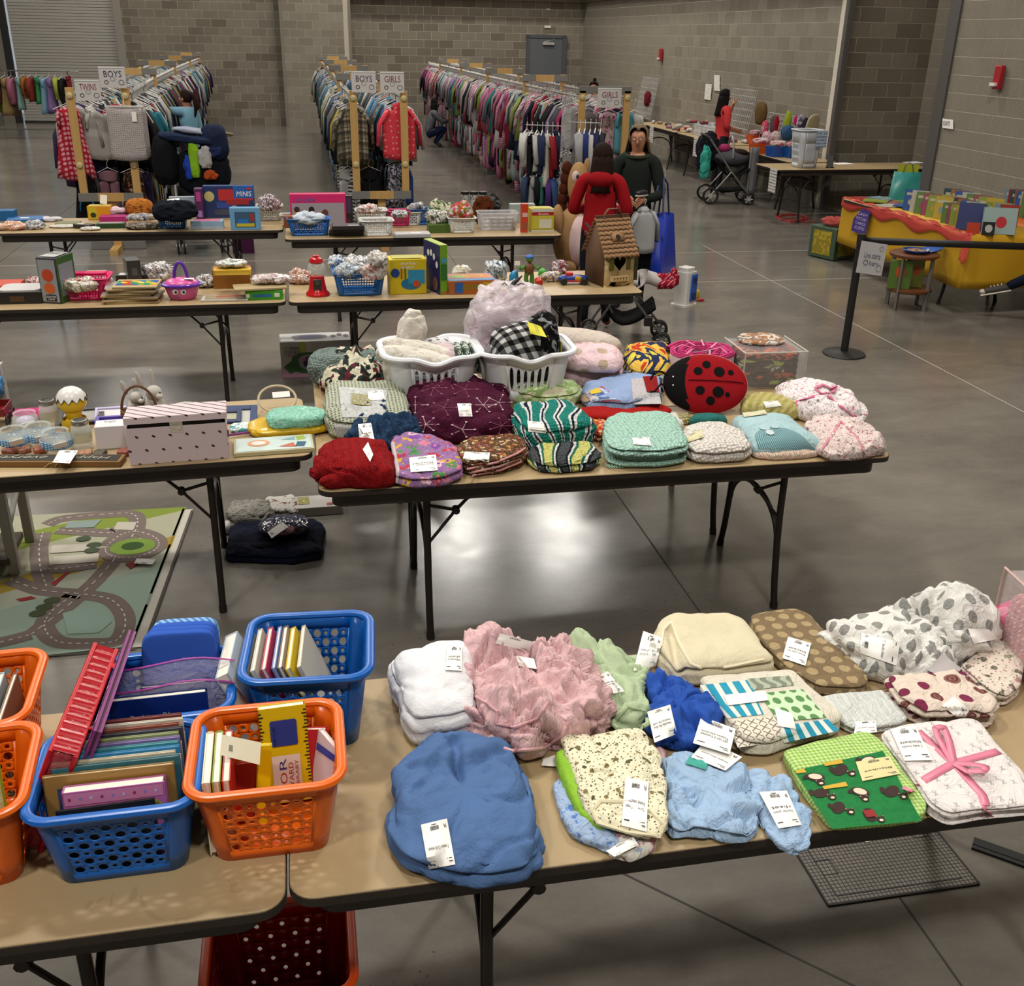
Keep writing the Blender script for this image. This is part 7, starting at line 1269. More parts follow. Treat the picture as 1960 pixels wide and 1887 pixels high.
# ---------------------------------------------------------------- clothes racks
def woodm(c1,c2):
 n=N('pine');v=n.tc.outputs['Object'];return n.fin(n.mix(n.noise(n.mapv(v,(30,30,2)),1,3,.6,.5)[0],c1,c2),.6,0,.3)
PINE,GREYP=woodm('#a8834c','#c29e64'),mat('#6f6e6a',.7);HNG,HNGB=mat('#b9b7b4',.4),mat('#18181a',.4)
def rackframe(cx,y,near,par):
 t=bpy.data.objects.new('frame',None);COL.objects.link(t);t.parent=par;t.location=(cx,y,0);tp=1.76 if near else 1.84
 for s in(-1,1):g=Geo();g.box((s*.29,0,(.55+tp)/2),(.085,.04,tp-.55));obj('post',g,PINE,t,bev=.003)
 for z in([.6]if near else[.6,1.79]):
  g=Geo();g.box((0,-.03,z),(.28,.03,.09));obj('crossboard',g,PINE,t);g=Geo();g.box((.0,-.028,z),(.7,.03,.088));obj('grey_board',g,GREYP,t)
 g=Geo();g.box((0,.02,.32),(.09,.04,.55));obj('centre_post',g,PINE,t);g=Geo();g.box((0,0,.03),(.09,.7,.06));obj('foot',g,PINE,t);g=Geo();g.box((0,.05,.05),(.6,.04,.09));obj('foot_crosspiece',g,GREYP,t)
 if near:
  for x in(-.29,.29):
   for z in(1.68,.95):g=Geo();g.lathe([(.02,0),(.033,.006),(.033,.02),(.02,.028)],16,0,Matrix.Translation((x,-.02,z))@Matrix.Rotation(PI/2,4,'X'));obj('rail_knob',g,mat('#b8a97c',.5),t)
RK={1:([(-2.15,12.75),(-2.35,17),(-2.5,21.4),(-2.62,25.9),(-2.7,29.5)]),2:([(.92,12.75),(.9,16),(.93,20),(.95,24),(.92,27.7)]),3:([(3.78,13.3),(3.7,16.4),(3.68,19.6),(3.72,23.1),(3.75,26.8)])}
RN={1:'left',2:'middle',3:'right'}
for k,fr_ in RK.items():
 RT=thing('clothes_rack','long wooden clothes rack full of hanging children clothes, the %s one of three'%RN[k],'clothes rack')
 for i,(x,y)in enumerate(fr_):rackframe(x,y,i==0,RT)
 for s,sn in((-1,'left'),(1,'right')):
  for z,zn in((1.68,'upper'),(.95,'lower')):g=Geo();g.tube([(x+s*.29,y-.03,z)for x,y in fr_]+[(fr_[-1][0]+s*.29,fr_[-1][1]+.3,z)],.013,6);obj('rail',g,mat('#8f8c88',.4,.5),RT)
def garment(kind,lo=False,seed=0):
 g=Geo();rnd=random.Random(seed);nseg=8 if lo else 14;W0,L={'tee':(.135,.4),'long':(.14,.42),'dress':(.11,.55),'pants':(.12,.5),'romper':(.1,.42),'hoodie':(.155,.44)}[kind];rows=4 if lo else 8
 def body(w,l,x0=0,z0=-.07,th=.024,fl=1.):
  vs=[];fs=[]
  for j in range(rows+1):
   v=j/rows;ww=w(v);zz=z0-l*v
   for i in range(nseg):a=2*PI*i/nseg;rp=1+.22*math.sin(a*3+seed)*v*fl;vs.append((x0+ww*math.cos(a),th*(1+.5*v)*math.sin(a)*rp,zz+.01*math.sin(a*2+seed)*v-.03*abs(math.cos(a))*(1-v)**4))
   if j:fs+=[((j-1)*nseg+i,(j-1)*nseg+(i+1)%nseg,j*nseg+(i+1)%nseg,j*nseg+i)for i in range(nseg)]
  fs.append(tuple(rows*nseg+i for i in range(nseg)));fs.append(tuple(range(nseg-1,-1,-1)));g.add(vs,fs)
 if kind=='pants':body(lambda v:.115-.01*v,.1,fl=0);[body(lambda v:.058-.008*v,L-.1,s*.06,-.16,.02)for s in(-1,1)];return g
 if kind=='dress':body(lambda v:.075+.03*min(1,v*4)+(.1*max(0,v-.35)),L,th=.03,fl=2)
 elif kind=='romper':body(lambda v:.06+.05*min(1,v*5)-.02*v,L*.6);[body(lambda v:.045,L*.4,s*.045,-.07-L*.58,.02)for s in(-1,1)]
 else:body(lambda v:.05+(W0-.05)*min(1,(v*5))**.6,L)
 sl={'tee':.1,'long':.33,'dress':.07,'romper':.2,'hoodie':.35}[kind];dr=-.12 if kind in('tee','dress')else-.30
 for s in(-1,1):
  m=rnd.uniform(-.02,.02);g.tube([(s*(W0*.62),0,-.1),(s*(W0*.62+sl*.25),m,-.1+dr*.35-.02),(s*(W0*.62+sl*.3),m*2,-.1+dr)],[.045,.038,.03],6 if lo else 8,flat=.5)
 if kind=='hoodie':g.ball((0,.02,-.085),(.07,.05,.045),10,6)
 return g
KN=['long','tee','dress','hoodie','romper','pants'];KL={'long':'long sleeved top','tee':'short sleeved top','dress':'little dress','hoodie':'hooded jacket','romper':'romper','pants':'trousers'}
GMH={}
for k in KN:
 for sd in(0,1):q_=obj('gm',garment(k,False,sd*3+1),mat('#888888'),ang=0);GMH[k,sd]=q_.data;bpy.data.objects.remove(q_)
g=Geo();g.tube([(0,0,.025),(.012,0,.03),(.018,0,.018),(.006,0,.004),(0,0,-.01),(0,0,-.05)],.0032,5);g.tube([(-.12,0,-.095),(0,0,-.05),(.12,0,-.095)],.006,5,flat=.6);q_=obj('hg',g,HNG);HGM=q_.data;bpy.data.objects.remove(q_)
PAL={1:[('black','#141416'),('navy','#161c34'),('white','#b5b2ae'),('black','#1a1a1d'),('white','#a9a6a4'),('charcoal','#33343a'),('grey','#7c7c80'),('denim blue','#34496a'),('red','#7a1c26'),('teal','#1f7a86'),('khaki','#6d6450'),('mustard','#a0821c'),('purple','#3c2c5a'),('cream','#b3ab9c')],2:[('grey','#6f7276'),('blue','#1f3f86'),('sky blue','#3f86ae'),('white','#a7a6a4'),('grey','#5a5c62'),('white','#b9b8b6'),('beige plaid','P1'),('navy','#161e38'),('olive','#4a4f38'),('yellow','#b59a2a'),('charcoal striped','S1'),('teal','#1a6a72'),('orange','#a5521c'),('black','#18181a')],3:[('pink','#b85a7c'),('hot pink','#b0245e'),('coral','#b8404a'),('white','#bdb6b6'),('white','#aca4a8'),('dark grey','#3c3a40'),('pale pink','#b998a4'),('lilac','#8a6fa0'),('red','#8f1a2a'),('teal','#1f7a72'),('grey','#74727a'),('black','#1a181c'),('mint','#7fa89a'),('pink floral','F1'),('lime','#8a9a3a'),('navy','#1c1f3a'),('pink striped','S2')]}
PM={'P1':pat('plaid','#a39a86',['#3c352c','#6d6450','#2c2a26'],11,uv='Object'),'S1':pat('stripes','#2c2d33',['#a09f9c'],30,uv='Object',rot=1.57),'F1':pat('floral','#a98a94',['#a03a6a','#b9b0a8','#5a6a50'],26,.4,uv='Object'),'S2':pat('stripes','#b5a0a8',['#a82a5a'],30,uv='Object',rot=1.57),'DR':pat('dots','#9c1f30',['#c98a94'],26,.34,uv='Object'),'BF':pat('floral','#2a1a14',['#8a6a4a','#7a3a2a','#a5987c'],22,.34,uv='Object'),'CD':pat('dots','#c83a48',['#d98a80'],19,.16,uv='Object',rnd=.5),'SQ':pat('cells','#1c1c22',['#6d6a78','#3a3a44','#9a98a4'],60,uv='Object'),'ZB':pat('wave','#b5b2ae',['#1c1a1c'],18,uv='Object')}
def gmat(c):
 if c in PM:return PM[c]
 r=[int(c[i:i+2],16)for i in(1,3,5)];l=sum(r)/3;return mat('#%02x%02x%02x'%tuple(int((v*.74+l*.26)*.92)for v in r),.9,0,.15)
def hang(kind,c,lab,p,rz=0,group=None,s=1.,nm=None,sd=0,tilt=0,hm=None,cat='clothes'):
 me=GMH[kind,sd];o=bpy.data.objects.new(nm or{'long':'long_sleeved_top','tee':'short_sleeved_top','dress':'child_dress','hoodie':'hooded_jacket','romper':'baby_romper','pants':'child_trousers'}[kind],me);COL.objects.link(o)
 o.location=p;o.rotation_euler=(0,tilt,rz);o.scale=(s,s*1.2,s*(1.05+.3*((hash(lab)if 0 else len(lab)*7+int(p[1]*37))%10)/10));o.material_slots[0].link='OBJECT';o.material_slots[0].material=gmat(c);o['label']=lab;o['category']=cat
 if group:o['group']=group
 h=bpy.data.objects.new('hanger',HGM);COL.objects.link(h);h.parent=o
 if hm:h.material_slots[0].link='OBJECT';h.material_slots[0].material=hm
 return o
def railx(k,y):
 fr_=RK[k]
 for(x0,y0),(x1,y1)in zip(fr_,fr_[1:]):
  if y<=y1:return x0+(x1-x0)*(y-y0)/(y1-y0)
 return fr_[-1][0]
rnd=random.Random(11);spots=[]
for k in(1,2,3):
 for s in(-1,1):
  for z in(1.665,.935):
   y=RK[k][0][1]+.36
   while y<29.3 if k!=2 else y<27.9:
    if not(z<1 and rnd.random()<.08):spots.append((y-12.75+(0 if k!=3 else .3),k,s,z,y))
    y+=rnd.uniform(.06,.1)if z>1 else rnd.uniform(.065,.11)
spots.sort();far={};CNT={};ORD='first second third fourth fifth sixth seventh eighth ninth tenth'.split()
for n_,(_,k,s,z,y)in enumerate(spots):
 P_=PAL[k];run=int(y*1.7+s+z*3)%len(P_);cn,cc=P_[run]if rnd.random()<.3 else rnd.choice(P_)
 kind=rnd.choice(['long','tee','hoodie','long','tee','dress']if z>1 and k==3 else['long','tee','hoodie','long']if z>1 else['pants','romper','pants','tee'])
 sc=rnd.uniform(1.05,1.4)*(1.12 if k==1 else 1)if z>1 else rnd.uniform(.9,1.12);x=railx(k,y)+s*.29;rz=rnd.uniform(-.25,.25);p=(x,y,z)
 if n_<330:lb__='%s %s along the %s %s rail, %s rack'%(cn,KL[kind],'upper' if z>1 else 'lower','left' if s<0 else 'right',RN[k]);CNT[lb__]=CNT.get(lb__,0)+1;hang(kind,cc,ORD[CNT[lb__]-1]+' '+lb__,p,rz,'clothes on the %s %s rail of the %s rack'%('upper' if z>1 else 'lower','left' if s<0 else 'right',RN[k]),sc,sd=n_%2,hm=HNGB if rnd.random()<.15 else None)
 else:far.setdefault((k,z>1),[]).append((kind,cc,p,rz,sc))
LOW={k:garment(k,True,2)for k in KN}
for(k,up),L in far.items():
 g=Geo();ms=[];hgm=len(set(c for _,c,*_ in L))
 for kind,cc,p,rz,sc in L:
  if cc not in ms:ms.append(cc)
  q=LOW[kind];M=Matrix.Translation(p)@Matrix.Rotation(rz,4,'Z')@Matrix.Diagonal((sc,sc*1.2,sc*rnd.uniform(1.05,1.4),1));g.add(q.v,q.f,ms.index(cc),M)
  g.tube([M@Vector((-.1,0,-.09)),M@Vector((0,0,-.05)),M@Vector((.1,0,-.09))],.006,4,hgm);g.tube([M@Vector((0,0,-.05)),M@Vector((0,0,.03))],.006,4,hgm)
 obj('hanging_clothes',g,[gmat(c)for c in ms]+[HNG],label='dense row of children clothes on the %s rails farther along the %s rack'%('upper' if up else 'lower',RN[k]),cat='clothes',kind='stuff',ang=0)
hang('dress','DR','red dress with white hearts at the near left end of the left rack',(-2.52,12.92,1.66),.1,s=1.25);hang('tee','#bdb9b4','white striped top with a tag beside the red hearts dress',(-2.25,13.07,1.6),.3,s=1.1)
hang('dress','#0f0f12','black skirt with a turquoise band at the lower near end of the left rack',(-2.45,12.92,.93),0,s=.95);hang('tee','#1a6fa0','turquoise band of the black skirt',(-2.45,12.91,.62),0,s=.7);hang('dress','BF','brown flowered skirt at the lower near end of the left rack',(-1.92,12.94,.95),.1,s=1.05);hang('pants','#8a5a6a','dusty pink trousers at the lower near end of the left rack',(-2.2,13.02,.95),.2,s=.95)
hang('hoodie','#b0182a','red cardigan on a white hanger behind the white blanket',(-2.05,13.17,1.62),0,s=1.1);hang('long','#1f7f92','bright teal jacket on the right side of the left rack',(-1.72,13.45,1.6),.5,s=1.15)
hang('hoodie','CD','coral jacket with pale dots and a white tag, near end of the middle rack',(1.16,12.88,1.68),0,s=1.28);hang('hoodie','P1','beige plaid shirt at the near end of the middle rack',(.62,12.94,1.66),.1,s=1.2);hang('dress','SQ','grey sequin skirt low on the middle rack',(1.1,12.92,1.02),0,s=.85);hang('pants','#101014','black trousers low on the middle rack',(.8,13.07,.95),0,s=1.1);hang('pants','#a7a4a6','white leggings low at the left of the middle rack',(.55,13.12,.95),.3,s=1.)
hang('dress','#6f6468','long grey lace dress at the near end of the right rack',(3.65,13.60,1.62),.1,s=1.5);hang('tee','#4a98a8','turquoise top at the near end of the right rack',(4.12,13.50,1.6),0,s=1.);hang('dress','#b5b2ae','white ruffled dress at the near right end of the right rack',(4.25,13.55,1.6),0,s=1.4);hang('dress','F1','pink flowered dress at the near end of the right rack',(3.9,13.55,1.6),0,s=1.2)
t=thing('hanging_blanket','white waffle baby blanket clipped over the near end of the left rack','blanket',(-1.88,12.66,0));WV=pat('gingham','#b0aaa8',['#a9a2a1','#8f8887'],45,uv='Object')
for k in range(4):g=Geo();g.grid(lambda u,v:(-.19+.38*u+.012*k,-.012+.015*k+.006*math.sin(9*u+k),1.57-.012*k*0-(.55-.01*k)*v-.02*math.sin(3*u)),10,8);obj('blanket_fold',g,WV,t,sol=.004)
g=Geo();g.cyl((-.2,0,1.57),(.2,0,1.57),.014);obj('top_roll',g,cl('#b8b3b0'),t);g=Geo();g.box((.1,-.03,1.47),(.05,.003,.1));obj('price_tag',g,PAPER,t);g=Geo();g.tube([(0,.02,1.58),(0,.05,1.68)],.004,5);obj('hanger',g,HNG,t)
def rsign(txt,lab,p0,p1,y,c):
 a,b=GY(*p0,y),GY(*p1,y);t=thing('rack_sign',lab,'sign',((a.x+b.x)/2,y,(a.z+b.z)/2));w,h=(b.x-a.x)/2,(a.z-b.z)/2;fn=patch((-w,0,-h),(w,0,-h),(w,0,h),(-w,0,h));g=Geo();g.box((0,.002,0),(2*w,.003,2*h));obj('sheet',g,mat('#c2bfbe',.4),t)
 ltext(txt,fn,(.18,.5,.85,.8),mat(c,.7),t,.002);g=Geo()
 for u,v,r_,m_ in((.25,.25,.075,INK),(.5,.42,.09,mat('#9a9a9c')),(.82,.25,.1,mat('#6a6a6c'))):g=Geo();g.tube([fn(u+r_*math.cos(q*.3491),v+r_*1.1*math.sin(q*.3491),.002)for q in range(18)],.0035,4,closed=True);obj('logo_ring',g,m_,t)
 g=Geo();g.box((0,-.002,h-.008),(2*w,.006,.014));obj('sleeve_edge',g,mat('#d6d6d6',.3),t)
rsign('TWINS','white sign reading TWINS in red marker',(141,152),(195,193),12.68,'#7a1f2e');rsign('BOYS','white sign reading BOYS on the left rack',(187,127),(243,168),12.68,'#1a1a3a');rsign('BOYS','white sign reading BOYS on the middle rack',(672,136),(720,177),12.68,'#1a1a3a');rsign('GIRLS','white sign reading GIRLS on the middle rack',(727,137),(774,178),12.68,'#7a1f4e');rsign('GIRLS','white sign reading GIRLS on the right rack',(1145,168),(1188,206),13.22,'#7a1f4e')
g=Geo();g.box((0,0,0),(.68,.04,.08));obj('top_board',g,GREYP,loc=(3.78,13.3,1.77),label='grey board across the near end of the right clothes rack',cat='board')
t=thing('grid_panel','tall white wire grid panel with face out arms beside the soft toy','grid panel',(3.16,12.75,0),1.15);WGR=mat('#a9a7a6',.4)
for k in range(10):g=Geo();g.cyl((-.3+.0667*k,0,.03),(-.3+.0667*k,0,1.72),.004,5);obj('wire',g,WGR,t)
for k in range(18):g=Geo();g.cyl((-.3,0,.05+.098*k),(.3,0,.05+.098*k),.004,5);obj('wire',g,WGR,t)
for z in(1.38,.86):g=Geo();g.cyl((0,0,z),(0,.5,z),.006,6);obj('arm',g,WGR,t);g=Geo();g.cyl((0,0,z+.05),(0,-.42,z+.05),.006,6);obj('arm',g,WGR,t)
q=[('long','#c0bebb','white baby top'),('pants','#16181f','black dotted trousers'),('romper','#bcb8b2','white romper'),('long','#1c2a50','navy top'),('dress','#bfb8a8','cream fleece dress'),('long','#9c141c','red long sleeved top'),('hoodie','#1a1e3c','navy jacket')]
for k,(kd,c,lab)in enumerate(q):hang(kd,c,lab+' on the upper left arm of the wire grid',(2.72+.06*k,12.95-.02*k,1.38),.9+.1*k,s=.95);hang(KN[(k*2)%5],('#2a3a5c','#9a9a9c','#1c1c22','#2c7a6c','#4a2a7a','#2f4f86','#8a8a90')[k],('blue','grey','black','green','purple','denim','silver')[k]+' baby piece on the lower left arm of the wire grid',(2.74+.06*k,12.93-.02*k,.88),.9+.1*k,s=.85)
for k in range(5):hang('long',('#9a989c','#1c2c7a','#b9b7b4','#1a2050','#2a2a30')[k],('silver','royal blue','white puffy','navy','black dotted')[k]+' jacket on the right arm of the wire grid',(3.28+.07*k,12.55+.02*k,1.43),1.2,s=1.05)
t=thing('rolling_rack','chrome rolling garment rack of costumes in front of the roller door','rolling rack',(-6.1,26.7,0));CHR=mat('#8a8886',.25,.9)
for s in(-1.3,1.0):
 g=Geo();g.tube([(s,0,.22),(s,0,1.45)],.013,8);g.tube([(s-.0,-.25,.1),(s,0,.3),(s,.25,.1)],.013,8);obj('upright',g,CHR,t)
 for y in(-.25,.25):g=Geo();g.cyl((s-.03,y,.06),(s+.03,y,.06),.06,14);obj('caster',g,BLACK,t)
g=Geo();g.cyl((-1.5,0,1.45),(1.25,0,1.45),.015);obj('top_rail',g,CHR,t);g=Geo();g.cyl((-1.3,0,.2),(1,0,.2),.013);obj('bottom_rail',g,CHR,t)
for k,(c,kd,nm,s)in enumerate((('#1c2c8a','dress','blue cape',1.5),('#a3a09c','dress','grey veil',1.3),('#2c1f6a','dress','violet costume',1.7),('#b9b6b2','dress','long white costume',1.5),('#a8b51c','dress','white and neon yellow costume',1.2),('#5c2a1c','long','brown robe',1.3),('#8f7440','dress','gold dress',1.4),('#a0506a','long','pink costume',1.2),('#6f9a94','dress','mint costume',1.1),('#a8601c','romper','orange tiger costume',1.1),('#8a2a1c','long','red and gold costume',1.2),('#2a8a4a','dress','green costume',1.),('#6fa0c0','dress','sky blue dress',1.1),('#7a5a9a','dress','lilac princess dress',1.3),('#9fb02a','long','lime costume',1.),('#1a1a1c','romper','black and yellow costume',1.2),('#8f1c22','tee','small red purse costume',.7))):
 hang(kd,c,nm+' on the rolling rack by the roller door',(-7.25+.135*k,26.7,1.42),1.0+.2*(k%3),s=s)
# ---------------------------------------------------------------- people
SKIN,HAIRD,HAIRG,HAIRB=mat('#a8765a',.55),mat('#120d0c',.85,0,.12),mat('#6d5d4a',.85,0,.15),mat('#20130f',.85,0,.12)
def skel(J,E,R):
 """one continuous body skin over joints J, edges E, radii R; returns mesh"""
 ks=list(J);me=bpy.data.meshes.new('sk');me.from_pydata([J[k]for k in ks],[(ks.index(a),ks.index(b))for a,b in E],[]);o=bpy.data.objects.new('sk',me);COL.objects.link(o)
 m=o.modifiers.new('s','SKIN');m.use_smooth_shade=True;o.modifiers.new('u','SUBSURF').levels=2
 for i,k in enumerate(ks):r=R[k];me.skin_vertices[0].data[i].radius=(r,r)if isinstance(r,(int,float))else r;me.skin_vertices[0].data[i].use_root=k=='pel'
 dg=bpy.context.evaluated_depsgraph_get();dg.update();nm=bpy.data.meshes.new_from_object(o.evaluated_get(dg));bpy.data.objects.remove(o);return nm
def person(lab,loc,rz,J2,top,leg,shoe='#2a2a2c',hair=HAIRD,hs='long',H=1.64,sleeve=1.,curl=None,parts=()):
 """J2 overrides joints (x right, y forward is -y, z up), metres for a 1.64 m figure"""
 J={'pel':(0,0,.88),'wst':(0,0,1.02),'chs':(0,0,1.2),'nkb':(0,.01,1.34),'nck':(0,0,1.38),'hd0':(0,-.01,1.435),'hd1':(0,-.015,1.51),'hd2':(0,0,1.575)}
 for s,x in(('l',-1),('r',1)):J.update({s+'sh':(x*.16,0,1.31),s+'el':(x*.21,.02,1.05),s+'wr':(x*.2,-.08,.84),s+'hp':(x*.09,0,.84),s+'kn':(x*.1,-.01,.46),s+'an':(x*.1,.02,.09),s+'to':(x*.11,-.12,.03)})
 J.update(J2);J.pop('face',0)
 for s in 'lr':
  a,b=Vector(J[s+'el']),Vector(J[s+'wr']);d=(b-a).normalized();sd=d.cross(Vector((0,1,0))).normalized();J[s+'ha']=tuple(b+d*.06)
  for f,(k,L)in enumerate(((-.03,.065),(-.011,.08),(.009,.075),(.028,.055))):p=b+d*.075+sd*k;J[s+'f%d'%f]=tuple(p);J[s+'g%d'%f]=tuple(p+d*L*.6+Vector((0,-.01,-.01)));J[s+'h%d'%f]=tuple(p+d*L+Vector((0,-.025,-.02)))
  J[s+'t0']=tuple(b+d*.03-sd*.03);J[s+'t1']=tuple(b+d*.06-sd*.055+Vector((0,-.015,0)))
 E=[('pel','wst'),('wst','chs'),('chs','nkb'),('nkb','nck'),('nck','hd0'),('hd0','hd1'),('hd1','hd2')];R={'pel':(.15,.11),'wst':(.145,.11),'chs':(.165,.12),'nkb':(.08,.07),'nck':.045,'hd0':(.06,.07),'hd1':(.078,.088),'hd2':(.06,.07)}
 for s in 'lr':
  E+=[('nkb',s+'sh'),(s+'sh',s+'el'),(s+'el',s+'wr'),(s+'wr',s+'ha'),('pel',s+'hp'),(s+'hp',s+'kn'),(s+'kn',s+'an'),(s+'an',s+'to'),(s+'wr',s+'t0'),(s+'t0',s+'t1')]+[q for f in range(4)for q in((s+'ha',s+'f%d'%f),(s+'f%d'%f,s+'g%d'%f),(s+'g%d'%f,s+'h%d'%f))]
  R.update({s+'sh':.07,s+'el':.054,s+'wr':.032,s+'ha':(.03,.018),s+'hp':.095,s+'kn':.06,s+'an':.042,s+'to':.038,s+'t0':.012,s+'t1':.009});R.update({s+a+'%d'%f:r for f in range(4)for a,r in(('f',.01),('g',.009),('h',.007))})
 me=skel(J,E,R);t=thing('person',lab,'person',loc,rz);t.scale=(H/1.64,)*3
 reg={}
 for a,b in E:
  n2=a+b;r=0 if 'hd' in n2 or 'nck' in n2 or b[1:]in('ha','t0','t1')or(len(b)==3 and b[1]in 'fgh' and b[2]in '0123')else 3 if b.endswith('to')else 2 if b[1:]in('hp','kn','an')else 1
  if b.endswith('wr')and sleeve<1:r=0
  if b=='nck':r=0
  if b=='hd0':r=0
  reg[a,b]=r
 segs=[(Vector(J[a]),Vector(J[b]),reg[a,b],max(R[b])if isinstance(R[b],tuple)else R[b])for a,b in E]
 me.materials.clear()
 for m in(SKIN,cl(top),cl(leg),mat(shoe,.6)):me.materials.append(m)
 for p in me.polygons:
  c=p.center;best=None
  for a,b,r,w in segs:
   d=b-a;u=max(0,min(1,(c-a).dot(d)/d.length_squared));q=(c-(a+d*u)).length-w
   if best is None or q<best[0]:best=(q,r)
  p.material_index=best[1];p.use_smooth=True
 b_=bpy.data.objects.new('body',me);COL.objects.link(b_);b_.parent=t;hc=Vector(J['hd1']);up=(Vector(J['hd2'])-Vector(J['hd0'])).normalized()
 tilt=J2 .get('face',(0,-1,0));f=Vector(tilt).normalized()if 'face' in J2 else Vector((0,-1,0));sx=f.cross(up).normalized()
 M=Matrix((sx,-f,up)).transposed().to_4x4();M.translation=hc
 for s in(-1,1):
  g=Geo();g.ball((s*.028,-.078,.0),(.011,.006,.006),10,6);g.ball((s*.028,-.084,.0),(.005,.003,.005),8,5,1);obj('eye',g,[WHITE,BLACK],b_).matrix_local=M
  g=Geo();g.ball((s*.078,.0,-.01),(.012,.02,.028),10,8);obj('ear',g,SKIN,b_).matrix_local=M
  g=Geo();g.tube([(s*.014,-.086,.018),(s*.03,-.084,.022),(s*.044,-.074,.017)],.0028,5);obj('eyebrow',g,hair,b_).matrix_local=M
 g=Geo();g.ball((0,-.088,-.02),(.01,.016,.02),10,8);obj('nose',g,SKIN,b_).matrix_local=M
 g=Geo();g.ball((0,-.08,-.046),(.02,.006,.005),12,6);obj('mouth',g,mat('#7a3a34',.5),b_).matrix_local=M
 g=Geo();G1=Geo();G1 .ball((0,0,0),(.088,.097,.1),28,18);keep=[fc for fc in G1 .f if not(sum(G1 .v[i][1]for i in fc)/len(fc)<-.04 and sum(G1 .v[i][2]for i in fc)/len(fc)<.062+abs(sum(G1 .v[i][0]for i in fc)/len(fc))*.6)]
 g.add([Vector(v)+Vector(v).normalized()*.006*noise.noise(Vector(v)*30)+Vector((0,.012,.018))for v in G1 .v],keep)
 if hs in('long','bob'):
  L=.3 if hs=='long' else .14
  g.grid(lambda u,v:((.088+.03*v)*math.cos(-.35+(PI+.7)*u),.01+(.095+.03*v)*math.sin(-.35+(PI+.7)*u)*(1-.1*v),-.0-L*v+.008*math.sin(u*40)),30,6);g.grid(lambda u,v:((.078+.025*v)*math.cos(-.2+(PI+.4)*(1-u)),.01+(.082+.02*v)*math.sin(-.2+(PI+.4)*(1-u)),-.0-L*v),30,4)
 if hs=='tail':g.tube([(0,.1,.06),(0,.15,.02),(0,.16,-.12),(0,.12,-.26)],[.03,.04,.035,.01],10)
 if hs=='bun':g.ball((0,.05,.13),(.035,.035,.035),14,10)
 obj('hair',g,hair,b_,sol=.004,ang=0).matrix_local=M;return t
P1=person('woman with grey bob hair, glasses and dark green jacket holding a shoe and clothes',(2.99,9.35,0),-.25,{'lwr':(-.1,-.27,1.03),'lel':(-.24,-.02,1.04),'rwr':(.06,-.3,1.02),'rel':(.23,-.04,1.03),'face':(-.15,-1,-.45)},'#1c211e','#101216',hair=HAIRG,hs='bob',H=1.68)
J_=P1 .children[0];g=Geo();[g.tube([(s*.03+.02*math.cos(a)-.015,-.1-.0,1.51+.016*math.sin(a))for a in[2*PI*k/14 for k in range(14)]],.0018,4,closed=True)for s in(-1,1)];obj('glasses',g,BLACK,J_)
g=Geo();g.tube([(.11*math.cos(a),.01+.09*math.sin(a),1.37+.02*math.sin(a))for a in[2*PI*k/24 for k in range(24)]],.022,8,closed=True,flat=.8);obj('jacket_collar',g,cl('#2a3226'),J_)
P2=person('woman in a red hooded sweatshirt with dark hair seen from behind',(2.47,8.66,0),2.75,{'lwr':(-.14,-.24,1.05),'rwr':(.14,-.26,1.05),'rel':(.25,.0,1.04),'lel':(-.25,.0,1.04),'face':(.1,-1,-.2)},'#8f0f18','#17181d','#7a1a20',HAIRB,'long',1.58)
g=Geo();g.ball((0,.09,1.33),(.12,.06,.07),18,10);obj('hood',g,cl('#860e17'),P2 .children[0])
J_={'wst':(0,-.02,1.02),'lwr':(-.05,-.25,1.0),'rwr':(.08,-.2,1.36),'rel':(.2,-.16,1.14),'face':(0,-1,-.3)}
P3=person('woman in a short sleeved coral top with long black hair at the hat table',(6.82,16.9,0),PI/2+.1,J_,'#c03a3c','#1f2126',hair=HAIRD,hs='long',H=1.66,sleeve=0)
P4=person('woman in a pale blue cardigan with a dark ponytail reaching into the left rack',(-1.55,16.2,0),-2.2,{'rwr':(.02,-.5,1.5),'rel':(.12,-.28,1.34),'rsh':(.15,-.06,1.33),'face':(.2,-1,-.15)},'#6a93a6','#23262c',hair=HAIRB,hs='tail',H=1.6)
P5=person('crouching woman in a grey hooded top with dark hair between the racks',(3.0,24.8,0),PI/2,{'pel':(0,.1,.3),'wst':(0,.08,.45),'chs':(0,.02,.62),'nkb':(0,-.04,.76),'nck':(0,-.05,.82),'hd0':(0,-.07,.88),'hd1':(0,-.08,.95),'hd2':(0,-.07,1.01),'lsh':(-.16,-.04,.73),'rsh':(.16,-.04,.73),'lel':(-.2,-.2,.55),'rel':(.2,-.2,.55),'lwr':(-.1,-.42,.6),'rwr':(.1,-.42,.6),'lhp':(-.09,.08,.28),'rhp':(.09,.08,.28),'lkn':(-.12,-.3,.42),'rkn':(.12,-.3,.42),'lan':(-.1,-.05,.09),'ran':(.1,-.05,.09),'lto':(-.1,-.2,.03),'rto':(.1,-.2,.03)},'#55555a','#141c38')
P6=person('woman with a dark hair bun visible above the far end of the right rack',(5.55,20.3,0),-.7,{'face':(0,-1,-.5)},'#8d8a88','#22242a',hair=HAIRB,hs='bun',H=1.63)
t=thing('person','seated person at the right edge in dark jeans with crossed legs and canvas sneakers','person',(6.75,8.25,0));K={'pel':(.45,-.05,.5),'k1':(-.02,-.12,.62),'a1':(-.36,.25,.30),'t1':(-.5,.33,.25),'h2':(.4,-.1,.47),'k2':(-.02,-.28,.47),'a2':(-.1,-.3,.1),'t2':(-.24,-.25,.03),'up':(.55,0,.8)}
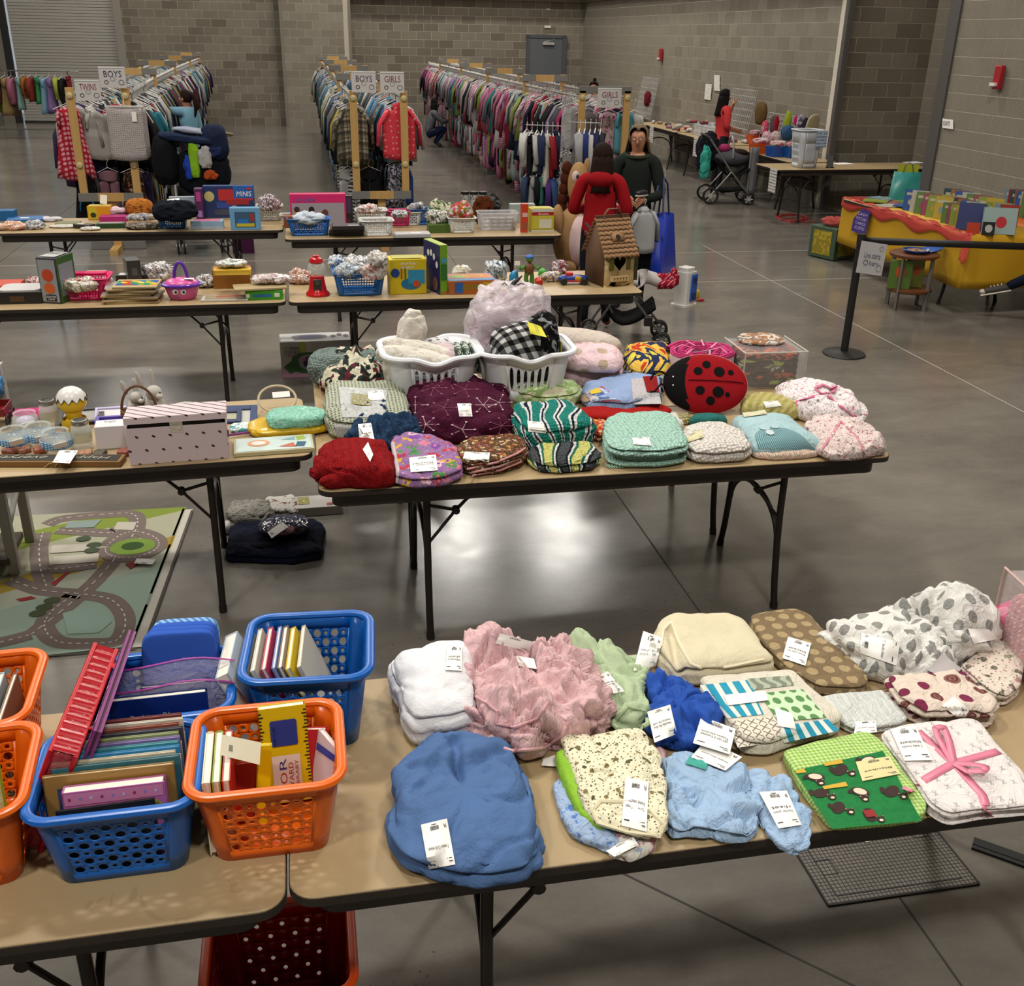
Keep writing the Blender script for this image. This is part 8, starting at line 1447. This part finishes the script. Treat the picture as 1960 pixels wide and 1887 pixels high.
me=skel(K,[('pel','k1'),('k1','a1'),('pel','h2'),('h2','k2'),('k2','a2'),('pel','up')],{'pel':.11,'k1':.07,'a1':.045,'t1':.03,'h2':.09,'k2':.07,'a2':.045,'t2':.03,'up':.14});me.materials.clear();me.materials.append(cl('#0f1728'));b_=bpy.data.objects.new('body',me);COL.objects.link(b_);b_.parent=t
for a,b in(('a1','t1'),('a2','t2')):
 p,q=Vector(K[a]),Vector(K[b]);d=(q-p);g=Geo();g.tube([p-d*.25+Vector((0,0,-.0)),p+d*.3,q,q+d*.2],[.045,.042,.036,.02],12,flat=.8);s_=obj('sneaker',g,mat('#3a3632',.8),t);g=Geo();g.tube([p-d*.3-Vector((0,0,.035)),q+d*.25-Vector((0,0,.03))],[.045,.036],10,flat=.35);g.ball(tuple(q+d*.15),(.034,.034,.024));obj('rubber_sole',g,mat('#b5aca0',.5),s_)
 for k in range(4):g=Geo();c=p+d*(.25+.18*k)+Vector((0,0,.036));n_=d.cross(Vector((0,0,1))).normalized()*.025;g.cyl(c-n_,c+n_,.004,5);obj('lace',g,WHITE,s_)
# ---------------------------------------------------------------- carried things, soft toys
def bagc(lab,p,w,d,h,c,name='shopping_bag',hm=None,rz=0,hh=.3):
 t=thing(name,lab,'bag',p,rz);g=Geo();g.add([(-w/2,-d/2,0),(w/2,-d/2,0),(w/2,d/2,0),(-w/2,d/2,0),(-w*.46,-d*.2,h),(w*.46,-d*.25,h),(w*.46,d*.2,h),(-w*.46,d*.25,h)],[(3,2,1,0),(0,1,5,4),(1,2,6,5),(2,3,7,6),(3,0,4,7)]);o=obj('bag_body',g,mat(c,.35)if isinstance(c,str)else c,t,sol=.003)
 for y in(-d*.22,d*.22):g=Geo();g.tube([(-w*.2,y,h-.02),(-w*.12,y*.5,h+hh*.8),(0,0,h+hh),(w*.12,y*.5,h+hh*.8),(w*.2,y,h-.02)],.009,6,flat=.4);obj('handle',g,hm or mat('#22305a',.6),t)
 return t
bagc('bright blue shopping bag hanging from the arm of the woman in the green jacket',(3.22,9.25,.36),.42,.24,.52,'#0c2fa0',rz=.9,hh=.34)
hang('hoodie','#b4b5b8','small grey hooded jacket on a hanger held by the woman in the green jacket',(2.98,9.0,1.03),.2,s=.8);hang('long','#101013','black garment held under the grey hooded jacket',(3.02,9.1,.95),.1,s=1.)
t=thing('baby_shoe','small black and white shoe held by the woman in the green jacket','shoe',(2.95,9.02,1.08),.6);g=Geo();g.ball((0,0,.03),(.075,.03,.025),16,10,e=.8);obj('upper',g,mat('#1a1a1c',.5),t);g=Geo();g.ball((0,0,.008),(.08,.033,.01),16,8,e=.7);obj('sole',g,mat('#a8a4a0',.5),t)
t=thing('plush_horse','giant tan plush horse with a pink belly and brown mane slumped by the far table','soft toy',(2.48,9.55,0),-.1);TP,PB,MN=cl('#b08a5e','sherpa'),cl('#d8bcbc','fleece'),cl('#4a1f10','sherpa');PT=lambda n_,c,r,m:obj(n_,Geo().ball(c,r,24,16),m,t,ang=0)
PT('body',(0,0,.62),(.2,.16,.3),TP);PT('belly',(.05,-.06,.62),(.16,.13,.25),PB);PT('head',(.02,-.02,1.12),(.1,.1,.2),TP);PT('muzzle',(.07,-.08,.98),(.09,.08,.1),TP);PT('eye',(-.02,-.1,1.2),(.035,.02,.05),mat('#c9b0b2',.4));PT('pupil',(-.005,-.12,1.2),(.014,.01,.022),BLACK);PT('ear',(.1,.02,1.28),(.03,.02,.07),TP);PT('foot',(-.08,-.18,.38),(.09,.08,.07),TP);PT('foot',(.12,-.16,.36),(.09,.08,.07),TP);PT('arm',(-.17,-.08,.78),(.06,.07,.17),TP)
for k in range(6):PT('mane_lock',(-.08-.01*k,.05,1.25-.09*k),(.05,.05,.07),MN)
g=Geo();g.box((0,0,.15),(.34,.3,.3));obj('stool',g,mat('#1c1a1a',.6),loc=(2.48,9.6,0),label='dark low stool under the giant plush horse',cat='stool')
hang('tee','ZB','little blue and white hat shaped piece with tag on a hanger at the grid arm',(3.02,12.15,1.2),.2,s=.6)
# ---------------------------------------------------------------- strollers
def wheel(t,x,y,r,m=None,w=.022):g=Geo();g.tube([(x,y+r*.86*math.cos(a),r+r*.86*math.sin(a))for a in[2*PI*k/20 for k in range(20)]],r*.15,6,closed=True);o=obj('wheel',g,BLACK,t);g=Geo();[g.cyl((x,y,r),(x,y+r*.8*math.cos(a),r+r*.8*math.sin(a)),.007,5)for a in[2*PI*k/6 for k in range(6)]];g.cyl((x-w,y,r),(x+w,y,r),r*.25,10);obj('hub',g,m or mat('#77757a',.4),o)
def stroller(lab,p,rz,s=1.):
 t=thing('stroller',lab,'stroller',p,rz);F=mat('#8c8a88',.3,.7);D=cl('#131317')
 for x in(-.24,.24):
  wheel(t,x,.3,.13,mat('#a9a6a2',.4));[wheel(t,x+d,-.3,.09,mat('#a9a6a2',.4))for d in(-.035,.035)]
  g=Geo();g.tube([(x,-.3,.16),(x,.05,.55),(x,.38,.98)],.014,8);g.tube([(x,.3,.14),(x,.0,.5)],.012,8);obj('frame_tube',g,F,t)
 g=Geo();g.tube([(-.24,.38,.98),(-.2,.44,1.02),(.2,.44,1.02),(.24,.38,.98)],.018,8);obj('handle_bar',g,BLACK,t);g=Geo();g.grid(lambda u,v:(-.22+.44*u,-.25+.5*v,.22-.06*math.sin(PI*v)*math.sin(PI*u)),8,8);obj('storage_basket',g,D,t,sol=.004)
 g=Geo();g.grid(lambda u,v:(-.22+.44*u,-.28+.5*v,.55-.12*math.sin(PI*v)+.35*max(0,v-.6)),8,10);obj('seat',g,D,t,sol=.02);return t
ST=stroller('grey and black stroller with car seat by the right wall, coats hung on it',(6.6,15.9,0),1.4);CRS=mat('#7c7b80',.4)
g=Geo();g.ball((0,-.02,.68),(.2,.28,.13),24,14);obj('car_seat',g,cl('#4a4a50'),ST);g=Geo();g.tube([(-.22,0,.7)]+[(-.22*math.cos(a),0,.72+.28*math.sin(a))for a in[PI*k/14 for k in range(15)]],.016,8);obj('seat_handle',g,CRS,ST);g=Geo();g.ball((0,-.12,.76),(.15,.16,.06),20,10);obj('brown_cover',g,cl('#1f1412'),ST);g=Geo();g.ball((0,.1,.82),(.11,.1,.07),16,10);obj('pink_blanket',g,cl('#8a2a54'),ST)
lump('navy_coat','dark navy winter coat piled over the back of the grey stroller','coat',(6.3,16.1,.48),(.17,.2,.3),cl('#15161f'),200,.03,6);lump('teal_jacket','bright aqua jacket hanging from the back of the grey stroller','jacket',(6.18,15.85,.38),(.07,.1,.26),cl('#3aa08f'),201,.03,8)
g=Geo();g.grid(lambda u,v:(-.06+.15*u,.01*math.sin(9*u),.86-.72*v+.0*u),8,8);obj('grey_sweatpants',g,cl('#77777a'),loc=(6.9,15.7,0),rot=(0,0,.1),sol=.03,label='light grey sweatpants draped over the front bar of the grey stroller',cat='trousers')
S2=stroller('dark stroller buried under a pile of jeans and coats beside the left rack',(-1.2,12.75,0),.1)
for k,(c,x,y,z,r_,lab)in enumerate((('#1b2740',-1.2,12.6,.98,(.36,.16,.05),'long navy jeans across the top of the heaped stroller'),('#8f93a6',-1.15,12.62,1.07,(.25,.12,.035),'blue and white checked shirt on top of the jeans pile'),('#6a6450',-1.0,12.7,1.06,(.26,.1,.03),'khaki trousers behind the checked shirt'),('#19233a',-.95,12.6,.80,(.15,.13,.2),'dark blue denim legs hanging down at the right of the pile'),('#0f1013',-1.5,12.6,.65,(.14,.14,.28),'black plaid coat hanging at the left of the pile'),('#0e1018',-1.1,12.65,.55,(.3,.15,.26),'black coats making up the bulk of the pile'),('#7fae24',-1.17,12.48,.62,(.055,.03,.22),'neon lime jacket sleeve hanging in front of the pile'),('#a8a6a6',-1.05,12.47,.72,(.07,.03,.12),'white sleeve hanging beside the lime one'),('#1f3fa0',-1.25,12.49,.6,(.04,.03,.14),'royal blue lining left of the lime sleeve'),('#a8481c',-1.0,12.46,.60,(.07,.03,.05),'orange cloth low in the pile'),('#1f2c54',-.98,12.5,.84,(.12,.04,.07),'blue shirt tucked in the pile'))):lump('piled_garment',lab,'clothes',(x,y,z+(.22 if k not in(4,5)else .1)),r_,PM['P1']if 0 else cl(c),210+k,.02,9,(0,.12 if k<3 else 0,0),nu=30,nv=18)
g=Geo();g.box((0,0,.28),(.24,.12,.56));obj('purple_bag',g,cl('#3f1538'),loc=(-.72,12.45,0),label='dark purple cloth bag standing on the floor right of the heaped stroller',cat='bag')
t=thing('umbrella_stroller','black umbrella stroller with folding grey legs under the birdhouse table end','stroller',(2.58,8.17,0),1.3);AL=mat('#6d6b6a',.35,.7)
for x in(-.2,.2):
 [wheel(t,x+d,-.32,.075,mat('#6a686a',.4))for d in(-.03,.03)];wheel(t,x,.28,.07,mat('#6a686a',.4))
 g=Geo();g.tube([(x,-.32,.12),(x,.1,.62),(x,.35,.95)],.011,8);g.tube([(x,.28,.1),(x,.0,.55)],.01,8);g.tube([(x,.1,.3),(-x,.22,.5)],.008,6);obj('frame_tube',g,AL,t);g=Geo();g.box((x,-.2,.24),(.05,.07,.08));obj('joint_block',g,BLACK,t,bev=.008)
g=Geo();g.grid(lambda u,v:(-.19+.38*u,-.24+.5*v,.36-.14*math.sin(PI*v)+.3*max(0,v-.55)),8,10);obj('seat',g,cl('#0c0c0e'),t,sol=.03)
t=thing('person','small child lying in the umbrella stroller, white top and red spotted boots','person',(2.66,8.12,.42),1.35);me=skel({'pel':(0,.1,.1),'chs':(0,.3,.2),'k1':(-.06,-.08,.16),'k2':(.07,-.08,.14),'a1':(-.06,-.2,.1),'a2':(.09,-.19,.12)},[('pel','chs'),('pel','k1'),('pel','k2'),('k1','a1'),('k2','a2')],{'pel':.09,'chs':.09,'k1':.055,'k2':.055,'a1':.04,'a2':.04});me.materials.clear();me.materials.append(cl('#b9b2b0'));b_=bpy.data.objects.new('body',me);COL.objects.link(b_);b_.parent=t
for x,z in((-.06,.1),(.09,.12)):g=Geo();g.tube([(x,-.17,z),(x,-.28,z+.0),(x,-.31,z+.02),(x,-.32,z+.08)],[.042,.038,.036,.024],12);obj('boot',g,pat('dots','#8a1024',['#c98a94'],40,.25,uv='Object'),t)
t=thing('play_fridge','white and blue toy refrigerator standing on the floor','toy',G(1308,584),.6);g=Geo();P_=rrect(.16,.15,.02,4);g.prism(P_,.0,.33);g.prism(rrect(.13,.12,.02,4),.33,.37);g.prism(rrect(.2,.18,.02,4),0,.02);obj('body',g,mat('#d2cec8',.4),t);g=Geo();g.box((.03,-.08,.18),(.1,.02,.26));obj('door',g,mat('#2a55a8',.35),t,bev=.01);g=Geo();g.box((.03,-.092,.25),(.05,.006,.05));g.box((.03,-.092,.1),(.06,.006,.06));obj('door_recess',g,mat('#162f6a',.5),t)
lump('toy_cup','yellow and red toy cup beside the toy refrigerator','toy',G(1333,572),(.03,.03,.05),mat('#b8a01c',.4),230,.002,8);lump('toy_dish','small red toy dish on the floor','toy',G(1340,576),(.04,.02,.012),mat('#a8141c',.3),231,.002,8);lump('blue_tote','bright blue bag on the floor behind the table leg','bag',(1.93,8.3,0),(.1,.08,.1),mat('#14599a',.4),232,.006,8)
# ---------------------------------------------------------------- accessory tables along the wall
for k,(y,lab)in enumerate(((16.45,'white wire grid leaning on the wall behind the hats, near one'),(18.3,'white wire grid leaning on the wall behind the woman in coral'),(23.6,'white wire grid with a maroon hat leaning on the wall'))):
 t=thing('wire_grid',lab,'grid panel',(7.6,y,.74),0,rot=(0,.18,0));w,h=(1.5,.55)if k==0 else(1.1,.85)
 g=Geo();[g.cyl((0,-w/2+w*i/14,0),(0,-w/2+w*i/14,h),.005,4)for i in range(15)];obj('vertical_wire',g,WGR,t,kind='stuff');g=Geo();[g.cyl((0,-w/2,h*i/8),(0,w/2,h*i/8),.005,4)for i in range(9)];obj('cross_wire',g,WGR,t,kind='stuff')
for k,(px,py,y,r_,c,lab)in enumerate(((1246,190,23.4,(.07,.12,.16),'#5c141e','maroon knitted hat with a tag'),(1428,218,17.3,(.06,.2,.19),'#5a4324','brown fur trapper hat'),(1445,245,17.0,(.04,.1,.12),pat('blobs','#b5949a',['#b03a54','#c2b2b0'],8),'pink and white bonnet'),(1462,238,16.7,(.04,.09,.14),'#4a4448','grey striped knit hat'),(1470,240,16.6,(.04,.05,.14),'#8a1424','crimson knit hat'),(1493,240,16.2,(.05,.07,.22),'#8a9a2a','lime green scarf'),(1506,255,16.1,(.1,.12,.12),'#2f4a6a','denim bucket hat'),(1516,232,15.9,(.04,.07,.08),'#a01a5a','magenta winter hat'),(1526,233,15.8,(.04,.07,.1),pat('cells','#8a8490',['#5a4a6a','#b0aab0'],40),'grey and purple scarf'),(1535,238,15.6,(.04,.06,.1),'#1c1c28','black and white hat'),(1458,262,16.8,(.07,.14,.09),pat('blobs','#b0a0a4',['#a87a84','#c0b8b8'],12),'pile of lace and pink gloves'),(1472,264,16.5,(.08,.14,.1),pat('floral','#a89a9c',['#a04a60','#8a8a90'],16,.3),'heap of floral bibs'))):
 p=GY(px,py,y);p.x=7.57+max(0,p.z-.74)*.18;lump('hat' if 'hat' in lab else 'accessory',lab+' on the right wall display','hat' if 'hat' in lab else 'accessory',(p.x,y,max(.75,p.z-r_[2]*.9)),r_,c if not isinstance(c,str)else cl(c),240+k,.012,9,nu=24,nv=14)
for k,(px,py,c,w,lab)in enumerate(((1435,272,'#b8480f',.3,'orange bin in the second row on the hat table'),(1462,278,'#2c4fae',.28,'blue bin in the second row on the hat table'),(1443,290,'#c2500f',.32,'orange bin nearest the edge of the hat table'),(1476,296,'#1e4a9a',.34,'blue bin nearest the edge of the hat table'),(1506,298,'#144a8a',.3,'dark blue bin beside the tall hamper'))):
 p=G(px,py+4,Z);bx=thing('plastic_bin',lab,'bin',(p.x+.12,p.y+.05,Z),.1);g=Geo();g.prism(rrect(w*.85,w*.7,.03,4),0,.15,0,None,None,1.15);obj('bin_body',g,mat(c,.35),bx)
 lump('bin_contents','mixed %s accessories heaped in the %s'%(('blue','pink','white','green','brown')[k],lab),'accessories',(p.x+.12,p.y+.05,Z+.135),(w*.42,w*.34,.05),pat('blobs',('#6a80a8','#a88a94','#a89a9c','#6fae5a','#8a7464')[k],['#b8b0ae','#a04a5c'],14),260+k,.012,12,nu=24,nv=12)
t=basket('shoe_bin','long clear plastic bin heaped with small shoes and socks',(7.45,18.9,Z),PI/2,1.1,.45,.2,clearm('#dcdce0',.35),.95,(4,2),small=0,big=0,side=(2,2),cat='bin')
rnd=random.Random(5)
for k in range(34):
 y=rnd.uniform(17.4,22.1);x=rnd.uniform(7.15,7.6);c,cn=rnd.choice((('#b5aeac','white'),('#a5a09c','pale'),('#8a6a54','tan'),('#8a5a64','pink'),('#2a2a2c','black'),('#8a8884','grey'),('#7a1c24','red')));cn2='%s baby shoe at the far wall table, %s'%(cn,('about a fifth','about two fifths','about three fifths','about four fifths','almost all')[int((y-17.4)/.95)]+' of the way along');CNT[cn2]=CNT.get(cn2,0)+1;cn2=ORD[CNT[cn2]-1]+' '+cn2
 t=thing('baby_shoe',cn2,'shoe',(x,y,Z+(.2 if 18.3<y<19.5 else .0)),rnd.uniform(0,3),group='small shoes on the wall tables');g=Geo();g.ball((0,0,.03),(.075,.035,.032),10,6,e=.8);obj('shoe_body',g,mat(c,.6),t);g=Geo();g.ball((0,0,.006),(.08,.038,.008),10,5);obj('sole',g,mat('#55504c',.7),t)
for k,(px,py)in enumerate(((1300,246),(1318,250),(1295,272),(1312,276),(1461,316),(1264,244),(1273,245))):p=G(px,py-8,Z);n_=thing('table_notice','printed notice hanging off the wall tables, '+('fourth from the far end','fifth from the far end','lower left of the middle pair','lower right of the middle pair','nearest the hamper','farthest of all','second farthest')[k],'notice',(7.045 if k!=4 else 6.46,p.y if k!=4 else 13.95,.58));fn=patch((-.002,.12,-.16),(-.002,-.12,-.16),(-.002,-.12,.16),(-.002,.12,.16));lsheet('paper',fn,pat('lines','#c6c3c0',['#3a3a3e'],8,.9,fab='paper'),n_)
HP=basket('laundry_hamper','tall white slotted laundry hamper with a taped notice',(6.98,14.12,Z),.1,.36,.33,.5,mat('#b9bdc4',.35),.78,None,shape='slot',big=.4,rim=.016,r=.07,hv=(.12,.66),side=(7,3),cat='hamper');fn=patch((.03,-.19,.28),(.21,-.17,.28),(.21,-.17,.5),(.03,-.19,.5));lsheet('notice',fn,pat('lines','#aebdd0',['#5a6f96'],5,.9,fab='paper'),HP,th=.003)
lump('sun_hat','cream straw sun hat sticking up behind the hamper','hat',(7.55,15.2,1.1),(.15,.03,.15),cl('#b5a98c'),270,.003,8,(.2,0,.5))
t=thing('tablet_stand','small black card reader leaning on a stand','tablet',(7.33,14.02,Z),-.3,rot=(-.35,0,-.4));g=Geo();g.box((0,0,.09),(.09,.012,.18));obj('screen',g,BLACK,t,bev=.004);g=Geo();g.tube([(-.06,-.04,.0),(0,.02,.02),(.06,-.04,0)],.006,6);obj('stand_leg',g,BLACK,t)
for k,(px,py)in enumerate(((1612,313),(1750,311))):g=Geo();g.box((0,0,0),(.28,.2,.003));obj('paper_sheet',g,PAPER,loc=G(px,py,Z+.003),rot=(0,0,.2+.1*k),label=('white paper next to the card reader on the cashier table','white paper at the right end of the cashier table')[k],cat='paper')
for k in range(5):g=Geo();g.tube([(7.0+.25*math.cos(k+j*.8),14.5+.2*math.sin(k*1.7+j*.8)-.06*j,.01+.002*k)for j in range(9)],.006,5);obj('cable_loop',g,mat('#a82c24',.6),label='loop of orange red extension cord beneath the cashier table, '+('innermost','second inner','middle','second outer','outermost')[k],cat='cord')
# ---------------------------------------------------------------- bookstall
def drapecloth(lab,x0,x1,y0,y1,c,drop,m2=None,front=1.):
 t=thing('tablecloth',lab,'tablecloth',((x0+x1)/2,(y0+y1)/2,0));hx_,hy=(x1-x0)/2,(y1-y0)/2;g=Geo();P_=rrect(2*hx_+.02,2*hy+.02,.04,5);n=len(P_);Q=[]
 for i in range(n):
  a,b=Vector(P_[i]),Vector(P_[(i+1)%n]);k=max(1,int((b-a).length/.06));Q+=[a+(b-a)*q/k for q in range(k)]
 n=len(Q);R_=7;vs=[(q.x,q.y,.747)for q in Q]
 for j in range(1,R_):v=j/(R_-1);vs+=[(q.x*(1+.03*v)+q.normalized().x*.018*v*math.sin(i*.55),q.y*(1+.015*v)+q.normalized().y*.018*v*math.sin(i*.55),.747-drop*v)for i,q in enumerate(Q)]
 g.add(vs,[tuple(range(n))]+[(j*n+i,(j+1)*n+i,(j+1)*n+(i+1)%n,j*n+(i+1)%n)for j in range(R_-1)for i in range(n)]);obj('cloth',g,m2 or mat(c,.6,0,.3),t,sol=.002,ang=0);return t
YB=drapecloth('glossy yellow plastic tablecloth on the bookstall',6.07,6.88,8.7,11.18,'#b98f1c',.5);OB=drapecloth('orange cloth on the table at the right edge',6.95,7.72,7.55,10.1,'#b5581c',.3)
for a,b,c,d in(((6.075,11.0),(6.12,8.72),.09,.75),):g=Geo();g.grid(lambda u,v:(6.05+.1*v+.015*math.sin(30*u),11.15-2.45*u,.752-.0*v+.008*math.sin(50*u+5*v)),60,3);g.grid(lambda u,v:(6.045-.01*v,11.15-2.45*u,.752-.09*v*(1+.4*math.sin(22*u))),60,3);obj('tulle_runner',g,mat('#c23a34',.7,Alpha=.65),sol=.002,label='sheer coral red tulle running along the front edge of the bookstall',cat='tulle')
g=Geo();g.grid(lambda u,v:(6.03-.05*v,8.75-.12*u-.05*v,.76-.25*v+.02*math.sin(9*u)),8,6);obj('tulle_tail',g,mat('#c23a34',.7,Alpha=.6),sol=.003,label='loose end of coral tulle hanging at the near corner of the bookstall',cat='tulle')
sg=thing('card_notice','purple sticker notice about postal cards on the yellow cloth','notice',(6.03,10.62,.57));fn=patch((-.03,.16,-.13),(-.03,-.16,-.13),(-.012,-.16,.13),(-.012,.16,.13));g=Geo();g.add([fn(*p)for p in((0,0),(1,.0),(1,1),(.45,1),(0,.5))],[(0,1,2,3,4)]);obj('sticker',g,mat('#3f2a7a',.5),sg)
for i,s in enumerate(('CASH','POSTCARD','CARDS','ACCEPTED')):ltext(s,fn,(.2,.72-.19*i,.88,.84-.19*i),mat('#b9b0c8',.6),sg,.003)
BC=['#2f4f8a','#8f2a24','#7d8a3a','#a8a394','#2c4248','#a8923a','#56753f','#8f5f38','#6a848f','#8a4458'];CN=['blue','red','olive green','cream','dark teal','yellow','grass green','orange brown','pale blue','raspberry'];k=0
for row,(x,y0,n,dy,h,z)in enumerate(((6.3,10.15,6,-.11,.22,Z),(6.5,9.9,10,-.075,.2,Z),(6.62,9.95,8,-.1,.25,Z),(6.25,9.35,5,-.07,.2,Z),(7.3,9.9,9,-.05,.25,Z),(7.45,9.3,8,-.05,.24,Z),(6.45,8.95,4,-.06,.26,Z))):
 for i in range(n):
  c=(i*3+row*2)%10
  def ba(t,fn,c=c):obj('cover_picture',disc(fn,.5,.4,.24,.16,.0008,14),mat(BC[(c+3)%10],.5),t);obj('title_band',poly(fn,[(.12,.72),(.88,.72),(.88,.84),(.12,.84)],.0008),mat('#a9a690',.5),t)
  book('%s picture book, %s in row %s of the bookstall'%(CN[c],('first','second','third','fourth','fifth','sixth','seventh','eighth','ninth','tenth')[i],('one','two','three','four','five','six','seven')[row]),(x+.015*(i%2),y0+dy*i,z+.006),(.17,.016,h),BC[c],(-.1,0,-.75 if row<3 else-.5),'picture books standing on the bookstall',art=ba)
for i in range(9):g=Geo();g.box((0,0,.006),(.2,.26,.012));obj('flat_book',g,mat(BC[(i*7+1)%10],.4),loc=(6.22+.17*(i%3),11.0-.09*i,Z+.008+.013*(i%2)),rot=(0,0,.3*i),label='%s book lying flat near the far end of the bookstall, %s from that end'%(CN[(i*7+1)%10],ORD[i]),cat='book',group='flat books on the bookstall')
book('large white picture book with a red balloon facing the camera at the near end',(6.35,8.72,Z+.008),(.3,.02,.24),'#8fa3a0',(-.2,0,-.35),art=lambda t,fn:obj('cover_picture',disc(fn,.55,.45,.16,.22,.001),mat('#b02a34',.4),t));book('navy picture book beside the balloon one',(6.2,8.95,Z+.008),(.24,.02,.25),'#1f2a5c',(-.2,0,-.6));book('small red and yellow card standing in front at the near end',(6.13,8.78,Z+.008),(.12,.006,.1),'#a5361c',(-.2,0,-.35));book('small black card with a white wreath at the near corner',(6.22,8.68,Z+.008),(.11,.006,.12),'#1a1618',(-.2,0,-.35),art=lambda t,fn:obj('wreath',disc(fn,.5,.5,.3,.3,.001),mat('#a8a4a4',.5),t))
bagc('teal gift bag of picture books on the far end of the bookstall',(6.62,10.85,Z),.3,.14,.32,'#2c7f7a','gift_bag',mat('#5a5e60',.5),-.3,.1);book('yellow green book standing in the teal gift bag',(6.62,10.85,Z+.1),(.22,.02,.3),'#9aa02a',(0,0,-.3));box('book_box','light blue boxed book set with a train on its front on the orange cloth','book',(7.2,9.05,Z+.01),(.2,.1,.22),mat('#3f8ab5',.4),-.5)
t=thing('side_table','round two tier side table with metal legs in front of the bookstall','side table',(5.72,9.02,0));WD=mat('#5c3219',.45)
for z,r_,nm in((.5,.23,'tabletop'),(.17,.215,'lower_shelf')):g=Geo();g.lathe([(r_-.01,z),(r_,z+.01),(r_,z+.03),(r_-.01,z+.035)],36);obj(nm,g,WD,t)
for a in(.5,2.1,3.7,5.2):g=Geo();g.box((.2*math.cos(a),.2*math.sin(a),.25),(.035,.02,.5),0,None,a);obj('leg',g,mat('#77736c',.4,.5),t)
for k,(x,c,w)in enumerate(((-.14,'#4f6a2a',.2),(-.04,'#8a9a7a',.06),(.06,'#6f7a2c',.12))):book(('green picture book with an owl at the left of the lower shelf','pale green hardback edge in the middle of the lower shelf','olive picture book at the right of the lower shelf')[k],(5.7+x,8.95+.02*k,.208),(w,.025,.27),c,(0,0,-.4),art=lambda t,fn:obj('cover_picture',disc(fn,.5,.6,.25,.2,.001),mat('#a8481c',.5),t))
t=thing('mixing_tray','blue plastic tray of small toys with its lid open on the round table','tray',(5.72,9.0,.537));g=Geo();g.lathe([(.1,0),(.13,.03),(.125,.035),(.1,.012)],24);obj('tray_body',g,mat('#143f86',.3),t);g=Geo();g.ball((0,0,.02),(.09,.09,.015),16,8);obj('small_toys',g,pat('cells','#8a5a3a',['#a88a6a','#3a2a20'],60,uv='Object'),t,kind='stuff');g=Geo();g.lathe([(.09,0),(.11,.02),(.09,.026)],20,0,Matrix.Translation((.2,.05,.01))@Matrix.Rotation(-.3,4,'Y'));obj('tray_lid',g,mat('#1a4f9a',.3),t)
t=thing('ornate_crate','green wooden crate with yellow filigree panels and coral tulle on top','crate',(6.2,11.5,0),.35);g=Geo();g.box((0,0,.19),(.4,.4,.36));obj('crate_body',g,mat('#3a4f3c',.6),t,bev=.006);fn=patch((-.14,-.204,.05),(.14,-.204,.05),(.14,-.204,.33),(-.14,-.204,.33));lsheet('filigree_panel',fn,pat('rings','#8a7a1c',['#3a3414','#a8942a'],9,.9,fab='paper',rnd=.1),t);fn=patch((-.204,.14,.05),(-.204,-.14,.05),(-.204,-.14,.33),(-.204,.14,.33));lsheet('filigree_panel',fn,pat('rings','#8a7a1c',['#3a3414','#a8942a'],9,.9,fab='paper',rnd=.1),t);lump('tulle_heap','coral tulle heaped on the green crate','tulle',(6.2,11.5,.375),(.17,.15,.05),mat('#b5463f',.8,Alpha=.6),280,.02,12)
t=thing('queue_post','black queue barrier post with round base and retractable belt','queue post',(4.32,7.58,0));g=Geo();g.lathe([(.17,0),(.175,.006),(.17,.014),(.05,.024),(.032,.03)],40);obj('base',g,BLACK,t);g=Geo();g.cyl((0,0,.02),(0,0,.9),.031,20);obj('post',g,BLACK,t);g=Geo();g.cyl((0,0,.9),(0,0,.98),.034,20);obj('belt_head',g,BLACK,t);e=GY(1960,560,7.2)-Vector((4.32,7.58,0));g=Geo();g.add([(.03,0,.9),(.03,0,.955),(e.x+.3,e.y,.94),(e.x+.3,e.y,.885)],[(0,1,2,3)]);obj('belt',g,BLACK,t,sol=.002)
t=thing('line_sign','white sign on the queue post reading Line starts here','sign',(4.34,7.53,.0));a,b,c,d=(-.06,-.01,.69),(.17,-.01,.655),(.18,-.01,.905),(-.05,-.01,.94);fn=patch(a,b,c,d);lsheet('sheet',fn,mat('#bdbabd',.4),t);ltext('Line starts',fn,(.2,.5,.82,.68),mat('#4a4a66',.7),t,.002);ltext('here',fn,(.45,.27,.8,.44),mat('#4a4a66',.7),t,.002)
for u,v,r_ in((.3,.36,.08),(.82,.24,.1),(.8,.85,.07)):g=Geo();g.tube([fn(u+r_*math.cos(q*.3491),v+r_*math.sin(q*.3491),.002)for q in range(18)],.002,4,closed=True);obj('logo_ring',g,INK if r_==.08 else mat('#8f8d93'),t)
